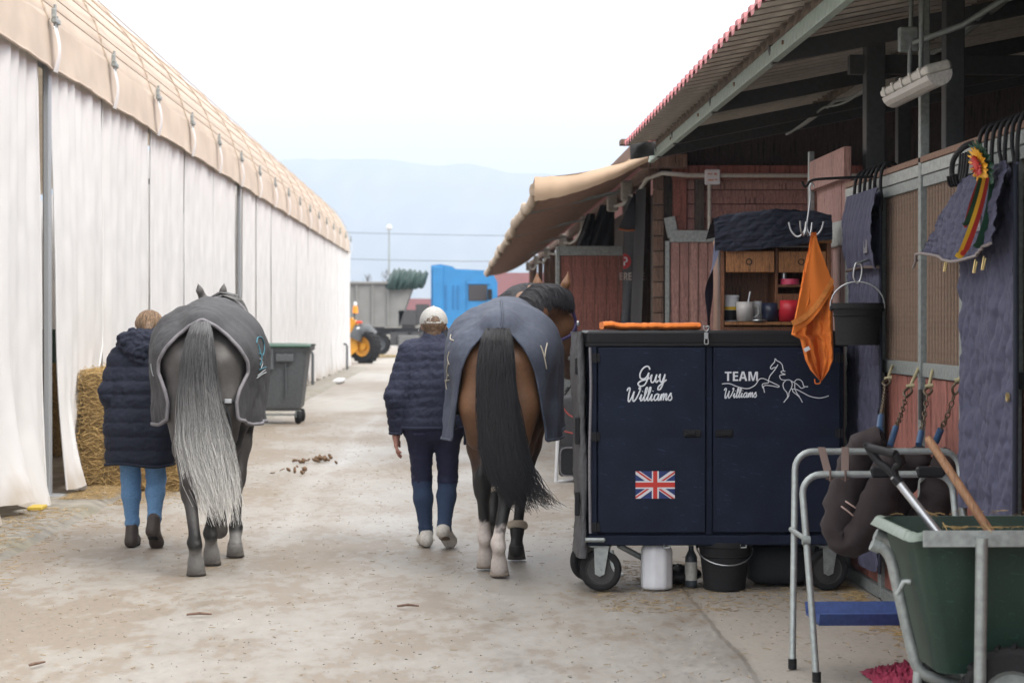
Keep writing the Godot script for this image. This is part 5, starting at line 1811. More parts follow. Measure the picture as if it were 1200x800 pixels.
func paint_head(P: Callable, c: Vector3, skin: Color) -> Callable:
	var eye := [P.call(c.x + 0.088, c.y + 0.005, c.z - 0.032), P.call(c.x + 0.088, c.y + 0.005, c.z + 0.032)]
	var mouth: Vector3 = P.call(c.x + 0.093, c.y - 0.062, c.z)
	return func(p: Vector3, _n) -> Color:
		for e in eye:
			if p.distance_to(e) < 0.010: return Color(0.03, 0.02, 0.02)
			if p.distance_to(e) < 0.017: return Color(0.6, 0.56, 0.53)
		var m := (p - mouth) * Vector3(1, 3, 1)
		if m.length() < 0.024: return Color(0.35, 0.13, 0.11)
		return skin

func build_woman() -> void:
	var base := V(-2.245, 0, 14.5)
	var P := frame(base, 0)
	var t := thing("person", "person in a long hooded navy puffer coat and blue jeans leading the grey horse", "person", base)
	var hc := Vector3(0.10, 1.545, 0.055)
	var g := func(v: Vector3) -> Vector3: return P.call(v.x, v.y, v.z)
	var hipL := Vector3(0, 0.86, -0.085)
	var hipR := Vector3(0, 0.86, 0.085)
	var kneeL := Vector3(0.06, 0.47, -0.075)
	var kneeR := Vector3(0.05, 0.48, 0.105)
	var ankL := Vector3(0.02, 0.09, -0.060)
	var ankR := Vector3(-0.13, 0.15, 0.115)
	var toeL := Vector3(0.16, 0.03, -0.065)
	var toeR := Vector3(-0.02, 0.03, 0.125)
	var bb := [[P.call(0, 0.9, -0.06), P.call(0, 0.9, 0.06), 0.095, 0.095, 0.02], [P.call(0, 0.92, 0), P.call(0.02, 1.25, 0), 0.085, 0.085, 0.02], [P.call(0.02, 1.29, -0.10), P.call(0.02, 1.29, 0.10), 0.07, 0.07, 0.02], [P.call(0.02, 1.30, 0), P.call(0.06, 1.45, 0.03), 0.07, 0.055, 0.02]]
	bb.append_array(leg_bones(P, hipL, kneeL, ankL, toeL, -0.006)); bb.append_array(leg_bones(P, hipR, kneeR, ankR, toeR, -0.006))
	for s in [-1.0, 1.0]:
		bb.append([P.call(0.02, 1.33, s * 0.155), P.call(-0.05, 1.08, s * 0.220), 0.044, 0.038, 0.015]); bb.append([P.call(-0.05, 1.08, s * 0.220), P.call(0.10, 0.90, s * 0.195), 0.038, 0.028, 0.012])
	var body := Field.new(bb, 0.014, 0.02).sh()
	body.paint(func(_p, _n): return Color(0.42, 0.25, 0.19))
	var hd := Field.new(head_bones(P, hc), 0.0045, 0.008).sh()
	hd.paint(paint_head(P, hc, Color(0.45, 0.27, 0.20)))
	body.add(hd)
	for s in [-1.0, 1.0]:
		var hn := Field.new(hand_bones(P, Vector3(0.11, 0.89, s * 0.19), s), 0.0035, 0.006).sh()
		hn.paint(func(_p, _n): return Color(0.45, 0.26, 0.20))
		body.add(hn)
	part(body, "body", M["skin"], t)
	# hair, brushed back and tied
	var hb := [[P.call(hc.x - 0.026, hc.y + 0.030, hc.z), P.call(hc.x + 0.02, hc.y + 0.038, hc.z), 0.089, 0.083, 0.01], [P.call(hc.x - 0.045, hc.y - 0.01, hc.z), P.call(hc.x - 0.06, hc.y - 0.10, hc.z), 0.075, 0.045, 0.012], [P.call(hc.x - 0.10, hc.y + 0.01, hc.z), P.call(hc.x - 0.11, hc.y - 0.01, hc.z), 0.035, 0.035, 0.012]]
	var hs := Field.new(hb, 0.006, 0.01).sh()
	var nh := noise(91, 30, 3)
	hs.push(func(p, n): return 0.006 * nh.get_noise_3d(p.x * 2.2, p.y * 0.5, p.z * 2.2))
	hs.paint(func(p, n): return Color(0.13, 0.080, 0.046) * (1.0 + 0.9 * nh.get_noise_3d(p.x * 3, p.y * 0.6, p.z)))
	var hp := part(hs, "hair", M["hair"], t)
	var wisps := Sh.new()
	for k in 1300:  # locks drawn back from the crown to the knot, with loose ends
		var a := R(-1.9, 1.9)
		var e := R(0.1, 1.45)
		var c := Vector3(hc.x - 0.02, hc.y + 0.03, hc.z)
		var loose := R(0, 1) * R(0, 1) * R(0, 1)
		var pts := []
		for j in 7:
			var w := j / 6.0
			var ee := lerpf(e, -0.25 - 0.2 * loose, w)
			var aa := a * (1.0 - 0.55 * w)
			var rr := 0.092 + 0.006 * sin(j * 1.1 + k) + 0.022 * loose * w
			pts.append(P.call(c.x - cos(ee) * cos(aa) * rr * 1.05, c.y + sin(ee) * rr - 0.012 * w, c.z + cos(ee) * sin(aa) * rr))
		var tn := R(0.35, 1.9)
		wisps.strand(pts, 0.0030, 0.0012, Color(0.16, 0.10, 0.058) * tn, Color(0.22, 0.145, 0.088) * tn)
	part(wisps, "strands", M["hair"], hp)
	# jeans and boots
	var jb := [[P.call(0, 0.88, -0.075), P.call(0, 0.88, 0.075), 0.13, 0.13, 0.02]]
	jb.append_array(leg_bones(P, hipL, kneeL, ankL + Vector3(0, 0.07, 0), ankL + Vector3(0, 0.06, 0), 0.010)); jb.append_array(leg_bones(P, hipR, kneeR, ankR + Vector3(0.02, 0.06, 0), ankR + Vector3(0.02, 0.05, 0), 0.010))
	var js := Field.new(jb, 0.0095, 0.012).sh()
	var nj := noise(92, 7, 3)
	js.push(func(p, n): return 0.004 * nj.get_noise_3d(p.x * 2, p.y * 3.5, p.z * 2) + 0.005 * sin(p.y * 90.0 + 6.0 * nj.get_noise_3dv(p)) * clampf((0.26 - p.y) * 6, 0, 1))
	js.cut(func(p): return minf(p.y - 0.135, 0.95 - p.y))
	part(js, "jeans", M["jeans"], t)
	shoe(P, ankL, Vector3(-0.045, 0.0, -0.06), Vector3(0.17, 0.0, -0.065), M["boot"], M["black rubber"], t, 0.08)
	shoe(P, ankR + Vector3(-0.005, 0.0, 0), Vector3(-0.185, 0.085, 0.11), Vector3(-0.01, 0.0, 0.125), M["boot"], M["black rubber"], t, 0.06)
	# coat
	var cb := []
	for s in [-1.0, 1.0]:
		cb.append([P.call(0.02, 1.31, s * 0.105), P.call(0.0, 1.12, s * 0.085), 0.115, 0.125, 0.02])
		cb.append([P.call(0.0, 1.12, s * 0.085), P.call(0.0, 0.86, s * 0.105), 0.125, 0.140, 0.02])
		cb.append([P.call(0.0, 0.86, s * 0.105), P.call(0.0, 0.52, s * 0.105), 0.140, 0.138, 0.02])
		cb.append([P.call(0.02, 1.335, s * 0.155), P.call(-0.05, 1.09, s * 0.220), 0.066, 0.060, 0.008])
		cb.append([P.call(-0.05, 1.09, s * 0.220), P.call(0.10, 0.91, s * 0.19), 0.060, 0.052, 0.008])
	cb.append([P.call(0.0, 1.30, 0), P.call(0.0, 0.52, 0), 0.125, 0.15, 0.02])
	var cs := Field.new(cb, 0.0085, 0.02).sh()
	var nc := noise(93, 5, 3)
	cs.push(func(p, n):
		return quilted(p.y + 0.008 * nc.get_noise_3d(p.x * 2, p.y, p.z * 2), 0.098, 0.013) + 0.006 * nc.get_noise_3d(p.x * 3, p.y * 4, p.z * 3) + 0.003 * nc.get_noise_3d(p.x * 12, p.y * 5, p.z * 12))
	var ed := cs.cut(func(p): return p.y - 0.585 + 0.012 * sin(p.x * 14))
	var coat := part(cs, "coat", M["puffer"], t)
	trims(ed, 0.012, "hem", M["puffer"], coat)
	var hood := Field.new([
		[P.call(-0.055, 1.445, -0.075), P.call(-0.075, 1.40, 0.0), 0.070, 0.082, 0.015], [P.call(-0.075, 1.40, 0.0), P.call(-0.045, 1.445, 0.095), 0.082, 0.070, 0.015],
		[P.call(-0.05, 1.485, -0.03), P.call(-0.04, 1.48, 0.07), 0.060, 0.06, 0.015], [P.call(-0.10, 1.34, 0.0), P.call(-0.09, 1.37, 0.03), 0.050, 0.055, 0.015],
		[P.call(0.03, 1.44, -0.115), P.call(0.12, 1.43, -0.07), 0.05, 0.04, 0.012], [P.call(0.03, 1.44, 0.135), P.call(0.12, 1.43, 0.11), 0.05, 0.04, 0.012],
		[P.call(-0.05, 1.44, -0.08), P.call(0.03, 1.44, -0.115), 0.06, 0.05, 0.012], [P.call(-0.05, 1.44, 0.1), P.call(0.03, 1.44, 0.135), 0.06, 0.05, 0.012],
	], 0.0085, 0.015).sh()
	hood.push(func(p, n): return 0.014 * nc.get_noise_3d(p.x * 3, p.y * 3, p.z * 3) + 0.007 * sin(p.y * 60 + 5 * nc.get_noise_3dv(p * 2)))
	part(hood, "hood", M["puffer"], coat)

func build_man() -> void:
	var base := V(-0.175, 0, 14.5)
	var P := frame(base, 0)
	var t := thing("person", "person in a pale cap, navy puffer jacket and breeches walking beside the bay horse", "person", base)
	var hc := Vector3(0.03, 1.565, 0.0)
	var hipL := Vector3(0, 0.84, -0.095)
	var hipR := Vector3(0, 0.84, 0.095)
	var kneeL := Vector3(0.06, 0.46, -0.085)
	var kneeR := Vector3(0.07, 0.47, 0.10)
	var ankL := Vector3(0.05, 0.10, -0.055)
	var ankR := Vector3(-0.12, 0.14, 0.075)
	var toeL := Vector3(0.19, 0.03, -0.07)
	var toeR := Vector3(0.02, 0.03, 0.115)
	var bb := [[P.call(0, 0.9, -0.07), P.call(0, 0.9, 0.07), 0.10, 0.10, 0.02], [P.call(0, 0.92, 0), P.call(0.0, 1.25, 0), 0.09, 0.09, 0.02], [P.call(0.0, 1.32, -0.12), P.call(0.0, 1.32, 0.12), 0.075, 0.075, 0.02], [P.call(0.0, 1.34, 0), P.call(0.01, 1.48, 0), 0.075, 0.062, 0.02]]
	bb.append_array(leg_bones(P, hipL, kneeL, ankL, toeL, -0.004)); bb.append_array(leg_bones(P, hipR, kneeR, ankR, toeR, -0.004))
	var elL := Vector3(-0.06, 1.06, -0.270)
	var wrL := Vector3(0.01, 0.815, -0.265)
	var elR := Vector3(0.05, 1.06, 0.26)
	var wrR := Vector3(0.28, 1.04, 0.20)
	bb.append([P.call(0, 1.36, -0.19), P.call(elL.x, elL.y, elL.z), 0.055, 0.045, 0.015]); bb.append([P.call(elL.x, elL.y, elL.z), P.call(wrL.x, wrL.y, wrL.z), 0.045, 0.030, 0.012])
	bb.append([P.call(0, 1.36, 0.19), P.call(elR.x, elR.y, elR.z), 0.055, 0.045, 0.015]); bb.append([P.call(elR.x, elR.y, elR.z), P.call(wrR.x, wrR.y, wrR.z), 0.045, 0.030, 0.012])
	var body := Field.new(bb, 0.014, 0.02).sh()
	body.paint(func(_p, _n): return Color(0.46, 0.25, 0.19))
	var hd := Field.new(head_bones(P, hc), 0.0045, 0.008).sh()
	hd.paint(paint_head(P, hc, Color(0.47, 0.25, 0.185)))
	body.add(hd)
	var hn := Field.new(hand_bones(P, Vector3(wrL.x, wrL.y - 0.02, wrL.z), -1), 0.0032, 0.006).sh()
	hn.paint(func(_p, _n): return Color(0.47, 0.225, 0.175))
	body.add(hn)
	hn = Field.new(hand_bones(P, Vector3(wrR.x + 0.02, wrR.y, wrR.z), 1), 0.0035, 0.006).sh()
	hn.paint(func(_p, _n): return Color(0.47, 0.225, 0.175))
	body.add(hn)
	part(body, "body", M["skin"], t)
	# short hair and cap
	var hs := Field.new([[P.call(hc.x - 0.026, hc.y + 0.02, hc.z), P.call(hc.x + 0.02, hc.y + 0.03, hc.z), 0.085, 0.080, 0.01], [P.call(hc.x - 0.035, hc.y - 0.02, hc.z), P.call(hc.x - 0.045, hc.y - 0.06, hc.z), 0.070, 0.058, 0.012]], 0.006, 0.01).sh()
	var nh := noise(95, 40, 3)
	hs.push(func(p, n): return 0.005 * nh.get_noise_3d(p.x * 2, p.y, p.z * 2))
	hs.paint(func(p, n): return Color(0.115, 0.070, 0.042) * (1.0 + 0.5 * nh.get_noise_3d(p.x * 2, p.y * 0.7, p.z)))
	hs.cut(func(p): return p.y - (hc.y - 0.085))
	part(hs, "hair", M["hair"], t)
	var c0: Vector3 = P.call(hc.x - 0.004, hc.y + 0.022, hc.z)
	var cap := Sh.new()
	cap.grid(48, 20, func(u, w):
		var a: float = u * TAU
		var e: float = lerpf(-0.12, PI / 2, w)
		var rr := 0.098 * (1.0 + 0.02 * absf(sin(a * 3.0)))
		return c0 + Vector3(sin(a) * cos(e) * rr, sin(e) * rr * 1.10, cos(a) * cos(e) * rr * 1.06), true)
	var back := c0 + Vector3(0.012, 0.008, 0.1)
	var ce := cap.cut(func(p):
		if p.z < c0.z: return 1.0
		return ((p - back) * Vector3(1.0, 1.0, 0.0)).length() - 0.036)
	var cp := part(cap, "cap", M["cap"], t)
	trims(ce, 0.004, "binding", M["cap"], cp)
	var br := Sh.new()
	br.grid(20, 8, func(u, w):
		var a: float = lerpf(-1.25, 1.25, u)
		var r: float = 0.098 + 0.075 * w * cos(a * 1.1)
		return c0 + Vector3(sin(a) * r, -0.012 - 0.035 * w * w - 0.03 * (1 - cos(a)) , -cos(a) * r * 1.02))
	part(br, "peak", M["cap"], cp)
	br = Sh.new()
	var ln := []
	for k in 9:
		var a := lerpf(-0.5, 0.55, k / 8.0)
		ln.append(c0 + Vector3(sin(a) * 0.098, -0.006, cos(a) * 0.104))
	br.tube(ln, 0.008, 6, true, 1.0)
	part(br, "strap", M["cap"], cp)
	br = Sh.new(); br.lathe([Vector2(0.001, 0.008), Vector2(0.008, 0.005), Vector2(0.010, -0.003)], 10, Transform3D(Basis(), c0 + Vector3(0, 0.109, 0)), true); part(br, "button", M["cap"], cp)
	# breeches, long socks, trainers
	var jb := [[P.call(-0.01, 0.86, -0.085), P.call(-0.01, 0.86, 0.085), 0.142, 0.142, 0.02]]
	jb.append_array(leg_bones(P, hipL, kneeL, ankL + Vector3(0, 0.06, 0), ankL + Vector3(0, 0.05, 0), 0.012)); jb.append_array(leg_bones(P, hipR, kneeR, ankR + Vector3(0.01, 0.05, 0), ankR + Vector3(0.01, 0.04, 0), 0.012))
	var js := Field.new(jb, 0.0095, 0.012).sh()
	var nj := noise(96, 6, 3)
	js.push(func(p, n): return 0.007 * nj.get_noise_3d(p.x * 2.5, p.y * 3, p.z * 2.5) + 0.004 * sin(p.y * 70 + 8 * nj.get_noise_3dv(p)) * clampf((0.56 - absf(p.y - 0.45) * 5), 0, 1))
	var sk := Sh.new().add(js)
	var sock := Field.new(leg_bones(P, hipL, kneeL, ankL, ankL + Vector3(0.03, -0.02, 0), 0.0115) + leg_bones(P, hipR, kneeR, ankR, ankR + Vector3(0.03, -0.02, 0), 0.0115), 0.009, 0.012).sh()
	js.cut(func(p): return minf(p.y - 0.447, 0.98 - p.y))
	var brp := part(js, "breeches", M["breeches"], t)
	sock.push(func(p, n): return 0.003 * sin(p.y * 120 + 5 * nj.get_noise_3dv(p)) * clampf((0.22 - p.y) * 9, 0, 1) + 0.002 * nj.get_noise_3dv(p * 4))
	sock.cut(func(p): return 0.46 - p.y)
	part(sock, "socks", M["socks"], t)
	var pk := Sh.new()
	pk.bar(P.call(-0.155, 0.80, -0.14), P.call(-0.158, 0.80, -0.06), 0.006, 0.012, 0.002)
	part(pk, "pocket_flap", M["breeches"], brp)
	shoe(P, ankL, Vector3(-0.02, 0.0, -0.05), Vector3(0.20, 0.0, -0.075), M["shoe"], M["shoe"], t, 0.0)
	shoe(P, ankR, Vector3(-0.175, 0.075, 0.065), Vector3(0.03, 0.0, 0.115), M["shoe"], mat("sole brown", lin(0.16, 0.11, 0.075), 0.8, 0, "grunge", 6), t, 0.0)
	# jacket
	var cb := []
	for s in [-1.0, 1.0]:
		cb.append([P.call(0.0, 1.34, s * 0.115), P.call(0.0, 1.15, s * 0.095), 0.118, 0.135, 0.02])
		cb.append([P.call(0.0, 1.15, s * 0.095), P.call(-0.01, 0.80, s * 0.10), 0.135, 0.142, 0.02])
	cb.append([P.call(0.0, 1.40, 0), P.call(0.005, 1.465, 0), 0.095, 0.080, 0.02])
	cb.append([P.call(0, 1.375, -0.165), P.call(elL.x, elL.y, elL.z), 0.084, 0.074, 0.010]); cb.append([P.call(elL.x, elL.y, elL.z), P.call(wrL.x, wrL.y + 0.01, wrL.z), 0.074, 0.052, 0.010])
	cb.append([P.call(0, 1.375, 0.165), P.call(elR.x, elR.y, elR.z), 0.084, 0.074, 0.010]); cb.append([P.call(elR.x, elR.y, elR.z), P.call(wrR.x, wrR.y, wrR.z), 0.074, 0.052, 0.010])
	cb.append([P.call(0.0, 1.34, 0), P.call(0.0, 0.80, 0), 0.13, 0.15, 0.02])
	var cs := Field.new(cb, 0.0085, 0.02).sh()
	var nc := noise(97, 5, 3)
	cs.push(func(p, n):
		return quilted(p.y + 0.02 * nc.get_noise_3d(p.x * 2, p.y, p.z * 2) + 0.05 * absf(p.x - base.x), 0.066, 0.0065) + 0.007 * nc.get_noise_3d(p.x * 4, p.y * 3, p.z * 4) + 0.004 * nc.get_noise_3d(p.x * 13, p.y * 7, p.z * 13))
	var ed := cs.cut(func(p):
		var q := inverse_frame(base, 0, p)
		if absf(q.z) > 0.225: return q.y - 0.80 if q.z < 0 else 1.0
		return minf(q.y - 0.842, 1.515 - q.y))
	var jk := part(cs, "jacket", M["puffer man"], t)
	trims(ed, 0.012, "hem", M["puffer man"], jk)

# ---------------------------------------------------------------- trolley
const GLYPHS := {
	"G": [0.74, [[0.62, 0.80], [0.55, 0.95], [0.38, 1.0], [0.18, 0.85], [0.08, 0.55], [0.15, 0.30], [0.35, 0.25], [0.52, 0.38], [0.60, 0.62]], [[0.60, 0.62], [0.58, 0.2], [0.45, -0.12], [0.2, -0.18], [0.05, -0.02], [0.22, 0.14], [0.5, 0.2], [0.72, 0.3]]],
	"u": [0.5, [[0, 0.3], [0.06, 0.5], [0.06, 0.15], [0.15, 0.02], [0.28, 0.12], [0.36, 0.5]], [[0.36, 0.5], [0.35, 0.12], [0.42, 0.02], [0.52, 0.15]]],
	"y": [0.5, [[0, 0.3], [0.06, 0.5], [0.08, 0.25], [0.14, 0.06], [0.26, 0.08], [0.36, 0.5]], [[0.36, 0.5], [0.33, 0.0], [0.22, -0.38], [0.08, -0.42], [0.1, -0.22], [0.5, 0.16]]],
	"W": [1.02, [[0, 0.80], [0.08, 1.0], [0.2, 0.95], [0.18, 0.5], [0.20, 0.1], [0.3, 0.0], [0.45, 0.35], [0.55, 0.75]], [[0.55, 0.75], [0.53, 0.2], [0.62, 0], [0.78, 0.2], [0.92, 0.6], [0.98, 0.95], [0.9, 1.02], [0.88, 0.88]]],
	"i": [0.26, [[0, 0.15], [0.12, 0.5]], [[0.12, 0.5], [0.1, 0.12], [0.16, 0.02], [0.28, 0.15]], [[0.14, 0.70], [0.16, 0.74]]],
	"l": [0.26, [[0, 0.15], [0.18, 0.6], [0.22, 0.95], [0.15, 1.0], [0.1, 0.8], [0.1, 0.15], [0.16, 0.02], [0.28, 0.15]]],
	"a": [0.5, [[0.36, 0.42], [0.25, 0.5], [0.1, 0.4], [0.06, 0.15], [0.16, 0.02], [0.3, 0.15], [0.38, 0.5]], [[0.38, 0.5], [0.36, 0.12], [0.42, 0.02], [0.52, 0.15]]],
	"m": [0.58, [[0, 0.15], [0.08, 0.5], [0.08, 0]], [[0.08, 0.1], [0.2, 0.48], [0.27, 0.4], [0.26, 0]], [[0.26, 0.1], [0.38, 0.48], [0.46, 0.4], [0.44, 0.1], [0.5, 0.02], [0.6, 0.15]]],
	"s": [0.36, [[0, 0.15], [0.18, 0.54], [0.2, 0.4], [0.30, 0.15], [0.2, 0.0], [0.04, 0.06]]],
}

func script_word(word: String, start: Vector3, height: float, r: float) -> Sh:  # handwriting on a face towards the camera
	var o := Sh.new()
	var x := 0.0
	for ch in word:
		var gl = GLYPHS[ch]
		for k in range(1, gl.size()):
			var pts := []
			for q in gl[k]: pts.append(start + Vector3((x + q[0] + q[1] * 0.16) * height, q[1] * height + (x + q[0]) * height * 0.03, 0))
			o.tube(spline(pts, 4), r, 6, true, 1.0)
		x += gl[0]
	for k in o.v.size(): o.v[k].z = start.z + (o.v[k].z - start.z) * 0.3
	return o

func stroke_px(lines: Array, depth: float, r: float) -> Sh:
	var o := Sh.new()
	for l in lines:
		var pts := []
		for q in l: pts.append(at(835 + q[0] / 8.0, 405 + q[1] / 8.0, depth))
		o.tube(spline(pts, 4), r, 6)
	for k in o.v.size(): o.v[k].z = -depth + (o.v[k].z + depth) * 0.3
	return o

func flag_image() -> ImageTexture:
	var W := 150
	var H := 90
	var im := Image.create(W, H, false, Image.FORMAT_RGB8)
	var blue := Color(0.10, 0.19, 0.42)
	var red := Color(0.78, 0.20, 0.16)
	var white := Color(0.85, 0.85, 0.87)
	for y in H:
		for x in W:
			var X := (x + 0.5) / W * 60 - 30
			var Y := (y + 0.5) / H * 36 - 18
			var c := blue
			var d1 := (X * 36 - Y * 60) / 70.0
			var d2 := (X * 36 + Y * 60) / 70.0
			if absf(d1) < 3.6 or absf(d2) < 3.6: c = white
			if d1 * signf(X) < 0 and absf(d1) < 2.4 or d2 * signf(X) > 0 and absf(d2) < 2.4: c = red
			if absf(X) < 5.4 or absf(Y) < 5.4: c = white
			if absf(X) < 3.3 or absf(Y) < 3.3: c = red
			var n: float = ng3.get_noise_2d(x * 0.5, y * 0.5)
			im.set_pixel(x, y, c * (0.94 + 0.08 * n))
	return ImageTexture.create_from_image(im)

func castor(parent: Node3D, x: float, z: float, top: float, turn: float, brake := false) -> void:
	var b := Basis(Vector3.UP, turn)
	var c := V(x, 0.125, z)
	var s := Sh.new()
	var xf := Transform3D(b * Basis(Vector3.RIGHT, PI / 2), c)
	s.lathe([Vector2(0.088, -0.02), Vector2(0.115, -0.027), Vector2(0.123, -0.018), Vector2(0.125, 0.0), Vector2(0.123, 0.018), Vector2(0.115, 0.027), Vector2(0.088, 0.02)], 36, xf, true)
	var w := part(s, "castor_wheel", M["black rubber"], parent)
	s = Sh.new()
	s.lathe([Vector2(0.001, -0.012), Vector2(0.082, -0.012), Vector2(0.085, -0.019), Vector2(0.094, -0.020), Vector2(0.094, 0.020), Vector2(0.085, 0.019), Vector2(0.082, 0.012), Vector2(0.001, 0.012)], 30, xf)
	part(s, "rim", mat("castor rim", lin(0.055, 0.052, 0.050), 0.6, 0.2, "grunge", 5), w)
	s = Sh.new()
	for e in [-1, 1]:
		s.ext(PackedVector2Array([Vector2(-0.028, -0.022), Vector2(0.0, -0.036), Vector2(0.028, -0.022), Vector2(0.055, top - 0.14), Vector2(-0.035, top - 0.14)]), 0.005, Transform3D(b, c + b * Vector3(0, 0, e * 0.034)))
	s.box(V(x, top - 0.012, z), Vector3(0.12, 0.012, 0.09), 0.003, b)
	s.tube([c + b * Vector3(0, 0, -0.045), c + b * Vector3(0, 0, 0.045)], 0.012, 8)
	var f := part(s, "castor_fork", M["galv"], parent)
	if brake:
		s = Sh.new()
		s.tube(spline([c + Vector3(0.06, top - 0.16, 0.02), c + Vector3(0.075, 0.02, 0.03), c + Vector3(0.115, -0.02, 0.03), c + Vector3(0.13, -0.02, 0.03)], 4), 0.010, 6, true, 1.8)
		part(s, "brake_lever", M["galv"], f)

func build_trolley() -> void:
	var z := 12.0
	var t := thing("show_trolley", "large navy wheeled tack trolley with white lettering and a flag sticker", "trolley", V(1.52, 0, 12.3))
	var s := Sh.new()
	s.box(V(1.5225, 0.87, 12.345), Vector3(1.515, 1.20, 0.61), 0.01)
	part(s, "carcass", M["navy trim"], t)
	s = Sh.new(); s.box(V(1.5225, 0.305, 12.022), Vector3(1.52, 0.06, 0.05), 0.008); part(s, "bottom_rail", M["navy panel"], t)
	s = Sh.new(); s.box(V(0.792, 0.90, 12.025), Vector3(0.05, 1.13, 0.04), 0.008); part(s, "stile", M["navy panel"], t)
	s = Sh.new(); s.box(V(1.478, 0.90, 12.03), Vector3(0.04, 1.13, 0.03), 0.006); part(s, "stile", M["navy panel"], t)
	s = Sh.new(); s.box(V(1.5225, 1.495, 12.33), Vector3(1.55, 0.085, 0.66), 0.02)
	s.box(V(1.5225, 1.455, 12.008), Vector3(1.55, 0.02, 0.016), 0.004)
	part(s, "lid", M["black plastic"], t)
	var doors := []
	for q in [[1.138, 0.634], [1.875, 0.750]]:
		s = Sh.new(); s.box(V(q[0], 0.895, 12.012), Vector3(q[1], 1.09, 0.03), 0.006); doors.append(part(s, "door", M["navy panel"], t))
	for q in [[0.808, 1.378, 0], [0.808, 0.915, 0], [0.808, 0.385, 0], [2.245, 1.378, 1], [2.245, 0.935, 1], [2.245, 0.385, 1]]:
		s = Sh.new()
		s.box(V(q[0] - 0.013, q[1], 11.992), Vector3(0.022, 0.052, 0.014), 0.003); s.box(V(q[0] + 0.013, q[1], 11.992), Vector3(0.022, 0.052, 0.014), 0.003)
		s.tube([V(q[0], q[1] - 0.028, 11.988), V(q[0], q[1] + 0.028, 11.988)], 0.007, 8)
		part(s, "hinge", M["black plastic"], doors[q[2]])
	for q in [[1.375, 0], [1.565, 1]]:
		s = Sh.new()
		s.box(V(q[0], 0.935, 11.993), Vector3(0.105, 0.045, 0.012), 0.006); s.box(V(q[0] + (0.005 if q[1] else -0.005), 0.935, 11.982), Vector3(0.05, 0.024, 0.016), 0.006)
		s.lathe([Vector2(0.001, 0.008), Vector2(0.016, 0.006), Vector2(0.018, -0.004)], 14, Transform3D(Basis(Vector3.RIGHT, PI / 2), V(q[0] + (0.03 if q[1] else -0.03), 0.935, 11.984)))
		part(s, "latch", M["black plastic"], doors[q[1]])
	# lettering and line drawing
	var g0 := at(747, 449, 11.995)
	part(script_word("Guy", Vector3(g0.x, g0.y, -11.995), 0.098, 0.0052), "lettering", M["print white"], doors[0])
	g0 = at(733, 470.5, 11.995)
	part(script_word("Williams", Vector3(g0.x, g0.y, -11.995), 0.079, 0.0050), "lettering", M["print white"], doors[0])
	g0 = at(847.5, 466.5, 11.995)
	part(script_word("Williams", Vector3(g0.x, g0.y, -11.995), 0.057, 0.0038), "lettering", M["print white"], doors[1])
	var tm := TextMesh.new()
	var fnt := SystemFont.new()
	fnt.font_names = PackedStringArray(["Droid Sans"])
	fnt.font_weight = 700
	tm.font = fnt
	tm.text = "TEAM"
	tm.font_size = 64
	tm.pixel_size = 0.00118
	tm.depth = 0.003
	var tp := at(869.5, 441, 11.996)
	place(tm, "lettering", M["print white"], doors[1], Transform3D(Basis(), tp - t.position))
	part(stroke_px([
		[[90,358],[160,355],[240,385],[330,402],[400,370],[440,315],[480,308],[530,330],[590,358],[627,378],[615,388],[570,378],[520,372],[492,374],[480,385],[484,410],[490,440]],
		[[526,335],[526,348],[480,355],[468,370],[476,400]],
		[[525,335],[540,285],[575,240],[600,205],[616,176]],
		[[600,202],[575,206],[556,218],[545,205],[560,180],[584,152],[590,122],[606,140],[635,155],[655,180],[662,210],[668,234],[685,241]],
		[[668,236],[646,241],[652,256],[685,268]],
		[[685,270],[640,275],[632,290],[646,315],[680,322],[720,320],[750,335],[770,346]],
		[[690,325],[665,355],[670,400],[700,440],[706,480],[690,505],[670,531]],
		[[738,330],[750,360],[740,400],[720,440],[715,475],[685,512]],
		[[755,402],[757,430],[800,465],[825,492],[845,531]],
		[[775,346],[775,400],[798,452],[818,474]],
		[[770,340],[790,318],[820,318],[845,340],[860,380],[898,383]],
		[[780,350],[810,375],[835,398],[865,388]],
		[[740,405],[790,410],[850,440],[920,475],[1000,490],[1060,480],[1092,468]],
	], 11.995, 0.0030), "horse_drawing", M["print white"], doors[1])
	s = Sh.new()
	var fa := at(745, 552, 11.9925)
	var fb := at(791, 584, 11.9925)
	s.quad(Vector3(fa.x, fa.y, -11.9925), Vector3(fb.x, fa.y, -11.9925), Vector3(fb.x, fb.y, -11.9925), Vector3(fa.x, fb.y, -11.9925))
	s.t = PackedVector2Array([Vector2(0, 0), Vector2(1, 0), Vector2(1, 1), Vector2(0, 1)])
	var fm := mat("flag print", Color(1, 1, 1), 0.5)
	fm.albedo_texture = flag_image()
	part(s, "flag_sticker", fm, doors[0])
	# zip clip at the lid
	s = Sh.new()
	var cl := at(828, 389, 11.98)
	s.tube(spline([cl + Vector3(0, 0.03, 0), cl + Vector3(-0.016, 0.036, 0), cl + Vector3(-0.013, 0.018, 0), cl + Vector3(0, 0.004, 0), cl + Vector3(0.013, 0.018, 0), cl + Vector3(0.016, 0.036, 0), cl + Vector3(0, 0.03, 0)], 3), 0.004, 6)
	s.box(cl + Vector3(0, -0.022, 0), Vector3(0.026, 0.04, 0.012), 0.004); s.tube(spline([cl + Vector3(-0.01, -0.04, 0.004), cl + Vector3(-0.01, -0.068, 0.004), cl + Vector3(0.01, -0.068, 0.004), cl + Vector3(0.01, -0.04, 0.004)], 3), 0.004, 6)
	part(s, "clip", M["steel"], t)
	# weathered cover folded down over the left end
	s = Sh.new()
	var nn := noise(101, 7, 3)
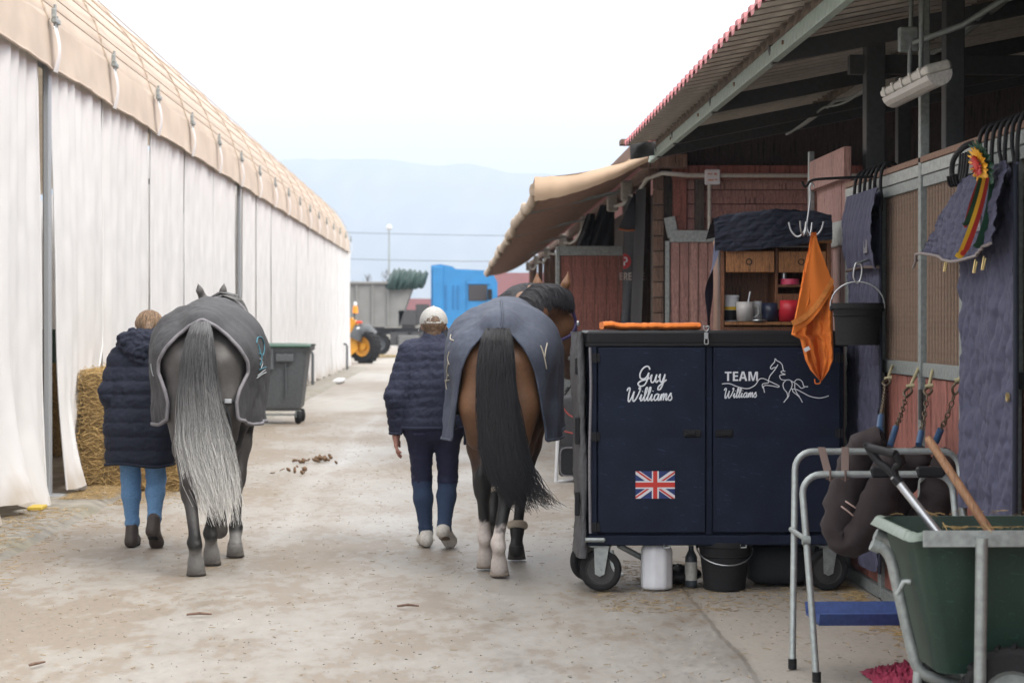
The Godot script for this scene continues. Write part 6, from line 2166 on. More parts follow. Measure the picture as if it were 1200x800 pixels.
	s.grid(40, 60, func(u, w):
		var a: float = u * TAU
		var y: float = lerpf(1.53, 0.20, w)
		var wob: float = 0.010 * nn.get_noise_3d(cos(a), y * 2.5, sin(a))
		var ex: float = 0.030 + wob + 0.006 * sin(y * 11.0)
		var squ := func(v: float) -> float: return signf(v) * pow(absf(v), 0.5)
		return Vector3(0.726 + squ.call(cos(a)) * ex + 0.012 * sin(y * 3.0), y, -12.30 + squ.call(sin(a)) * (0.30 + wob)), true)
	var cov := part(s, "side_cover", mat("cover grey", lin(0.085, 0.085, 0.09), 0.55, 0, "grunge", 2.5, 0.2), t)
	s = Sh.new()
	for q in [[1.33, 0.10], [0.95, 0.16], [0.52, 0.14]]:
		s.box(V(0.700, q[0], 12.02), Vector3(0.028, q[1], 0.03), 0.006)
	part(s, "strap", M["black plastic"], cov)
	s = Sh.new(); s.tube(spline([V(0.775, 0.35, 11.99), V(0.77, 0.8, 11.985), V(0.778, 1.2, 11.988), V(0.772, 1.44, 11.985)], 6), 0.009, 6); part(s, "edge_cord", M["trim grey"], cov)
	s = Sh.new(); s.tube([V(0.745, 0.312, 11.975), V(0.855, 0.312, 11.975)], 0.014, 10); s.tube([V(0.85, 0.312, 11.975), V(0.86, 0.312, 12.03)], 0.012, 8); part(s, "corner_handle", M["galv"], t)
	castor(t, 0.842, 12.07, 0.278, -0.25, true)
	castor(t, 2.185, 12.07, 0.278, 0.12)
	castor(t, 0.80, 12.55, 0.278, 0.5)
	castor(t, 2.15, 12.55, 0.278, -0.1)
	s = Sh.new(); s.tube([V(0.95, 0.27, 12.06), V(1.10, 0.18, 12.2)], 0.018, 8); part(s, "tow_bar", M["galv dull"], t)
	for x in [1.21, 1.66]:
		s = Sh.new(); s.tube([V(x, 0.28, 12.0), V(x, 0.262, 12.0), V(x + 0.035, 0.262, 12.0), V(x + 0.035, 0.278, 12.0)], 0.005, 6); part(s, "catch", M["galv"], t)
	# folded towel on the lid
	s = Sh.new()
	s.grid(40, 16, func(u, w):
		var a: float = w * TAU
		var y: float = 1.562 + 0.022 * signf(sin(a)) * pow(absf(sin(a)), 0.5) + 0.006 * nn.get_noise_2d(u * 6, 2) + 0.012 * exp(-pow((u - 0.06) * 14, 2))
		return Vector3(0.86 + 0.575 * u, y, -12.27 + 0.20 * signf(cos(a)) * pow(absf(cos(a)), 0.6) + 0.012 * nn.get_noise_2d(u * 5, 9)))
	for e in [0, 1]:
		var pts := []
		for k in 16: pts.append(s.v[k * 41 + e * 40])
		var c := Vector3.ZERO
		for q in pts: c += q / 16.0
		for k in 16: s.face(c, pts[k], pts[(k + 1) % 16])
	tag(part(s, "towel", M["towel orange"]), "folded orange towel lying flat on the trolley lid", "towel")

	# things under the trolley
	s = Sh.new()
	var jx := 1.178
	s.grid(32, 26, func(u, w):
		var a: float = u * TAU + PI / 8
		var y: float = pl([[0, 0.0], [0.04, 0.0], [0.08, 0.012], [0.62, 0.222], [0.72, 0.245], [0.82, 0.272], [0.9, 0.292], [0.94, 0.305], [1.0, 0.305]], w)
		var k: float = pl([[0, 0.0], [0.04, 0.88], [0.08, 1.0], [0.62, 1.0], [0.72, 0.95], [0.82, 0.72], [0.9, 0.45], [0.94, 0.36], [1.0, 0.0]], w)
		var oct: float = cos(PI / 8) / cos(fposmod(a, PI / 4) - PI / 8)
		return Vector3(jx + cos(a + 0.3) * 0.096 * k * oct, y + 0.004, -12.12 + sin(a + 0.3) * 0.085 * k * oct), true)
	var can := thing("jerry_can", "white plastic jerry can standing under the trolley", "can", V(jx, 0, 12.12))
	part(s, "can_body", M["white plastic"], can)
	s = Sh.new(); s.tube(spline([V(jx + 0.07, 0.25, 12.09), V(jx + 0.05, 0.292, 12.09), V(jx, 0.302, 12.09), V(jx - 0.04, 0.297, 12.09)], 4), 0.013, 8); part(s, "can_handle", M["white plastic"], can)
	s = Sh.new(); s.lathe([Vector2(0.001, 0.02), Vector2(0.022, 0.018), Vector2(0.024, -0.02)], 16, Transform3D(Basis(Vector3.BACK, 0.3), V(jx + 0.055, 0.285, 12.15))); part(s, "cap", M["white plastic"], can)
	bucket("bucket", "black rubber bucket standing on the ground under the trolley", V(1.585, 0.004, 12.14), 0.158, 0.122, 0.285, false)
	s = Sh.new()
	s.grid(30, 20, func(u, w):
		var a: float = u * TAU
		var e: float = (w - 0.5) * PI
		var sq := func(v: float) -> float: return signf(v) * pow(absf(v), 0.55)
		return Vector3(1.93 + sq.call(cos(a) * cos(e)) * 0.19 + 0.02 * nn.get_noise_2d(a, w * 4), 0.125 + sq.call(sin(e)) * 0.12, -12.35 + sq.call(sin(a) * cos(e)) * 0.16), true)
	tag(part(s, "holdall", M["rug black"]), "limp black holdall pushed under the right half of the trolley", "bag")
	s = Sh.new()
	s.grid(30, 16, func(u, w):
		var a: float = u * TAU
		var e: float = (w - 0.5) * PI
		return Vector3(1.33 + cos(a) * cos(e) * 0.15, 0.06 + sin(e) * 0.05 * (1 + 0.4 * nn.get_noise_2d(a, w * 6)), -12.4 + sin(a) * cos(e) * 0.2), true)
	tag(part(s, "rain_cover", M["black plastic"]), "crumpled black cover on the ground behind the jerry can", "cover")
	s = Sh.new()
	s.lathe([Vector2(0.001, 0.0), Vector2(0.034, 0.0), Vector2(0.036, 0.01), Vector2(0.036, 0.18), Vector2(0.016, 0.22), Vector2(0.016, 0.245), Vector2(0.001, 0.245)], 18, Transform3D(Basis(), V(1.395, 0.004, 12.22)))
	var bt := thing("spray_bottle", "dark spray bottle beside the black bucket under the trolley", "bottle", V(1.395, 0, 12.22))
	part(s, "bottle", mat("bottle dark", lin(0.05, 0.06, 0.07), 0.4, 0, "grunge", 4), bt)
	s = Sh.new(); s.lathe([Vector2(0.037, 0.04), Vector2(0.037, 0.15)], 18, Transform3D(Basis(), V(1.395, 0.004, 12.22))); part(s, "bottle_label", M["off white plastic"], bt)

func bucket(called: String, label: String, base: Vector3, r_top: float, r_bot: float, h: float, hung: bool) -> Node3D:
	var t := thing(called, label, "bucket", base)
	var s := Sh.new()
	var xf := Transform3D(Basis(), base)
	s.lathe([Vector2(0.001, 0.006), Vector2(r_bot - 0.004, 0.006), Vector2(r_top - 0.010, h - 0.02), Vector2(r_top - 0.006, h), Vector2(r_top + 0.004, h), Vector2(r_top + 0.006, h - 0.03), Vector2(r_top - 0.004, h - 0.034), Vector2(r_top - 0.012, h * 0.72), Vector2(r_top - 0.006, h * 0.70), Vector2(r_top - 0.014, h * 0.67), Vector2(r_bot, 0.0), Vector2(0.001, 0.0)], 36, xf)
	part(s, "bucket_body", M["black rubber"], t)
	s = Sh.new()
	var pts := []
	if hung:
		for k in 15:
			var a := PI * k / 14
			pts.append(base + Vector3(cos(a) * (r_top + 0.004), h - 0.03 + pow(sin(a), 0.9) * 0.15, 0.04 * cos(a)))
		s.tube(pts, 0.0045, 6)
	else:
		for k in 15:
			var a := PI * k / 14
			pts.append(base + Vector3(cos(a) * (r_top + 0.01), h - 0.04 - sin(a) * 0.09, sin(a) * (r_top + 0.012)))
		s.tube(pts, 0.004, 6)
	part(s, "wire_handle", M["steel"], t)
	s = Sh.new()
	for k in [-1, 1]: s.box(base + Vector3(k * (r_top + 0.004), h - 0.03, 0), Vector3(0.016, 0.03, 0.03), 0.005)
	part(s, "handle_lug", M["black rubber"], t, "stuff")
	return t

# ---------------------------------------------------------------- locker behind the trolley
func build_locker() -> void:
	var z := 12.78
	var t := thing("tack_locker", "open wooden tack locker with two drawers and a crowded shelf", "locker", V(1.99, 0, 12.95))
	var wd: Material = M["locker wood"]
	var s := Sh.new()
	for x in [1.655, 2.325]:
		s = Sh.new(); s.box(V(x, 1.06, z + 0.18), Vector3(0.026, 2.10, 0.36), 0.004); part(s, "side", wd, t)
	s = Sh.new(); s.box(V(1.99, 1.06, z + 0.35), Vector3(0.64, 2.1, 0.015), 0.003); part(s, "back_panel", wd, t)
	s = Sh.new(); s.box(V(1.99, 2.095, z + 0.17), Vector3(0.70, 0.03, 0.38), 0.005); part(s, "top_board", M["locker light"], t)
	s = Sh.new(); s.box(V(1.99, 1.578, z + 0.16), Vector3(0.645, 0.022, 0.36), 0.004); part(s, "shelf", M["locker light"], t)
	s = Sh.new(); s.box(V(1.99, 0.80, z + 0.01), Vector3(0.645, 1.52, 0.02), 0.004); part(s, "front_panel", wd, t)
	s = Sh.new(); s.box(V(2.00, 1.82, z + 0.19), Vector3(0.018, 0.46, 0.32), 0.003); part(s, "divider", wd, t)
	s = Sh.new(); s.box(V(2.16, 1.815, z + 0.19), Vector3(0.31, 0.016, 0.32), 0.003); part(s, "shelf", wd, t)
	s = Sh.new(); s.box(V(2.16, 1.715, z + 0.02), Vector3(0.31, 0.10, 0.02), 0.003); part(s, "drawer", wd, t)
	for q in [[1.828, 0.305, 0.0], [2.16, 0.30, 0.02]]:
		s = Sh.new(); s.box(V(q[0], 1.965, z + q[2]), Vector3(q[1], 0.135, 0.024), 0.005)
		var d := part(s, "drawer", M["locker light"], t)
		s = Sh.new(); s.lathe([Vector2(0.001, -0.008), Vector2(0.014, -0.008), Vector2(0.016, 0.004), Vector2(0.020, 0.006), Vector2(0.020, -0.01)], 18, Transform3D(Basis(Vector3.RIGHT, PI / 2), V(q[0] - 0.01, 1.965, z + q[2] - 0.014)))
		part(s, "drawer_knob", M["black plastic"], d)
	s = Sh.new(); s.tube([V(1.70, 2.06, z - 0.01), V(2.2, 2.06, z - 0.01)], 0.006, 6); part(s, "rail", M["steel"], t)
	# quilted cover thrown over the top
	var cv := Sh.new()
	var nn := noise(111, 5, 3)
	cv.grid(110, 60, func(u, w):
		var x: float = lerpf(1.60, 2.335, u)
		var y := 0.0
		var zz := 0.0
		var top: float = pl([[0, 2.235], [0.12, 2.262], [0.5, 2.295], [0.85, 2.285], [1, 2.26]], u)
		var bot: float = pl([[0, 2.03], [0.3, 2.035], [0.7, 2.07], [1, 2.105]], u)
		if w < 0.55:
			var k: float = w / 0.55
			y = lerpf(bot, top, k); zz = z - 0.055 + 0.05 * k * k + 0.012 * sin(u * 9.0 + k * 2)
		else:
			var k: float = (w - 0.55) / 0.45
			y = top - 0.02 * k - 0.10 * k * k; zz = z - 0.005 + 0.42 * k
		var q: float = absf(sin((x * 1.0 + y) * PI / 0.075)) * absf(sin((x * 1.0 - y) * PI / 0.075))
		return Vector3(x, y + 0.010 * nn.get_noise_2d(x * 2, w * 2), -(zz - 0.008 * pow(q, 0.5) + 0.012 * nn.get_noise_2d(x, w * 3))))
	part(cv, "quilted_cover", M["quilt dark"], t)
	cv = Sh.new()
	cv.grid(20, 60, func(u, w):
		var y: float = lerpf(2.12, 1.50, w)
		var x: float = 1.625 - 0.075 * smoothstep(0.05, 0.6, w) * (1.0 - u * 0.7) + 0.010 * sin(w * 9 + u * 3)
		return Vector3(x, y, -(z - 0.02 + 0.16 * u + 0.01 * sin(w * 11.0))))
	part(cv, "side_flap", mat("flap blue", lin(0.055, 0.065, 0.13), 0.85, 0, "weave", 9), t)
	# what stands on the shelf
	var f := 1.590
	var mug := func(x: float, dz: float, r: float, h: float, m: Material, label: String) -> void:
		var b := V(x, f, z + dz)
		var o := thing("mug", label, "mug", b)
		var q := Sh.new()
		q.lathe([Vector2(0.001, 0.006), Vector2(r * 0.84, 0.006), Vector2(r * 0.92, h * 0.98), Vector2(r, h), Vector2(r * 0.99, h * 0.6), Vector2(r * 0.90, 0.004), Vector2(0.001, 0.0)], 26, Transform3D(Basis(), b), true)
		part(q, "mug_body", m, o)
		q = Sh.new()
		var pts := []
		for k in 9:
			var a := -PI / 2 + PI * k / 8
			pts.append(b + Vector3(r * 0.95 + cos(a) * h * 0.26, h * 0.52 + sin(a) * h * 0.30, 0))
		q.tube(pts, 0.006, 8)
		part(q, "mug_handle", m, o)
	mug.call(1.80, 0.03, 0.056, 0.125, mat("mug grey", lin(0.46, 0.44, 0.42), 0.4), "pale grey mug holding a white brush on the locker shelf")
	mug.call(1.965, 0.06, 0.055, 0.118, mat("mug navy", lin(0.020, 0.025, 0.05), 0.35), "dark navy mug on the locker shelf")
	mug.call(2.085, 0.04, 0.075, 0.135, mat("mug red", lin(0.52, 0.02, 0.035), 0.4), "big red mug on the locker shelf")
	var tb := thing("tub", "white tub with a yellow stripe and black lower half on the locker shelf", "tub", V(1.725, f, z + 0.14))
	s = Sh.new(); s.lathe([Vector2(0.001, 0.168), Vector2(0.050, 0.168), Vector2(0.056, 0.165), Vector2(0.056, 0.150), Vector2(0.052, 0.148), Vector2(0.052, 0.003), Vector2(0.001, 0.0)], 26, Transform3D(Basis(), V(1.725, f, z + 0.14))); part(s, "tub_body", M["white plastic"], tb)
	s = Sh.new(); s.lathe([Vector2(0.0535, 0.075), Vector2(0.0535, 0.095)], 26, Transform3D(Basis(), V(1.725, f, z + 0.14))); part(s, "stripe", mat("stripe yellow", lin(0.70, 0.45, 0.03), 0.5), tb)
	s = Sh.new(); s.lathe([Vector2(0.0535, 0.008), Vector2(0.0535, 0.073)], 26, Transform3D(Basis(), V(1.725, f, z + 0.14))); part(s, "dark_band", M["black plastic"], tb)
	var bs := thing("brush", "white-handled brush standing in the pale grey mug", "brush", V(1.815, f + 0.02, z + 0.03))
	s = Sh.new(); s.bar(V(1.805, f + 0.02, z + 0.035), V(1.832, f + 0.19, z + 0.02), 0.018, 0.010, 0.004); part(s, "brush_handle", M["white plastic"], bs)
	s = Sh.new(); s.box(V(1.804, f + 0.02, z + 0.035), Vector3(0.03, 0.03, 0.014), 0.004); part(s, "bristles", M["brown wood"], bs)
	s = Sh.new(); s.lathe([Vector2(0.001, 0.004), Vector2(0.026, 0.004), Vector2(0.029, 0.13), Vector2(0.031, 0.13), Vector2(0.029, 0.0), Vector2(0.001, 0.0)], 22, Transform3D(Basis(), V(1.895, f, z + 0.13)))
	var gl := mat("glass", Color(0.85, 0.87, 0.88, 0.25), 0.08)
	gl.transparency = BaseMaterial3D.TRANSPARENCY_ALPHA
	tag(part(s, "tumbler", gl), "clear drinking glass between the grey and navy mugs", "glass")
	s = Sh.new(); s.lathe([Vector2(0.001, 0.014), Vector2(0.052, 0.014), Vector2(0.056, 0.008), Vector2(0.052, 0.0), Vector2(0.001, 0.0)], 22, Transform3D(Basis(), V(1.885, f, z + 0.015))); tag(part(s, "lid", M["steel"]), "shallow metal jar lid in front of the drinking glass", "lid")
	var tin := thing("tin", "flat pink tin on the upper locker shelf", "tin", V(2.09, 1.824, z + 0.08))
	s = Sh.new(); s.lathe([Vector2(0.001, 0.0), Vector2(0.060, 0.0), Vector2(0.060, 0.026), Vector2(0.001, 0.026)], 24, Transform3D(Basis(), V(2.09, 1.824, z + 0.08))); part(s, "tin_body", mat("tin pink", lin(0.60, 0.06, 0.13), 0.4), tin)
	s = Sh.new(); s.lathe([Vector2(0.062, 0.026), Vector2(0.062, 0.036), Vector2(0.001, 0.037)], 24, Transform3D(Basis(), V(2.09, 1.824, z + 0.08))); part(s, "tin_lid", M["tin pink"], tin)
	s = Sh.new(); s.lathe([Vector2(0.001, 0.0), Vector2(0.018, 0.0), Vector2(0.018, 0.04), Vector2(0.012, 0.05), Vector2(0.001, 0.05)], 16, Transform3D(Basis(), V(2.055, 1.861, z + 0.08))); tag(part(s, "bottle_top", M["steel"]), "small silver pot standing on the pink tin", "pot")
	s = Sh.new(); s.lathe([Vector2(0.001, 0.0), Vector2(0.04, 0.0), Vector2(0.05, 0.03), Vector2(0.045, 0.065), Vector2(0.03, 0.075), Vector2(0.001, 0.078)], 20, Transform3D(Basis(), V(2.215, 1.824, z + 0.10)), true); tag(part(s, "sponge", mat("sponge green", lin(0.045, 0.075, 0.05), 0.9, 0, "fine", 12, 0.3)), "dark green sponge beside the pink tin", "sponge")

# ---------------------------------------------------------------- hung things along the near stalls
func quilt(shape: Callable, nu: int, nv: int, pitch: float, depth: float, along: Vector3) -> Sh:
	# shape(u, v) -> [point, out]; diamonds of the given pitch
	var s := Sh.new()
	s.grid(nu, nv, func(u, v):
		var r = shape.call(u, v)
		var p: Vector3 = r[0]
		var x: float = p.dot(along)
		var q: float = absf(sin((x + p.y * 0.6) * PI / pitch)) * absf(sin((x - p.y * 0.6) * PI / pitch))
		return p + (r[1] as Vector3) * depth * pow(q, 0.3))
	return s

func hanger(parent: Node3D, z: float, drop: float, lean: float, m: Material) -> void:  # black bracket hung over the top rail
	var X := 2.40
	var s := Sh.new()
	var pts := [V(2.50, 2.40, z), V(2.47, 2.475, z), V(2.42, 2.485, z), V(X - 0.01, 2.44, z), V(X - 0.02, 2.35, z - lean * 0.3), V(X - 0.02, 2.30 - drop * 0.3, z - lean), V(X - 0.03, 2.26 - drop, z - lean * 0.6), V(X - 0.05, 2.29 - drop, z)]
	s.tube(spline(pts, 5), 0.010, 8)
	part(s, "hook", m, parent)

func build_hanging() -> void:
	var out := Vector3(-1, 0, 0)
	var nn := noise(121, 3, 3)
	# long quilted rug on the far side of the barred doors
	var t := thing("quilted_rug", "navy quilted rug hanging full length beside the hanging black bucket", "rug", V(2.40, 0.15, 12.2))
	var s := quilt(func(u, v):
		var z: float = lerpf(12.40, 11.47, u)
		var y: float = lerpf(2.33, 0.17 + 0.02 * sin(u * 7), v)
		return [Vector3(2.385 + 0.014 * sin(z * 14.0 + 0.8 * v) * v + 0.012 * nn.get_noise_2d(z * 2, y * 2), y, -z), out], 110, 210, 0.11, 0.016, Vector3(0, 0, 1))
	var m := part(s, "panel", M["quilt navy"], t)
	s = Sh.new(); s.tube([V(2.375, 2.32, 11.465), V(2.378, 1.3, 11.46), V(2.375, 0.17, 11.465)], 0.010, 6); part(s, "binding", M["quilt dark"], m)
	s = quilt(func(u, v):
		var z: float = lerpf(12.25, 11.36, u)
		var y: float = lerpf(2.34, 1.90 + 0.015 * sin(u * 5), v)
		return [Vector3(2.345 + 0.015 * sin(z * 11.0) * v - 0.03 * sin(v * PI), y, -z), out], 100, 70, 0.11, 0.018, Vector3(0, 0, 1))
	m = part(s, "folded_top", M["quilt navy"], t)
	s = Sh.new(); s.tube([V(2.335, 1.895, 12.25), V(2.33, 1.905, 11.8), V(2.34, 1.895, 11.36)], 0.010, 6); part(s, "binding", mat("binding brown", lin(0.10, 0.07, 0.06), 0.8), m)
	s = Sh.new(); s.box(V(2.318, 2.02, 11.6), Vector3(0.006, 0.08, 0.10), 0.002); part(s, "badge", M["trim grey"], m)
	# rug by the saddle stand: long panel and shoulder piece
	t = thing("quilted_rug", "navy quilted rug with pale piping hanging beside the rosette", "rug", V(2.40, 0.7, 9.4))
	s = quilt(func(u, v):
		var z: float = lerpf(9.56, 8.62, u)
		var y: float = lerpf(2.27, 0.72 + 0.015 * sin(u * 6), v)
		return [Vector3(2.375 + 0.016 * sin(z * 13.0 + v) * v + 0.018 * nn.get_noise_2d(z * 2, y * 2), y, -z), out], 120, 190, 0.11, 0.018, Vector3(0, 0, 1))
	m = part(s, "panel", M["quilt navy"], t)
	s = Sh.new(); s.tube([V(2.36, 2.26, 8.615), V(2.362, 1.5, 8.61), V(2.36, 0.72, 8.615)], 0.013, 6); part(s, "binding", M["quilt dark"], m)
	s = Sh.new(); s.lathe([Vector2(0.010, 0.003), Vector2(0.020, 0.005), Vector2(0.020, -0.004), Vector2(0.010, -0.003)], 16, Transform3D(Basis(Vector3.BACK, PI / 2), V(2.352, 1.27, 8.70))); part(s, "eyelet", mat("brass", lin(0.62, 0.48, 0.22), 0.35, 0.8), m)
	s = quilt(func(u, v):
		var z: float = lerpf(pl([[0, 9.62], [1, 10.10]], v), 8.60, u)
		var hem: float = pl([[0, 1.86], [0.08, 1.93], [0.30, 1.90], [0.55, 1.865], [0.75, 1.885], [1, 1.925]], u)
		var top: float = pl([[0, 2.14], [0.25, 2.25], [1, 2.28]], u)
		return [Vector3(2.335 - 0.05 * sin(v * PI * 0.6) + 0.020 * sin(z * 9.0 + v * 2.0) * v + 0.01 * nn.get_noise_2d(z * 3, v * 3), lerpf(top, hem, v), -z), out], 140, 70, 0.11, 0.020, Vector3(0, 0, 1))
	m = part(s, "shoulder_piece", M["quilt navy"], t)
	var pip := []
	for k in 29:
		var u := k / 28.0
		pip.append(s.v[s.v.size() - 141 + k * 5] + t.position + Vector3(-0.006, 0, 0))
	s = Sh.new(); s.tube(pip, 0.007, 6); part(s, "piping", mat("piping pale", lin(0.22, 0.19, 0.185), 0.8), m)
	s = Sh.new(); s.box(V(2.262, 2.03, 8.88), Vector3(0.006, 0.085, 0.13), 0.002); part(s, "badge", M["trim grey"], m)
	for q in [[9.6, 1.86], [9.05, 1.84], [8.9, 1.85]]:
		s = Sh.new(); s.tube([V(2.30, q[1] + 0.03, q[0]), V(2.29, q[1] - 0.03, q[0]), V(2.29, q[1] - 0.03, q[0] - 0.03), V(2.30, q[1] + 0.02, q[0] - 0.03)], 0.004, 6); part(s, "buckle", M["brass"], m)
	# hooks and hangers over the top rail
	var hz := [12.25, 12.1, 11.95, 11.8, 11.66, 11.5, 9.32, 9.2, 9.08, 8.97, 8.86, 8.76, 8.66]
	for k in hz.size():
		var z: float = hz[k]
		var h := thing("hook_bracket", (["first", "second", "third", "fourth", "fifth", "sixth"][k] + " black hook over the rail at the farther quilted rug, counted from the trolley" if z > 11 else ["first", "second", "third", "fourth", "fifth", "sixth", "seventh"][k - 6] + " black hook over the rail at the nearer quilted rug, counted from the rosette"), "hook", V(2.40, 2.4, z), "hook brackets over the far rug" if z > 11 else "hook brackets over the near rug")
		hanger(h, z, 0.02 + 0.03 * (k % 3), 0.05 * (k % 2), M["black plastic"])
	var bl := thing("bridle_hook", "wide black bridle bracket hanging by itself left of the rosette", "hook", V(2.38, 2.3, 10.1))
	s = Sh.new()
	s.tube(spline([V(2.42, 2.43, 9.52), V(2.37, 2.41, 9.55), V(2.35, 2.36, 9.66), V(2.35, 2.29, 9.69), V(2.35, 2.24, 9.60)], 5), 0.011, 8, true, 1.4)
	for k in 4: s.tube(spline([V(2.36, 2.38, 9.56 - k * 0.05), V(2.35, 2.26, 9.58 - k * 0.05), V(2.31, 2.23, 9.55 - k * 0.05), V(2.29, 2.27, 9.52 - k * 0.05)], 4), 0.008, 6)
	part(s, "bracket", M["black plastic"], bl)
	# rosette
	var rc := at(1151, 192, 8.72)
	t = thing("rosette", "green, yellow and red show rosette with long ribbon tails", "rosette", rc)
	var cols := [[lin(0.010, 0.05, 0.026), 0.100, 0.0], [lin(0.66, 0.33, 0.02), 0.074, 0.014], [lin(0.42, 0.03, 0.022), 0.042, 0.026]]
	var face := Basis(Vector3.BACK, 0.30) * Basis(Vector3.UP, -PI / 2 + 0.16)
	for k in 3:
		s = Sh.new()
		var q = cols[k]
		s.grid(96, 3, func(u, w):
			var a: float = u * TAU
			var r: float = lerpf(0.02, q[1], w) * (1.0 + 0.10 * w * signf(sin(a * 16)))
			return rc + face * Vector3(cos(a) * r, sin(a) * r, q[2] + 0.010 * sin(a * 16) * w), true)
		part(s, "pleated_ring", mat("rosette %d" % k, q[0], 0.5), t)
	s = Sh.new(); s.lathe([Vector2(0.001, 0.034), Vector2(0.018, 0.032), Vector2(0.022, 0.02)], 18, Transform3D(face * Basis(Vector3.RIGHT, PI / 2), rc)); part(s, "centre_button", M["rosette 2"], t)
	mat("ribbon yellow", lin(0.66, 0.42, 0.03), 0.5)
	# each tail: start, middle, end in the photograph, half width there, distance, colour
	for q in [[1158, 208, 1150, 255, 1129, 301, 3.6, 8.66, "rosette 2"], [1155, 208, 1146, 255, 1125, 304, 5.5, 8.68, "ribbon yellow"], [1163, 210, 1162, 250, 1146, 292, 5.5, 8.70, "rosette 0"], [1150, 208, 1142, 245, 1132, 266, 4.5, 8.73, "rosette 0"], [1149, 208, 1138, 235, 1132, 268, 3.0, 8.75, "rosette 2"]]:
		s = Sh.new()
		s.grid(3, 24, func(u, w):
			var a := Vector2(q[0], q[1])
			var b := Vector2(q[2], q[3])
			var c := Vector2(q[4], q[5])
			var mid := a.lerp(b, w).lerp(b.lerp(c, w), w)
			var tip: float = 4.0 * absf(u - 0.5) * w if w > 0.95 else 0.0
			return at(mid.x + (u - 0.5) * 2.0 * q[6] * (0.55 + 0.45 * w), mid.y - tip * 2.0, q[7] + 0.012 * sin(w * 8.0 + q[6]) + 0.01 * (u - 0.5)))
		part(s, "ribbon", M[q[8]], t)
	# swing arm with the cluster hook, towel and bucket
	t = thing("swing_arm", "thin black swing arm reaching out from the top of the stalls", "bracket", V(2.42, 2.42, 11.75))
	s = Sh.new()
	s.tube(spline([V(2.46, 2.42, 11.75), V(2.36, 2.425, 11.75), V(2.12, 2.415, 11.76), V(2.04, 2.405, 11.78), V(2.005, 2.37, 11.78), V(1.985, 2.40, 11.78)], 4), 0.008, 8)
	s.tube([V(2.40, 2.41, 11.75), V(2.41, 2.25, 11.68), V(2.45, 2.12, 11.62)], 0.007, 6)
	part(s, "arm", M["black plastic"], t)
	t = thing("cluster_hook", "four-pronged silver tack hook hanging from the swing arm", "hook", V(2.03, 2.2, 11.76))
	s = Sh.new()
	var c0 := at(945, 270, 11.76)
	var c1 := at(952, 217, 11.76)
	s.tube(spline([c1 + Vector3(0.012, -0.01, 0), c1 + Vector3(0.0, 0.012, 0), c1 + Vector3(-0.012, -0.006, 0), c1.lerp(c0, 0.3), c1.lerp(c0, 0.7), c0], 5), 0.0055, 8)
	part(s, "stem", M["steel"], t)
	for k in 4:
		var a := TAU * k / 4 + 0.5
		var d := Vector3(cos(a), 0, sin(a))
		s = Sh.new()
		s.tube(spline([c0 + Vector3(0, 0.05, 0), c0 + d * 0.012 + Vector3(0, -0.005, 0), c0 + d * 0.05 + Vector3(0, -0.035, 0), c0 + d * 0.09 + Vector3(0, 0.0, 0), c0 + d * 0.105 + Vector3(0, 0.05, 0)], 4), 0.0055, 8)
		part(s, "prong", M["steel"], t)
	t = thing("towel", "orange towel hanging by its corner from the cluster hook", "towel", at(955, 300, 11.7))
	var L := [[0, 951], [0.1, 948], [0.25, 942], [0.45, 936], [0.62, 930], [0.69, 927.5], [0.72, 938], [0.86, 944], [0.93, 950], [1, 961]]
	var Rr := [[0, 957], [0.1, 959.5], [0.2, 965], [0.33, 975], [0.37, 978], [0.45, 976], [0.86, 977], [0.93, 972], [1, 964]]
	s = Sh.new()
	s.grid(60, 110, func(u, w):
		var px: float = lerpf(pl(L, w), pl(Rr, w), u)
		var py: float = lerpf(272, 446, w)
		var fold: float = 0.030 * sin(u * 9.0 + 2.0 * w + 1.5) * smoothstep(0.0, 0.4, w) + 0.016 * sin(u * 21.0 - 4.0 * w) * smoothstep(0.1, 0.6, w) + 0.010 * nn.get_noise_2d(u * 3, w * 6)
		return at(px, py, 11.70 + fold))
	part(s, "cloth", M["towel orange"], t)
	s = Sh.new()
	s.grid(40, 60, func(u, w):  # front fold, hem running across
		var a := Vector2(956, 276).lerp(Vector2(978, 336), w)
		var b := Vector2(954, 276).lerp(Vector2(929, 391), w)
		var q := a.lerp(b, u)
		q.y += 10.0 * sin(u * PI) * w
		return at(q.x, q.y, 11.655 + 0.012 * sin(u * 8.0 + w * 3.0) * w))
	var fl := part(s, "front_fold", M["towel orange"], t)
	s = Sh.new()
	s.grid(30, 3, func(u, w):
		var a := Vector2(978, 330).lerp(Vector2(930, 382), u)
		return at(a.x - 3.0 * w, a.y + 10.0 * sin(u * PI) - 6.0 * w, 11.648 + 0.012 * sin(u * 8.0 + 3.0)))
	part(s, "woven_band", mat("towel band", lin(0.88, 0.30, 0.06), 0.85, 0, "weave", 8), fl)
	s = Sh.new(); s.box(at(946, 409, 11.64), Vector3(0.035, 0.022, 0.003), 0.001, Basis(Vector3.BACK, 0.5)); part(s, "care_tag", M["white plastic"], t)
	s = Sh.new(); s.tube(spline([at(955, 444, 11.69), at(956, 449, 11.69), at(961, 449, 11.69), at(962, 445, 11.69)], 4), 0.004, 6); part(s, "loop", M["towel orange"], t)
	# hanging bucket
	var bc := at(1005, 404, 11.45)
	bucket("bucket", "black bucket hanging by its wire handle beside the orange towel", bc, 0.143, 0.120, 0.235, true)
	t = thing("carabiner", "steel carabiner that carries the hanging black bucket", "carabiner", bc + Vector3(0, 0.40, 0))
	s = Sh.new()
	var cc := bc + Vector3(0.0, 0.40, 0)
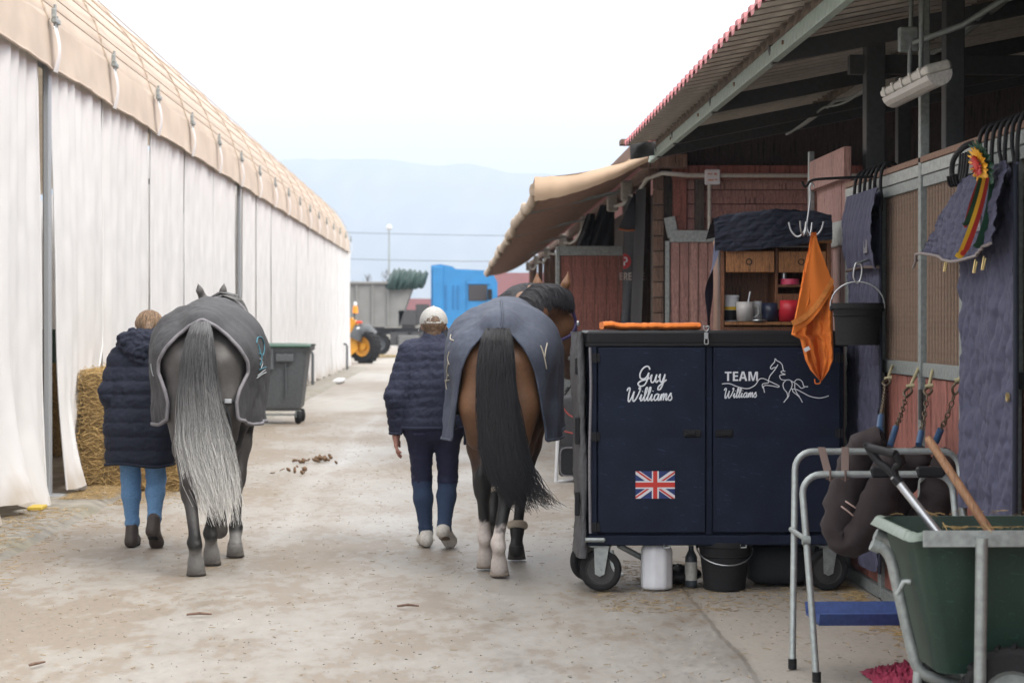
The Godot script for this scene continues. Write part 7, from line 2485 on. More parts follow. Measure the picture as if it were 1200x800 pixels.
	s.tube(spline([cc + Vector3(0, -0.055, 0), cc + Vector3(-0.022, -0.02, 0), cc + Vector3(-0.012, 0.05, 0), cc + Vector3(0.012, 0.06, 0), cc + Vector3(0.026, 0.03, 0), cc + Vector3(0.018, -0.03, 0), cc + Vector3(0, -0.055, 0)], 4), 0.0055, 8)
	part(s, "ring", M["steel"], t)
	s = Sh.new(); s.tube([cc + Vector3(0.0, 0.055, 0), cc + Vector3(0.06, 0.075, -0.05), Vector3(2.40, cc.y + 0.09, -11.70)], 0.008, 6); s.tube([Vector3(2.40, cc.y + 0.09, -11.70), Vector3(2.45, cc.y + 0.09, -11.70)], 0.008, 6); part(s, "wall_hook", M["galv dull"], t)
	# tether chains with blue sleeves, and the padded guards they carry
	var chains := [[[1046, 429], [1041, 444], [1038, 452], [1033, 488], [1031, 503]], [[1077, 431], [1067, 453], [1062, 465], [1050, 501], [1043, 524]], [[1093, 434], [1089, 453], [1087, 463], [1080, 506], [1077, 521]], [[1130, 437], [1124, 446], [1119, 462], [1103, 503], [1097, 518]]]
	var names := ["first", "second", "third", "fourth"]
	for k in 4:
		var q = chains[k]
		var za: float = 2400.0 * 2.40 / (q[0][0] - 537.0)
		var zb := 10.0
		var pt := func(j: int) -> Vector3: return at(q[j][0], q[j][1], lerpf(za, zb, [0.0, 0.25, 0.4, 0.85, 1.0][j]))
		t = thing("tether_chain", names[k] + " of the four tether chains, counted from the trolley, with a blue sleeve", "chain", pt.call(0))
		s = Sh.new(); s.tube([pt.call(0) + Vector3(0.03, 0.01, 0), pt.call(0), pt.call(1)], 0.009, 6); s.tube([pt.call(1) + Vector3(-0.02, 0.0, 0), pt.call(1) + Vector3(0.02, 0.008, 0.01)], 0.012, 6); part(s, "twine", mat("twine", lin(0.46, 0.40, 0.24), 0.9, 0, "weave", 20), t)
		s = Sh.new(); s.tube(spline([pt.call(1), pt.call(1).lerp(pt.call(2), 0.5) + Vector3(-0.02, 0, 0), pt.call(2), pt.call(1).lerp(pt.call(2), 0.5) + Vector3(0.02, 0, 0), pt.call(1)], 4), 0.007, 6); part(s, "snap_clip", mat("old brass", lin(0.16, 0.125, 0.085), 0.5, 0.7, "grunge", 8), t)
		var a: Vector3 = pt.call(2)
		var b: Vector3 = pt.call(3)
		var n := int(a.distance_to(b) / 0.030)
		for j in n:
			var c := a.lerp(b, (j + 0.5) / n) + Vector3(0, -0.015 * sin(PI * (j + 0.5) / n), 0)
			var d := (b - a).normalized()
			var w := d.cross(Vector3.BACK if j % 2 else Vector3.RIGHT).normalized()
			s = Sh.new()
			var ring := []
			for e in 11: ring.append(c + d * cos(TAU * e / 10) * 0.021 + w * sin(TAU * e / 10) * 0.011)
			s.tube(ring, 0.0036, 5, false)
			part(s, "chain_link", M["old brass"], t)
		s = Sh.new(); s.tube([pt.call(3), pt.call(4)], 0.017, 10); part(s, "sleeve", mat("sleeve blue", lin(0.030, 0.085, 0.185), 0.5, 0, "fine", 8), t)
	for k in 2:
		var o := 55.0 * k
		var pts := []
		var rad := []
		var path: Array = [[1036, 512], [1012, 524], [1000, 552], [990, 590], [982, 622], [996, 634], [1018, 612], [1032, 580], [1044, 545], [1050, 528]] if k == 0 else [[1088, 534], [1066, 545], [1052, 572], [1043, 606], [1050, 630], [1070, 628], [1090, 600], [1102, 570], [1108, 545], [1104, 530]]
		for j in path.size():
			pts.append(at(path[j][0], path[j][1], 10.0 + 0.10 * sin(j * 0.5) + 0.05 * k))
			rad.append([0.045, 0.075, 0.088, 0.092, 0.080, 0.078, 0.088, 0.088, 0.075, 0.045][j])
		t = thing("padded_guard", ("dark brown padded guard with two pale stripes, hanging nearer the trolley" if k == 0 else "plain dark padded guard hanging behind the shovel handle"), "stable guard", pts[4])
		s = Sh.new()
		var sp := spline(pts, 5)
		var rr := []
		for j in sp.size():
			var f := float(j) / (sp.size() - 1) * (rad.size() - 1)
			var fi := mini(int(f), rad.size() - 2)
			rr.append(lerpf(rad[fi], rad[fi + 1], f - fi) * (1.0 + 0.05 * sin(j * 1.7)))
		s.tube(sp, rr, 20)
		s.push(func(p, _n): return 0.018 * nn.get_noise_3d(p.x * 3, p.y * 4, p.z * 3) + 0.013 * nn.get_noise_3d(p.x * 9 + p.y * 4, p.y * 4, p.z * 9))
		var pad := part(s, "padding", mat("pad brown", lin(0.034, 0.021, 0.022), 0.85, 0, "weave", 8, 0.08), t)
		if k == 0:
			s = Sh.new()
			for e in [[[991, 587], [1003, 595]], [[986, 593], [1000, 604]]]:
				s.tube([at(e[0][0], e[0][1], 9.905), at((e[0][0] + e[1][0]) / 2, (e[0][1] + e[1][1]) / 2, 9.89), at(e[1][0], e[1][1], 9.905)], 0.004, 6)
			part(s, "pale_stripe", mat("stripe pale", lin(0.50, 0.36, 0.32), 0.7), pad, "stuff")
	# dark rugs hung along the far building
	t = thing("hanging_rug", "long black rug with a red round emblem hung at the corner of the far stable", "rug", V(2.08, 1.6, 22.6))
	s = Sh.new()
	s.grid(40, 60, func(u, w):
		var z: float = lerpf(25.0, 22.3, u)
		return Vector3(2.02 + 0.03 * sin(u * 14.0 + w) - 0.05 * w, lerpf(3.05, 1.35, w), -z))
	part(s, "cloth", M["rug black"], t)
	s = Sh.new()
	s.grid(14, 50, func(u, w):
		var a := Vector2(742, 228).lerp(Vector2(727, 384), w)
		return at(a.x + 18.0 * u + 3.0 * sin(w * 5.0) * u, a.y, 23.2 - 0.05 * sin(u * PI)))
	var band := part(s, "wide_band", mat("band slate", lin(0.060, 0.066, 0.078), 0.8, 0, "weave", 6), t)
	s = Sh.new()
	var disc := PackedVector2Array()
	for k in 17: disc.append(Vector2(sin(PI * k / 16.0) * 0.088 , cos(PI * k / 16.0) * 0.088))
	s.ext(disc, 0.012, Transform3D(Basis(), at(730.5, 306, 23.05)))
	var em := part(s, "emblem", mat("emblem red", lin(0.42, 0.025, 0.03), 0.6), band)
	s = Sh.new(); s.tube(spline([at(731.5, 302, 23.03), at(734, 302, 23.03), at(735, 306, 23.03), at(732, 307, 23.03), at(732, 311, 23.03)], 3), 0.008, 6)
	part(s, "emblem_mark", M["print white"], em)
	var tm := TextMesh.new()
	var fnt := SystemFont.new()
	fnt.font_names = PackedStringArray(["Droid Sans"])
	fnt.font_weight = 700
	tm.font = fnt
	tm.text = "ERE PIE"
	tm.font_size = 48
	tm.pixel_size = 0.0024
	tm.depth = 0.004
	place(tm, "lettering", mat("print beige", lin(0.36, 0.30, 0.27), 0.7), band, Transform3D(Basis().scaled(Vector3(0.72, 1, 1)), at(741, 324, 23.02) - t.position))
	t = thing("folded_rug", "dark folded rug with an orange binding hung above the long black rug", "rug", V(2.0, 2.8, 23.5))
	s = Sh.new()
	s.grid(16, 30, func(u, w):
		var a := Vector2(743, 226).lerp(Vector2(725, 268), w)
		return at(a.x + (14.0 + 6.0 * w) * u, a.y + 2.0 * sin(u * 3.0), 22.95 - 0.06 * sin(w * PI)))
	var fr := part(s, "cloth", mat("rug slate", lin(0.040, 0.046, 0.058), 0.8, 0, "weave", 6), t)
	s = Sh.new(); s.tube([at(725, 268, 22.93), at(735, 270, 22.93), at(745, 269.5, 22.93)], 0.012, 6); part(s, "binding", mat("binding orange", lin(0.42, 0.13, 0.05), 0.7), fr)
	for q in [[712, 252, 24, "black rug bundle hung over the rail above the open door"], [693, 262, 14, "smaller black rug bundle hung left of the first one above the open door"]]:
		t = thing("rug_bundle", q[3], "rug", at(q[0], q[1] + 20, 27.5))
		s = Sh.new()
		s.grid(24, 24, func(u, w):
			var a: float = u * TAU
			var px: float = q[0] + cos(a) * q[2] * (0.35 + 0.35 * w) - 9.0 * w
			return at(px, lerpf(q[1] - 12, 290, w), 27.0 + sin(a) * 0.25 + 0.08 * sin(a * 5 + w * 3)), true)
		part(s, "cloth", M["rug black"], t)

# ---------------------------------------------------------------- saddle stand and barrow
func build_rack_and_barrow() -> void:
	var t := thing("saddle_stand", "folding tubular steel saddle stand with a blue tray", "stand", V(1.9, 0, 9.3))
	var s := Sh.new()
	var r := 0.0155
	var arch := func(za: float, zb: float, x0: float, x1: float, y: float, b0: float, b1: float) -> Sh:
		var o := Sh.new()
		var c := 0.085
		var pts := [V(b0, 0.0, zb), V(lerpf(b0, x0, 0.35), y * 0.35, lerpf(zb, za, 0.35)), V(x0, y - c, za)]
		for k in range(1, 7):
			var a := PI - PI / 2 * k / 6
			pts.append(V(x0 + c + cos(a) * c, y - c + sin(a) * c, za))
		for k in range(0, 7):
			var a := PI / 2 - PI / 2 * k / 6
			pts.append(V(x1 - c + cos(a) * c, y - c + sin(a) * c, za))
		pts.append_array([V(lerpf(b1, x1, 0.35), y * 0.35, lerpf(zb, za, 0.35)), V(b1, 0.0, zb)])
		o.tube(pts, r, 12)
		return o
	part(arch.call(9.62, 9.35, 1.590, 2.372, 0.98, 1.535, 2.40), "frame", M["galv"], t)
	part(arch.call(9.18, 9.00, 1.552, 2.235, 0.905, 1.585, 2.27), "frame", M["galv"], t)
	for q in [[1.535, 9.35], [2.40, 9.35], [1.585, 9.0], [2.27, 9.0]]:
		s = Sh.new(); s.tube([V(q[0], 0.0, q[1]), V(q[0], 0.045, q[1])], 0.020, 10); part(s, "foot", M["black rubber"], t)
	s = Sh.new(); s.tube([V(1.56, 0.62, 9.55), V(1.555, 0.62, 9.12)], 0.012, 8); s.tube([V(1.54, 0.615, 9.12), V(1.575, 0.615, 9.12)], 0.02, 8); part(s, "pivot", M["galv dull"], t)
	s = Sh.new(); s.tube([V(2.36, 0.62, 9.55), V(2.25, 0.62, 9.12)], 0.012, 8); part(s, "pivot", M["galv dull"], t)
	s = Sh.new()
	s.ext(PackedVector2Array([Vector2(-0.20, 0.055), Vector2(-0.17, 0.0), Vector2(0.17, 0.0), Vector2(0.20, 0.055), Vector2(0.19, 0.058), Vector2(0.165, 0.008), Vector2(-0.165, 0.008), Vector2(-0.19, 0.058)]), 0.64, Transform3D(Basis(Vector3.UP, PI / 2), V(1.92, 0.245, 9.2)))
	part(s, "tray", mat("tray blue", lin(0.045, 0.085, 0.26), 0.5, 0.2, "grunge", 3), t)
	for q in [[1.712, 1.672], [1.824, 1.741]]:
		s = Sh.new(); s.bar(V(q[0], 1.0, 9.60), V(q[1], 0.885, 9.165), 0.035, 0.006, 0.002); s.bar(V(q[1], 0.93, 9.16), V(q[1], 0.875, 9.16), 0.035, 0.006, 0.002, Vector3.RIGHT); part(s, "leather_strap", mat("leather", lin(0.135, 0.085, 0.070), 0.7, 0, "grunge", 6), t)
	for q in [[1.92, 0.125], [2.13, 0.13]]:
		s = Sh.new(); s.box(V(q[0], 0.915, 9.18), Vector3(q[1], 0.05, 0.05), 0.012); part(s, "saddle_pad", M["black plastic"], t)
	# barrow
	var b := thing("wheelbarrow", "green plastic stable barrow on a galvanised tube frame, cut off by the frame edge", "wheelbarrow", V(2.3, 0, 7.85))
	var nn := noise(131, 4, 3)
	s = Sh.new()
	var ring := func(k: float, inset: float) -> Array:  # corners of the tray at height share k
		var x0: float = lerpf(1.815, 1.695, k) + inset
		var x1: float = lerpf(2.70, 2.98, k) - inset
		var z0: float = lerpf(7.66, 7.55, k) + inset
		var z1: float = lerpf(8.04, 8.17, k) - inset
		var y: float = lerpf(0.27, 0.81, k)
		var pts := []
		var cr := 0.05
		for c in [[x0 + cr, z0 + cr, PI], [x1 - cr, z0 + cr, PI * 1.5], [x1 - cr, z1 - cr, 0.0], [x0 + cr, z1 - cr, PI * 0.5]]:
			for j in 5:
				var a: float = c[2] + PI / 2 * j / 4
				pts.append(V(c[0] + cos(a) * cr, y, c[1] + sin(a) * cr))
		pts.append(pts[0])
		return pts
	var levels := []
	for k in 9: levels.append(ring.call(k / 8.0, 0.0))
	s.grid(20, 8, func(u, w): return levels[int(round(w * 8))][int(round(u * 20))], true)
	var inner := []
	for k in 9: inner.append(ring.call(k / 8.0, 0.006))
	s.grid(20, 8, func(u, w): return inner[int(round(w * 8))][int(round(u * 20))] + Vector3(0, 0.004, 0), true)
	var bt := Sh.new()
	var poly := PackedVector2Array()
	for k in 20: poly.append(Vector2(levels[0][k].x, levels[0][k].z))
	bt.ext(poly, 0.006, Transform3D(Basis(Vector3.RIGHT, PI / 2).scaled(Vector3(1, 1, 1)), Vector3(0, 0.27, 0)))
	for k in bt.v.size(): pass
	s.add(bt)
	var tray := part(s, "tray", mat("barrow green", lin(0.029, 0.090, 0.060), 0.5, 0, "scuff", 1.0), b)
	s = Sh.new()  # rolled lip
	var lip := []
	var lo := []
	for k in 21:
		var q: Vector3 = levels[8][k]
		var c := V(2.33, q.y, 7.86)
		var d := (q - c)
		d = Vector3(signf(d.x) * minf(absf(d.x), 0.05), 0, signf(d.z) * minf(absf(d.z), 0.05)).normalized()
		lip.append([q, q + d * 0.035 + Vector3(0, 0.004, 0), q + d * 0.06 + Vector3(0, -0.028, 0)])
	s.grid(20, 2, func(u, w): return lip[int(round(u * 20))][int(round(w * 2))] + Vector3(0, 0.003 * sin(u * 40), 0), true)
	part(s, "lip", mat("barrow lip", lin(0.20, 0.245, 0.205), 0.5, 0, "grunge", 4), tray)
	s = Sh.new()
	s.box(V(2.33, 0.795, 7.485), Vector3(1.24, 0.062, 0.008), 0.003)
	part(s, "rim_strip", M["galv"], tray)
	s = Sh.new(); s.tube([V(1.925, 0.80, 7.47), V(1.925, 0.05, 7.50)], 0.0225, 14); part(s, "upright", M["galv"], b)
	for q in [[7.80, 0.0], [8.17, 0.09]]:
		s = Sh.new()
		var z: float = q[0]
		var o: float = q[1]
		s.tube(spline([V(1.600 + o, 0.735, z), V(1.632 + o, 0.722, z), V(1.660 + o, 0.68, z), V(1.688 + o, 0.56, z), V(1.735 + o, 0.36, z), V(1.765 + o, 0.265, z), V(1.83 + o, 0.225, z), V(2.0 + o, 0.195, z), V(2.5, 0.19, z)], 6), 0.0215, 14)
		var hd := part(s, "handle_tube", M["galv"], b)
		s = Sh.new(); s.tube([V(1.585 + o, 0.742, z), V(1.615 + o, 0.728, z)], 0.025, 14); part(s, "end_cap", M["galv dull"], hd)
		s = Sh.new(); s.tube([V(1.765 + o, 0.27, z), V(1.75 + o, 0.02, z)], 0.018, 10); part(s, "prop_leg", M["galv"], hd)
		s = Sh.new(); s.tube([V(1.68 + o, 0.55, z - 0.01), V(1.705 + o, 0.60, z - 0.02), V(1.73 + o, 0.60, z - 0.03)], 0.012, 8); part(s, "tray_tab", M["galv"], hd)
	wheel(b, V(2.06, 0.195, 7.52), 0.195, 0.09, M["galv dull"], "black rubber", Basis(Vector3.RIGHT, PI / 2) * Basis(Vector3.BACK, 0.35))
	wheel(b, V(2.06, 0.195, 8.18), 0.195, 0.09, M["galv dull"], "black rubber", Basis(Vector3.RIGHT, PI / 2))
	s = Sh.new(); s.tube([V(2.06, 0.195, 7.5), V(2.06, 0.195, 8.2)], 0.012, 8); part(s, "axle", M["galv dull"], b)
	# soiled bedding in the tray
	s = Sh.new()
	s.grid(60, 26, func(u, w):
		var x: float = lerpf(1.76, 2.95, u)
		var z: float = lerpf(7.60, 8.13, w)
		return Vector3(x, 0.685 + 0.03 * sin(u * PI) + 0.035 * nn.get_noise_2d(x * 3, z * 3) + 0.012 * nn.get_noise_2d(x * 14, z * 14), -z))
	tag(part(s, "bedding", M["dung"]), "brown soiled bedding heaped in the green barrow", "bedding", "", "stuff")
	s = Sh.new()
	for k in 90:
		var c := straw_color()
		var x := R(1.72, 2.6)
		var z := 7.50 + (0.035 * rng.randf() if k % 3 else R(0.5, 0.68))
		var d := Vector3(R(-1, 1), R(-0.15, 0.15), R(-0.4, 0.4)).normalized() * R(0.012, 0.035)
		s.strand([V(x, 0.833, z) - d, V(x, 0.836, z), V(x, 0.832, z) + d], 0.0016, 0.0012, c, c)
	part(s, "straw_bits", M["straw"], b, "stuff")
	# shovel with a D grip
	t = thing("shovel", "aluminium shovel with a black D grip leaning out of the barrow", "shovel", V(2.1, 0.6, 7.9))
	var g := at(1041, 549, 8.05)
	var e := at(1112, 640, 7.9)
	s = Sh.new(); s.tube([g.lerp(e, 0.1), e], 0.017, 14); part(s, "shaft", mat("aluminium", lin(0.60, 0.61, 0.63), 0.35, 0.8, "fine", 6), t)
	s = Sh.new()
	var ga := at(1018, 524, 8.12)
	var gb := at(1050, 532, 7.98)
	s.tube(spline([g.lerp(e, 0.2), g, at(1030, 541, 8.09), ga, ga + Vector3(-0.004, 0.016, 0)], 5), 0.016, 10)
	s.tube(spline([g.lerp(e, 0.15), at(1049, 549, 8.02), at(1055, 543, 7.99), gb], 5), 0.014, 10)
	s.tube([ga, gb], 0.017, 10)
	part(s, "grip", M["black plastic"], t)
	s = Sh.new(); s.tube([g.lerp(e, 0.12), g.lerp(e, 0.20)], 0.020, 12); part(s, "collar", M["black plastic"], t)
	s = Sh.new()
	s.grid(12, 12, func(u, w): return e + Vector3((u - 0.5) * 0.26, -0.02 - 0.26 * w, 0.10 * (u - 0.5) * (u - 0.5) + 0.10 * w))
	part(s, "blade", M["galv dull"], t)
	# wooden-handled fork
	t = thing("muck_fork", "wooden-handled muck fork leaning out of the barrow beside the shovel", "fork", V(2.3, 0.6, 7.8))
	var fa := at(1087, 512, 8.0)
	var fb := at(1172, 640, 7.85)
	s = Sh.new(); s.tube([fa, fa.lerp(fb, 0.02), fa.lerp(fb, 0.5), fb], [0.013, 0.0165, 0.0175, 0.018], 14); part(s, "fork_handle", mat("ash wood", lin(0.46, 0.245, 0.13), 0.6, 0, "wood", 3), t)
	for k in 4:
		s = Sh.new(); s.tube([fb, fb + Vector3((k - 1.5) * 0.05, -0.08, 0.02), fb + Vector3((k - 1.5) * 0.05 + 0.03, -0.22, 0.05)], [0.008, 0.007, 0.004], 6); part(s, "tine", M["galv dull"], t)
	# crumpled cloth by the barrow
	s = Sh.new()
	s.grid(60, 40, func(u, w):
		var x: float = lerpf(1.83, 2.26, u) + 0.02 * nn.get_noise_2d(w * 3, 1)
		var z: float = lerpf(8.65, 9.25, w) + 0.04 * nn.get_noise_2d(u * 3, 5)
		var rim: float = sin(clampf(u, 0, 1) * PI) * sin(w * PI)
		return Vector3(x, 0.004 + pow(maxf(rim, 0.0), 0.5) * (0.065 + 0.045 * nn.get_noise_2d(u * 4, w * 4) + 0.02 * nn.get_noise_2d(u * 12, w * 12)), -z))
	tag(part(s, "crumpled_cloth", mat("cloth magenta", lin(0.27, 0.018, 0.055), 0.9, 0, "fine", 10, 0.2)), "crumpled crimson cloth on the ground below the barrow handle", "cloth")

# ---------------------------------------------------------------- the rest
func straw_color() -> Color:
	var k := R(0.55, 1.2)
	return Color(0.44 * k, 0.30 * k, 0.125 * k)

func build_small_things() -> void:
	var nn := noise(141, 6, 4)
	# straw bales
	var proto: Node3D
	var spots := [[-3.06, 0.0, 19.75, 0.0, "pale straw bale at the bottom of the stack, beside the puffer coat"], [-3.08, 0.56, 19.8, 0.06, "golden straw bale on top of the stack outside the marquee"], [-3.10, 0.0, 20.95, 0.03, "straw bale at the bottom of the stack, second row back"], [-3.12, 0.56, 20.9, -0.04, "straw bale on top of the stack, second row back"], [-5.2, 0.0, 24.6, 0.0, "lower straw bale seen through the marquee gap"], [-5.15, 0.53, 24.6, 0.02, "upper straw bale seen through the marquee gap"]]
	for k in spots.size():
		var q = spots[k]
		if k == 0:
			proto = thing("straw_bale", q[4], "straw bale", Vector3.ZERO, "straw bales by the marquee")
			var s := Sh.new()
			var W := 0.98
			var H := 0.55
			var D := 1.05
			for f in 6:
				var ax: Vector3 = [Vector3(1, 0, 0), Vector3(-1, 0, 0), Vector3(0, 0, 1), Vector3(0, 0, -1), Vector3(0, 1, 0), Vector3(0, -1, 0)][f]
				var up := Vector3.UP if f < 4 else Vector3.BACK
				var rt := up.cross(ax)
				s.grid(26, 18, func(u, w):
					var p: Vector3 = ax + rt * (u * 2 - 1) + up * (w * 2 - 1)
					p = Vector3(p.x * W / 2, p.y * H / 2 + H / 2, p.z * D / 2)
					var c := Vector3(0, H / 2, 0)
					var lump: float = 0.03 * nn.get_noise_3d(p.x * 0.8, p.y * 0.8, p.z * 0.8) + 0.018 * nn.get_noise_3d(p.x * 3, p.y * 5, p.z * 3)
					var e: float = maxf(absf(u * 2 - 1), absf(w * 2 - 1))
					return p + (p - c).normalized() * (lump - 0.035 * pow(e, 6.0)))
			s.paint(func(p, _n): return Color(0.30, 0.195, 0.080) * (0.75 + 0.5 * nn.get_noise_3dv(p * 4)))
			part(s, "bale_core", M["straw"], proto)
			s = Sh.new()
			for j in 2600:
				var f := rng.randi() % 6
				var ax: Vector3 = [Vector3(1, 0, 0), Vector3(-1, 0, 0), Vector3(0, 0, 1), Vector3(0, 0, 1), Vector3(0, 1, 0), Vector3(1, 0, 0)][f]
				var up := Vector3.UP if f != 4 else Vector3.BACK
				var rt := up.cross(ax)
				var p := ax + rt * R(-1, 1) + up * R(-1, 1)
				p = Vector3(p.x * W / 2, p.y * H / 2 + H / 2, p.z * D / 2) * 1.005
				var d := (rt * R(-1, 1) + up * R(-0.35, 0.35) + ax * R(-0.15, 0.35)).normalized()
				var L := R(0.06, 0.22)
				var c := straw_color()
				s.strand([p - d * L * 0.5, p + ax * R(0.004, 0.02), p + d * L * 0.5 + Vector3(0, -0.02, 0)], R(0.0025, 0.0045), 0.002, c, c * 1.15)
			part(s, "straw_stalks", M["straw"], proto, "stuff")
			for x in [-0.25, 0.25]:
				s = Sh.new()
				s.tube([Vector3(x, 0.02, D / 2 + 0.012), Vector3(x, H - 0.02, D / 2 + 0.012), Vector3(x, H + 0.01, D / 2 - 0.04), Vector3(x, H + 0.01, -D / 2)], 0.005, 5)
				part(s, "baling_twine", M["old brass"] if M.has("old brass") else M["brown wood"], proto)
			proto.position = V(q[0], q[1], q[2])
			proto.rotation.y = q[3]
		else:
			copy(proto, V(q[0], q[1], q[2]), q[4], q[3])
	# wheeled refuse bin
	var b := thing("refuse_bin", "grey four-wheeled refuse bin with a green lid by the marquee", "bin", V(-2.95, 0, 32))
	var s := Sh.new()
	var lv := []
	for k in [[0.20, 0.46, 0.34], [0.26, 0.52, 0.40], [1.10, 0.62, 0.50], [1.14, 0.68, 0.54], [1.20, 0.68, 0.54]]:
		var ring := []
		for c in [[1, 1, 0.0], [-1, 1, PI / 2], [-1, -1, PI], [1, -1, PI * 1.5]]:
			for j in 4:
				var a: float = c[2] + PI / 2 * j / 3
				ring.append(V(-2.95 + c[0] * (k[1] - 0.07) + cos(a) * 0.07, k[0], 32 + c[1] * (k[2] - 0.07) + sin(a) * 0.07))
		ring.append(ring[0])
		lv.append(ring)
	s.grid(16, 4, func(u, w): return lv[int(round(w * 4))][int(round(u * 16))], true)
	var body := part(s, "bin_body", M["grey plastic"], b)
	for x in [-0.30, 0.0, 0.30]:
		s = Sh.new(); s.box(V(-2.95 + x, 0.75, 31.52), Vector3(0.03, 0.7, 0.04), 0.01, Basis(Vector3.RIGHT, 0.11)); part(s, "rib", M["grey plastic"], body)
	s = Sh.new(); s.box(V(-2.66, 1.02, 31.46), Vector3(0.28, 0.12, 0.05), 0.015); part(s, "grab_handle", M["grey plastic"], body)
	s = Sh.new(); s.box(V(-2.88, 1.0, 31.47), Vector3(0.10, 0.34, 0.05), 0.015); part(s, "lift_bracket", M["grey plastic"], body)
	s = Sh.new()
	s.grid(24, 10, func(u, w):
		var a: float = w * PI
		return Vector3(-2.95 - 0.69 + 1.38 * u, 1.20 + 0.045 * pow(sin(a), 0.6) * pow(sin(clampf(u, 0.02, 0.98) * PI), 0.15), -32 + cos(a) * 0.56))
	part(s, "bin_lid", M["green plastic"], b)
	s = Sh.new(); s.box(V(-2.95, 1.195, 31.45), Vector3(1.36, 0.03, 0.05), 0.012); part(s, "lid_rim", M["green plastic"], b)
	for q in [[-3.45, 31.65], [-2.47, 31.65], [-3.45, 32.35], [-2.47, 32.35]]:
		s = Sh.new(); s.lathe([Vector2(0.001, -0.03), Vector2(0.10, -0.028), Vector2(0.105, 0.0), Vector2(0.10, 0.028), Vector2(0.001, 0.03)], 20, Transform3D(Basis(Vector3.BACK, PI / 2) * Basis(Vector3.RIGHT, 0.4), V(q[0], 0.105, q[1])))
		var w := part(s, "castor_wheel", M["black rubber"], b)
		s = Sh.new(); s.bar(V(q[0], 0.21, q[1]), V(q[0], 0.10, q[1]), 0.09, 0.05, 0.01, Vector3.BACK); part(s, "castor_fork", M["galv dull"], w)
	s = Sh.new(); s.bar(V(-3.4, 0.14, 31.7), V(-2.5, 0.14, 31.7), 0.03, 0.03); part(s, "axle_bar", M["galv"], b)
	# bag and its stand in front of the far door
	b = thing("tack_bag", "dark grey tack bag on a pale stand in front of the far door", "bag", V(1.12, 0, 20.4))
	var nb := noise(143, 4, 3)
	s = Sh.new()
	s.grid(28, 24, func(u, w):
		var a: float = u * TAU
		var sq := func(v: float) -> float: return signf(v) * pow(absf(v), 0.55)
		var k: float = pl([[0, 0.0], [0.04, 0.9], [0.5, 1.0], [0.9, 0.86], [0.97, 0.7], [1.0, 0.0]], w)
		var y: float = pl([[0, 0.06], [0.04, 0.06], [0.5, 0.4], [0.9, 0.82], [1.0, 0.86]], w)
		return Vector3(1.16 + sq.call(cos(a)) * 0.175 * k + 0.015 * nb.get_noise_2d(a, y * 3) - 0.03 * (y - 0.4), y, -20.4 + sq.call(sin(a)) * 0.16 * k), true)
	var bg := part(s, "bag_body", mat("bag grey", lin(0.060, 0.062, 0.070), 0.75, 0, "weave", 5, 0.1), b)
	s = Sh.new(); s.box(V(1.13, 0.20, 20.22), Vector3(0.27, 0.29, 0.05), 0.03); var pk := part(s, "front_pocket", M["rug black"], bg)
	s = Sh.new()
	var pp := []
	for k in 25:
		var a := TAU * k / 24
		pp.append(V(1.13 + signf(cos(a)) * pow(absf(cos(a)), 0.4) * 0.125, 0.20 + signf(sin(a)) * pow(absf(sin(a)), 0.4) * 0.14, 20.19))
	s.tube(pp, 0.008, 6, false); part(s, "piping", M["trim grey"], pk)
	for q in [[[1.0, 0.80], [1.10, 0.66], [1.28, 0.60]], [[1.05, 0.50], [1.14, 0.48], [1.24, 0.46]]]:
		s = Sh.new()
		var ln := []
		for e in q: ln.append(V(e[0], e[1], 20.215))
		s.tube(spline(ln, 5), 0.007, 6); part(s, "zip", mat("zip red", lin(0.40, 0.06, 0.05), 0.6), bg)
	var tm := TextMesh.new()
	var fnt := SystemFont.new()
	fnt.font_names = PackedStringArray(["Droid Sans"])
	tm.font = fnt
	tm.text = "H"
	tm.font_size = 32
	tm.pixel_size = 0.0025
	tm.depth = 0.004
	place(tm, "lettering", M["print white"], bg, Transform3D(Basis(), V(1.19, 0.68, 20.21) - b.position))
	s = Sh.new(); s.tube([V(0.965, 0.0, 20.2), V(0.985, 0.5, 20.22), V(1.0, 0.86, 20.3)], 0.018, 8); s.tube([V(0.965, 0.0, 20.2), V(1.3, 0.05, 20.25)], 0.014, 8); part(s, "stand", M["white plastic"], b)
	s = Sh.new(); s.tube(spline([V(1.05, 0.86, 20.2), V(1.12, 0.96, 20.2), V(1.2, 1.1, 20.25)], 4), 0.009, 6); s.tube([V(1.06, 0.89, 20.18), V(1.09, 0.94, 20.18)], 0.016, 6); part(s, "strap", M["rug black"], b)
	# droppings, sticks, a board
	for q in [[-1.58, 23.2, 34, 0.12, "largest heap of horse droppings, in the middle of the alley"], [-1.75, 21.6, 9, 0.10, "small scatter of droppings nearer than the large heap"]]:
		var d := thing("droppings", q[4], "droppings", V(q[0], 0, q[1]))
		for k in q[2]:
			s = Sh.new()
			var c := V(q[0] + rng.randfn(0, q[3]), 0.012, q[1] + rng.randfn(0, q[3] * 1.6))
			c.y += 0.030 * exp(-pow(absf(c.x - q[0]) / q[3], 2.0)) * R(0.3, 1.3)
			s.lathe([Vector2(0.001, -0.03), Vector2(0.03, -0.02), Vector2(0.042, 0.0), Vector2(0.03, 0.022), Vector2(0.001, 0.03)], 8, Transform3D(Basis(Vector3(R(-1, 1), R(-1, 1), R(-1, 1)).normalized(), R(0, 3)) * Basis.from_scale(Vector3(R(0.3, 0.9), R(0.2, 0.55), R(0.3, 0.9))), c), true)
			part(s, "dropping", M["dung"], d)
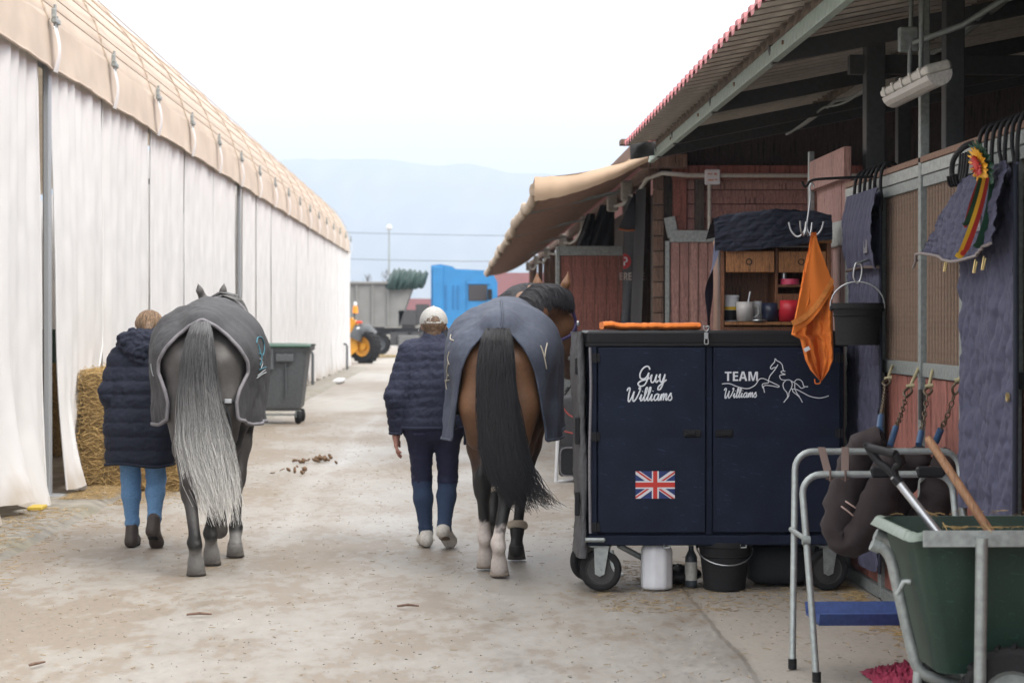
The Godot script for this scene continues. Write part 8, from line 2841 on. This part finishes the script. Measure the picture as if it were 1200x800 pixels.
	for q in [[-1.40, 11.06, 0.13, 0.3, "short dark stick on the ground in front of the grey horse's tail end"], [-1.95, 9.45, 0.05, 1.1, "small dark chip of wood near the bottom edge of the picture"], [-0.28, 11.36, 0.12, 0.2, "thin stick on the ground in front of the walking man"]]:
		s = Sh.new(); s.tube([V(q[0] - q[2] / 2, 0.014, q[1]), V(q[0], 0.02, q[1] + 0.01), V(q[0] + q[2] / 2, 0.012, q[1] + q[3] * 0.1)], [0.006, 0.008, 0.005], 7)
		tag(part(s, "stick", M["brown wood"]), q[4], "stick")
	s = Sh.new(); s.box(V(-3.05, 0.06, 52.5), Vector3(0.22, 0.06, 2.0), 0.01); tag(part(s, "loose_board", M["white plastic"]), "loose pale board lying at the foot of the far curtains", "board")
	s = Sh.new(); s.box(V(-3.46, 0.062, 16.9), Vector3(0.12, 0.03, 0.25), 0.008); tag(part(s, "wedge_block", mat("wedge yellow", lin(0.60, 0.42, 0.05), 0.6, 0, "grunge", 4)), "small yellow block peeping from under the nearest curtain hem", "block")
	# straw and grit strewn over the ground
	var box := BoxMesh.new()
	box.size = Vector3(0.085, 0.0025, 0.003)
	var mm := MultiMesh.new()
	mm.transform_format = MultiMesh.TRANSFORM_3D
	mm.use_colors = true
	mm.mesh = box
	var list := []
	for k in 4200:
		var z := R(17.8, 23.0)
		var x := -3.45 + absf(rng.randfn(0, 0.42))
		if x < -1.9: list.append([x, z, 1.0])
	for k in 1500:
		var z := R(9.2, 17.0)
		list.append([-3.55 + absf(rng.randfn(0, 0.35)), z, 0.8])
	for k in 1300:
		list.append([R(0.8, 2.4), R(11.2, 13.6), 0.55])
	for k in 900:
		list.append([2.36 - absf(rng.randfn(0, 0.09)), R(9.0, 13.6), 0.9])
	for k in 1100:
		list.append([R(-3.2, 2.3), 8.6 + pow(rng.randf(), 1.6) * 24.0, 0.4])
	mm.instance_count = list.size()
	for k in list.size():
		var q = list[k]
		var y := 0.052 if q[0] < -3.03 else ground_height(q[0], q[1]) + 0.004
		var bs := Basis(Vector3.UP, R(0, TAU)) * Basis(Vector3.BACK, R(-0.15, 0.15))
		mm.set_instance_transform(k, Transform3D(bs.scaled_local(Vector3(q[2] * R(0.4, 1.3), 1, R(0.6, 1.4))), V(q[0], y, q[1])))
		var c := straw_color()
		mm.set_instance_color(k, c.lerp(Color(0.24, 0.20, 0.15), R(0.2, 0.9) if q[2] < 0.6 else R(0, 0.4)))
	var mi := MultiMeshInstance3D.new()
	mi.name = "straw_litter"
	mi.multimesh = mm
	mi.material_override = M["straw"]
	add_child(mi)
	tag(mi, "loose straw strewn along the marquee foot and stall fronts", "straw", "", "stuff")
	var st := SphereMesh.new()
	st.radius = 0.012
	st.height = 0.014
	st.radial_segments = 7
	st.rings = 3
	mm = MultiMesh.new()
	mm.transform_format = MultiMesh.TRANSFORM_3D
	mm.use_colors = true
	mm.mesh = st
	mm.instance_count = 2600
	for k in 2600:
		var z := 8.6 + pow(rng.randf(), 1.7) * 22.0
		var x := R(-3.0, 2.3)
		var f := R(0.2, 0.7) * R(0.4, 1.0)
		mm.set_instance_transform(k, Transform3D(Basis(Vector3(R(-1, 1), 1, R(-1, 1)).normalized(), R(0, 6)).scaled(Vector3(f * R(0.8, 1.6), f, f)), V(x, ground_height(x, z) + 0.001, z)))
		var g := R(0.17, 0.34)
		mm.set_instance_color(k, Color(g, g * 0.9, g * 0.78))
	mi = MultiMeshInstance3D.new()
	mi.name = "gravel"
	mi.multimesh = mm
	mi.material_override = M["straw"]
	add_child(mi)
	tag(mi, "small stones and grit scattered over the wet dirt", "gravel", "", "stuff")
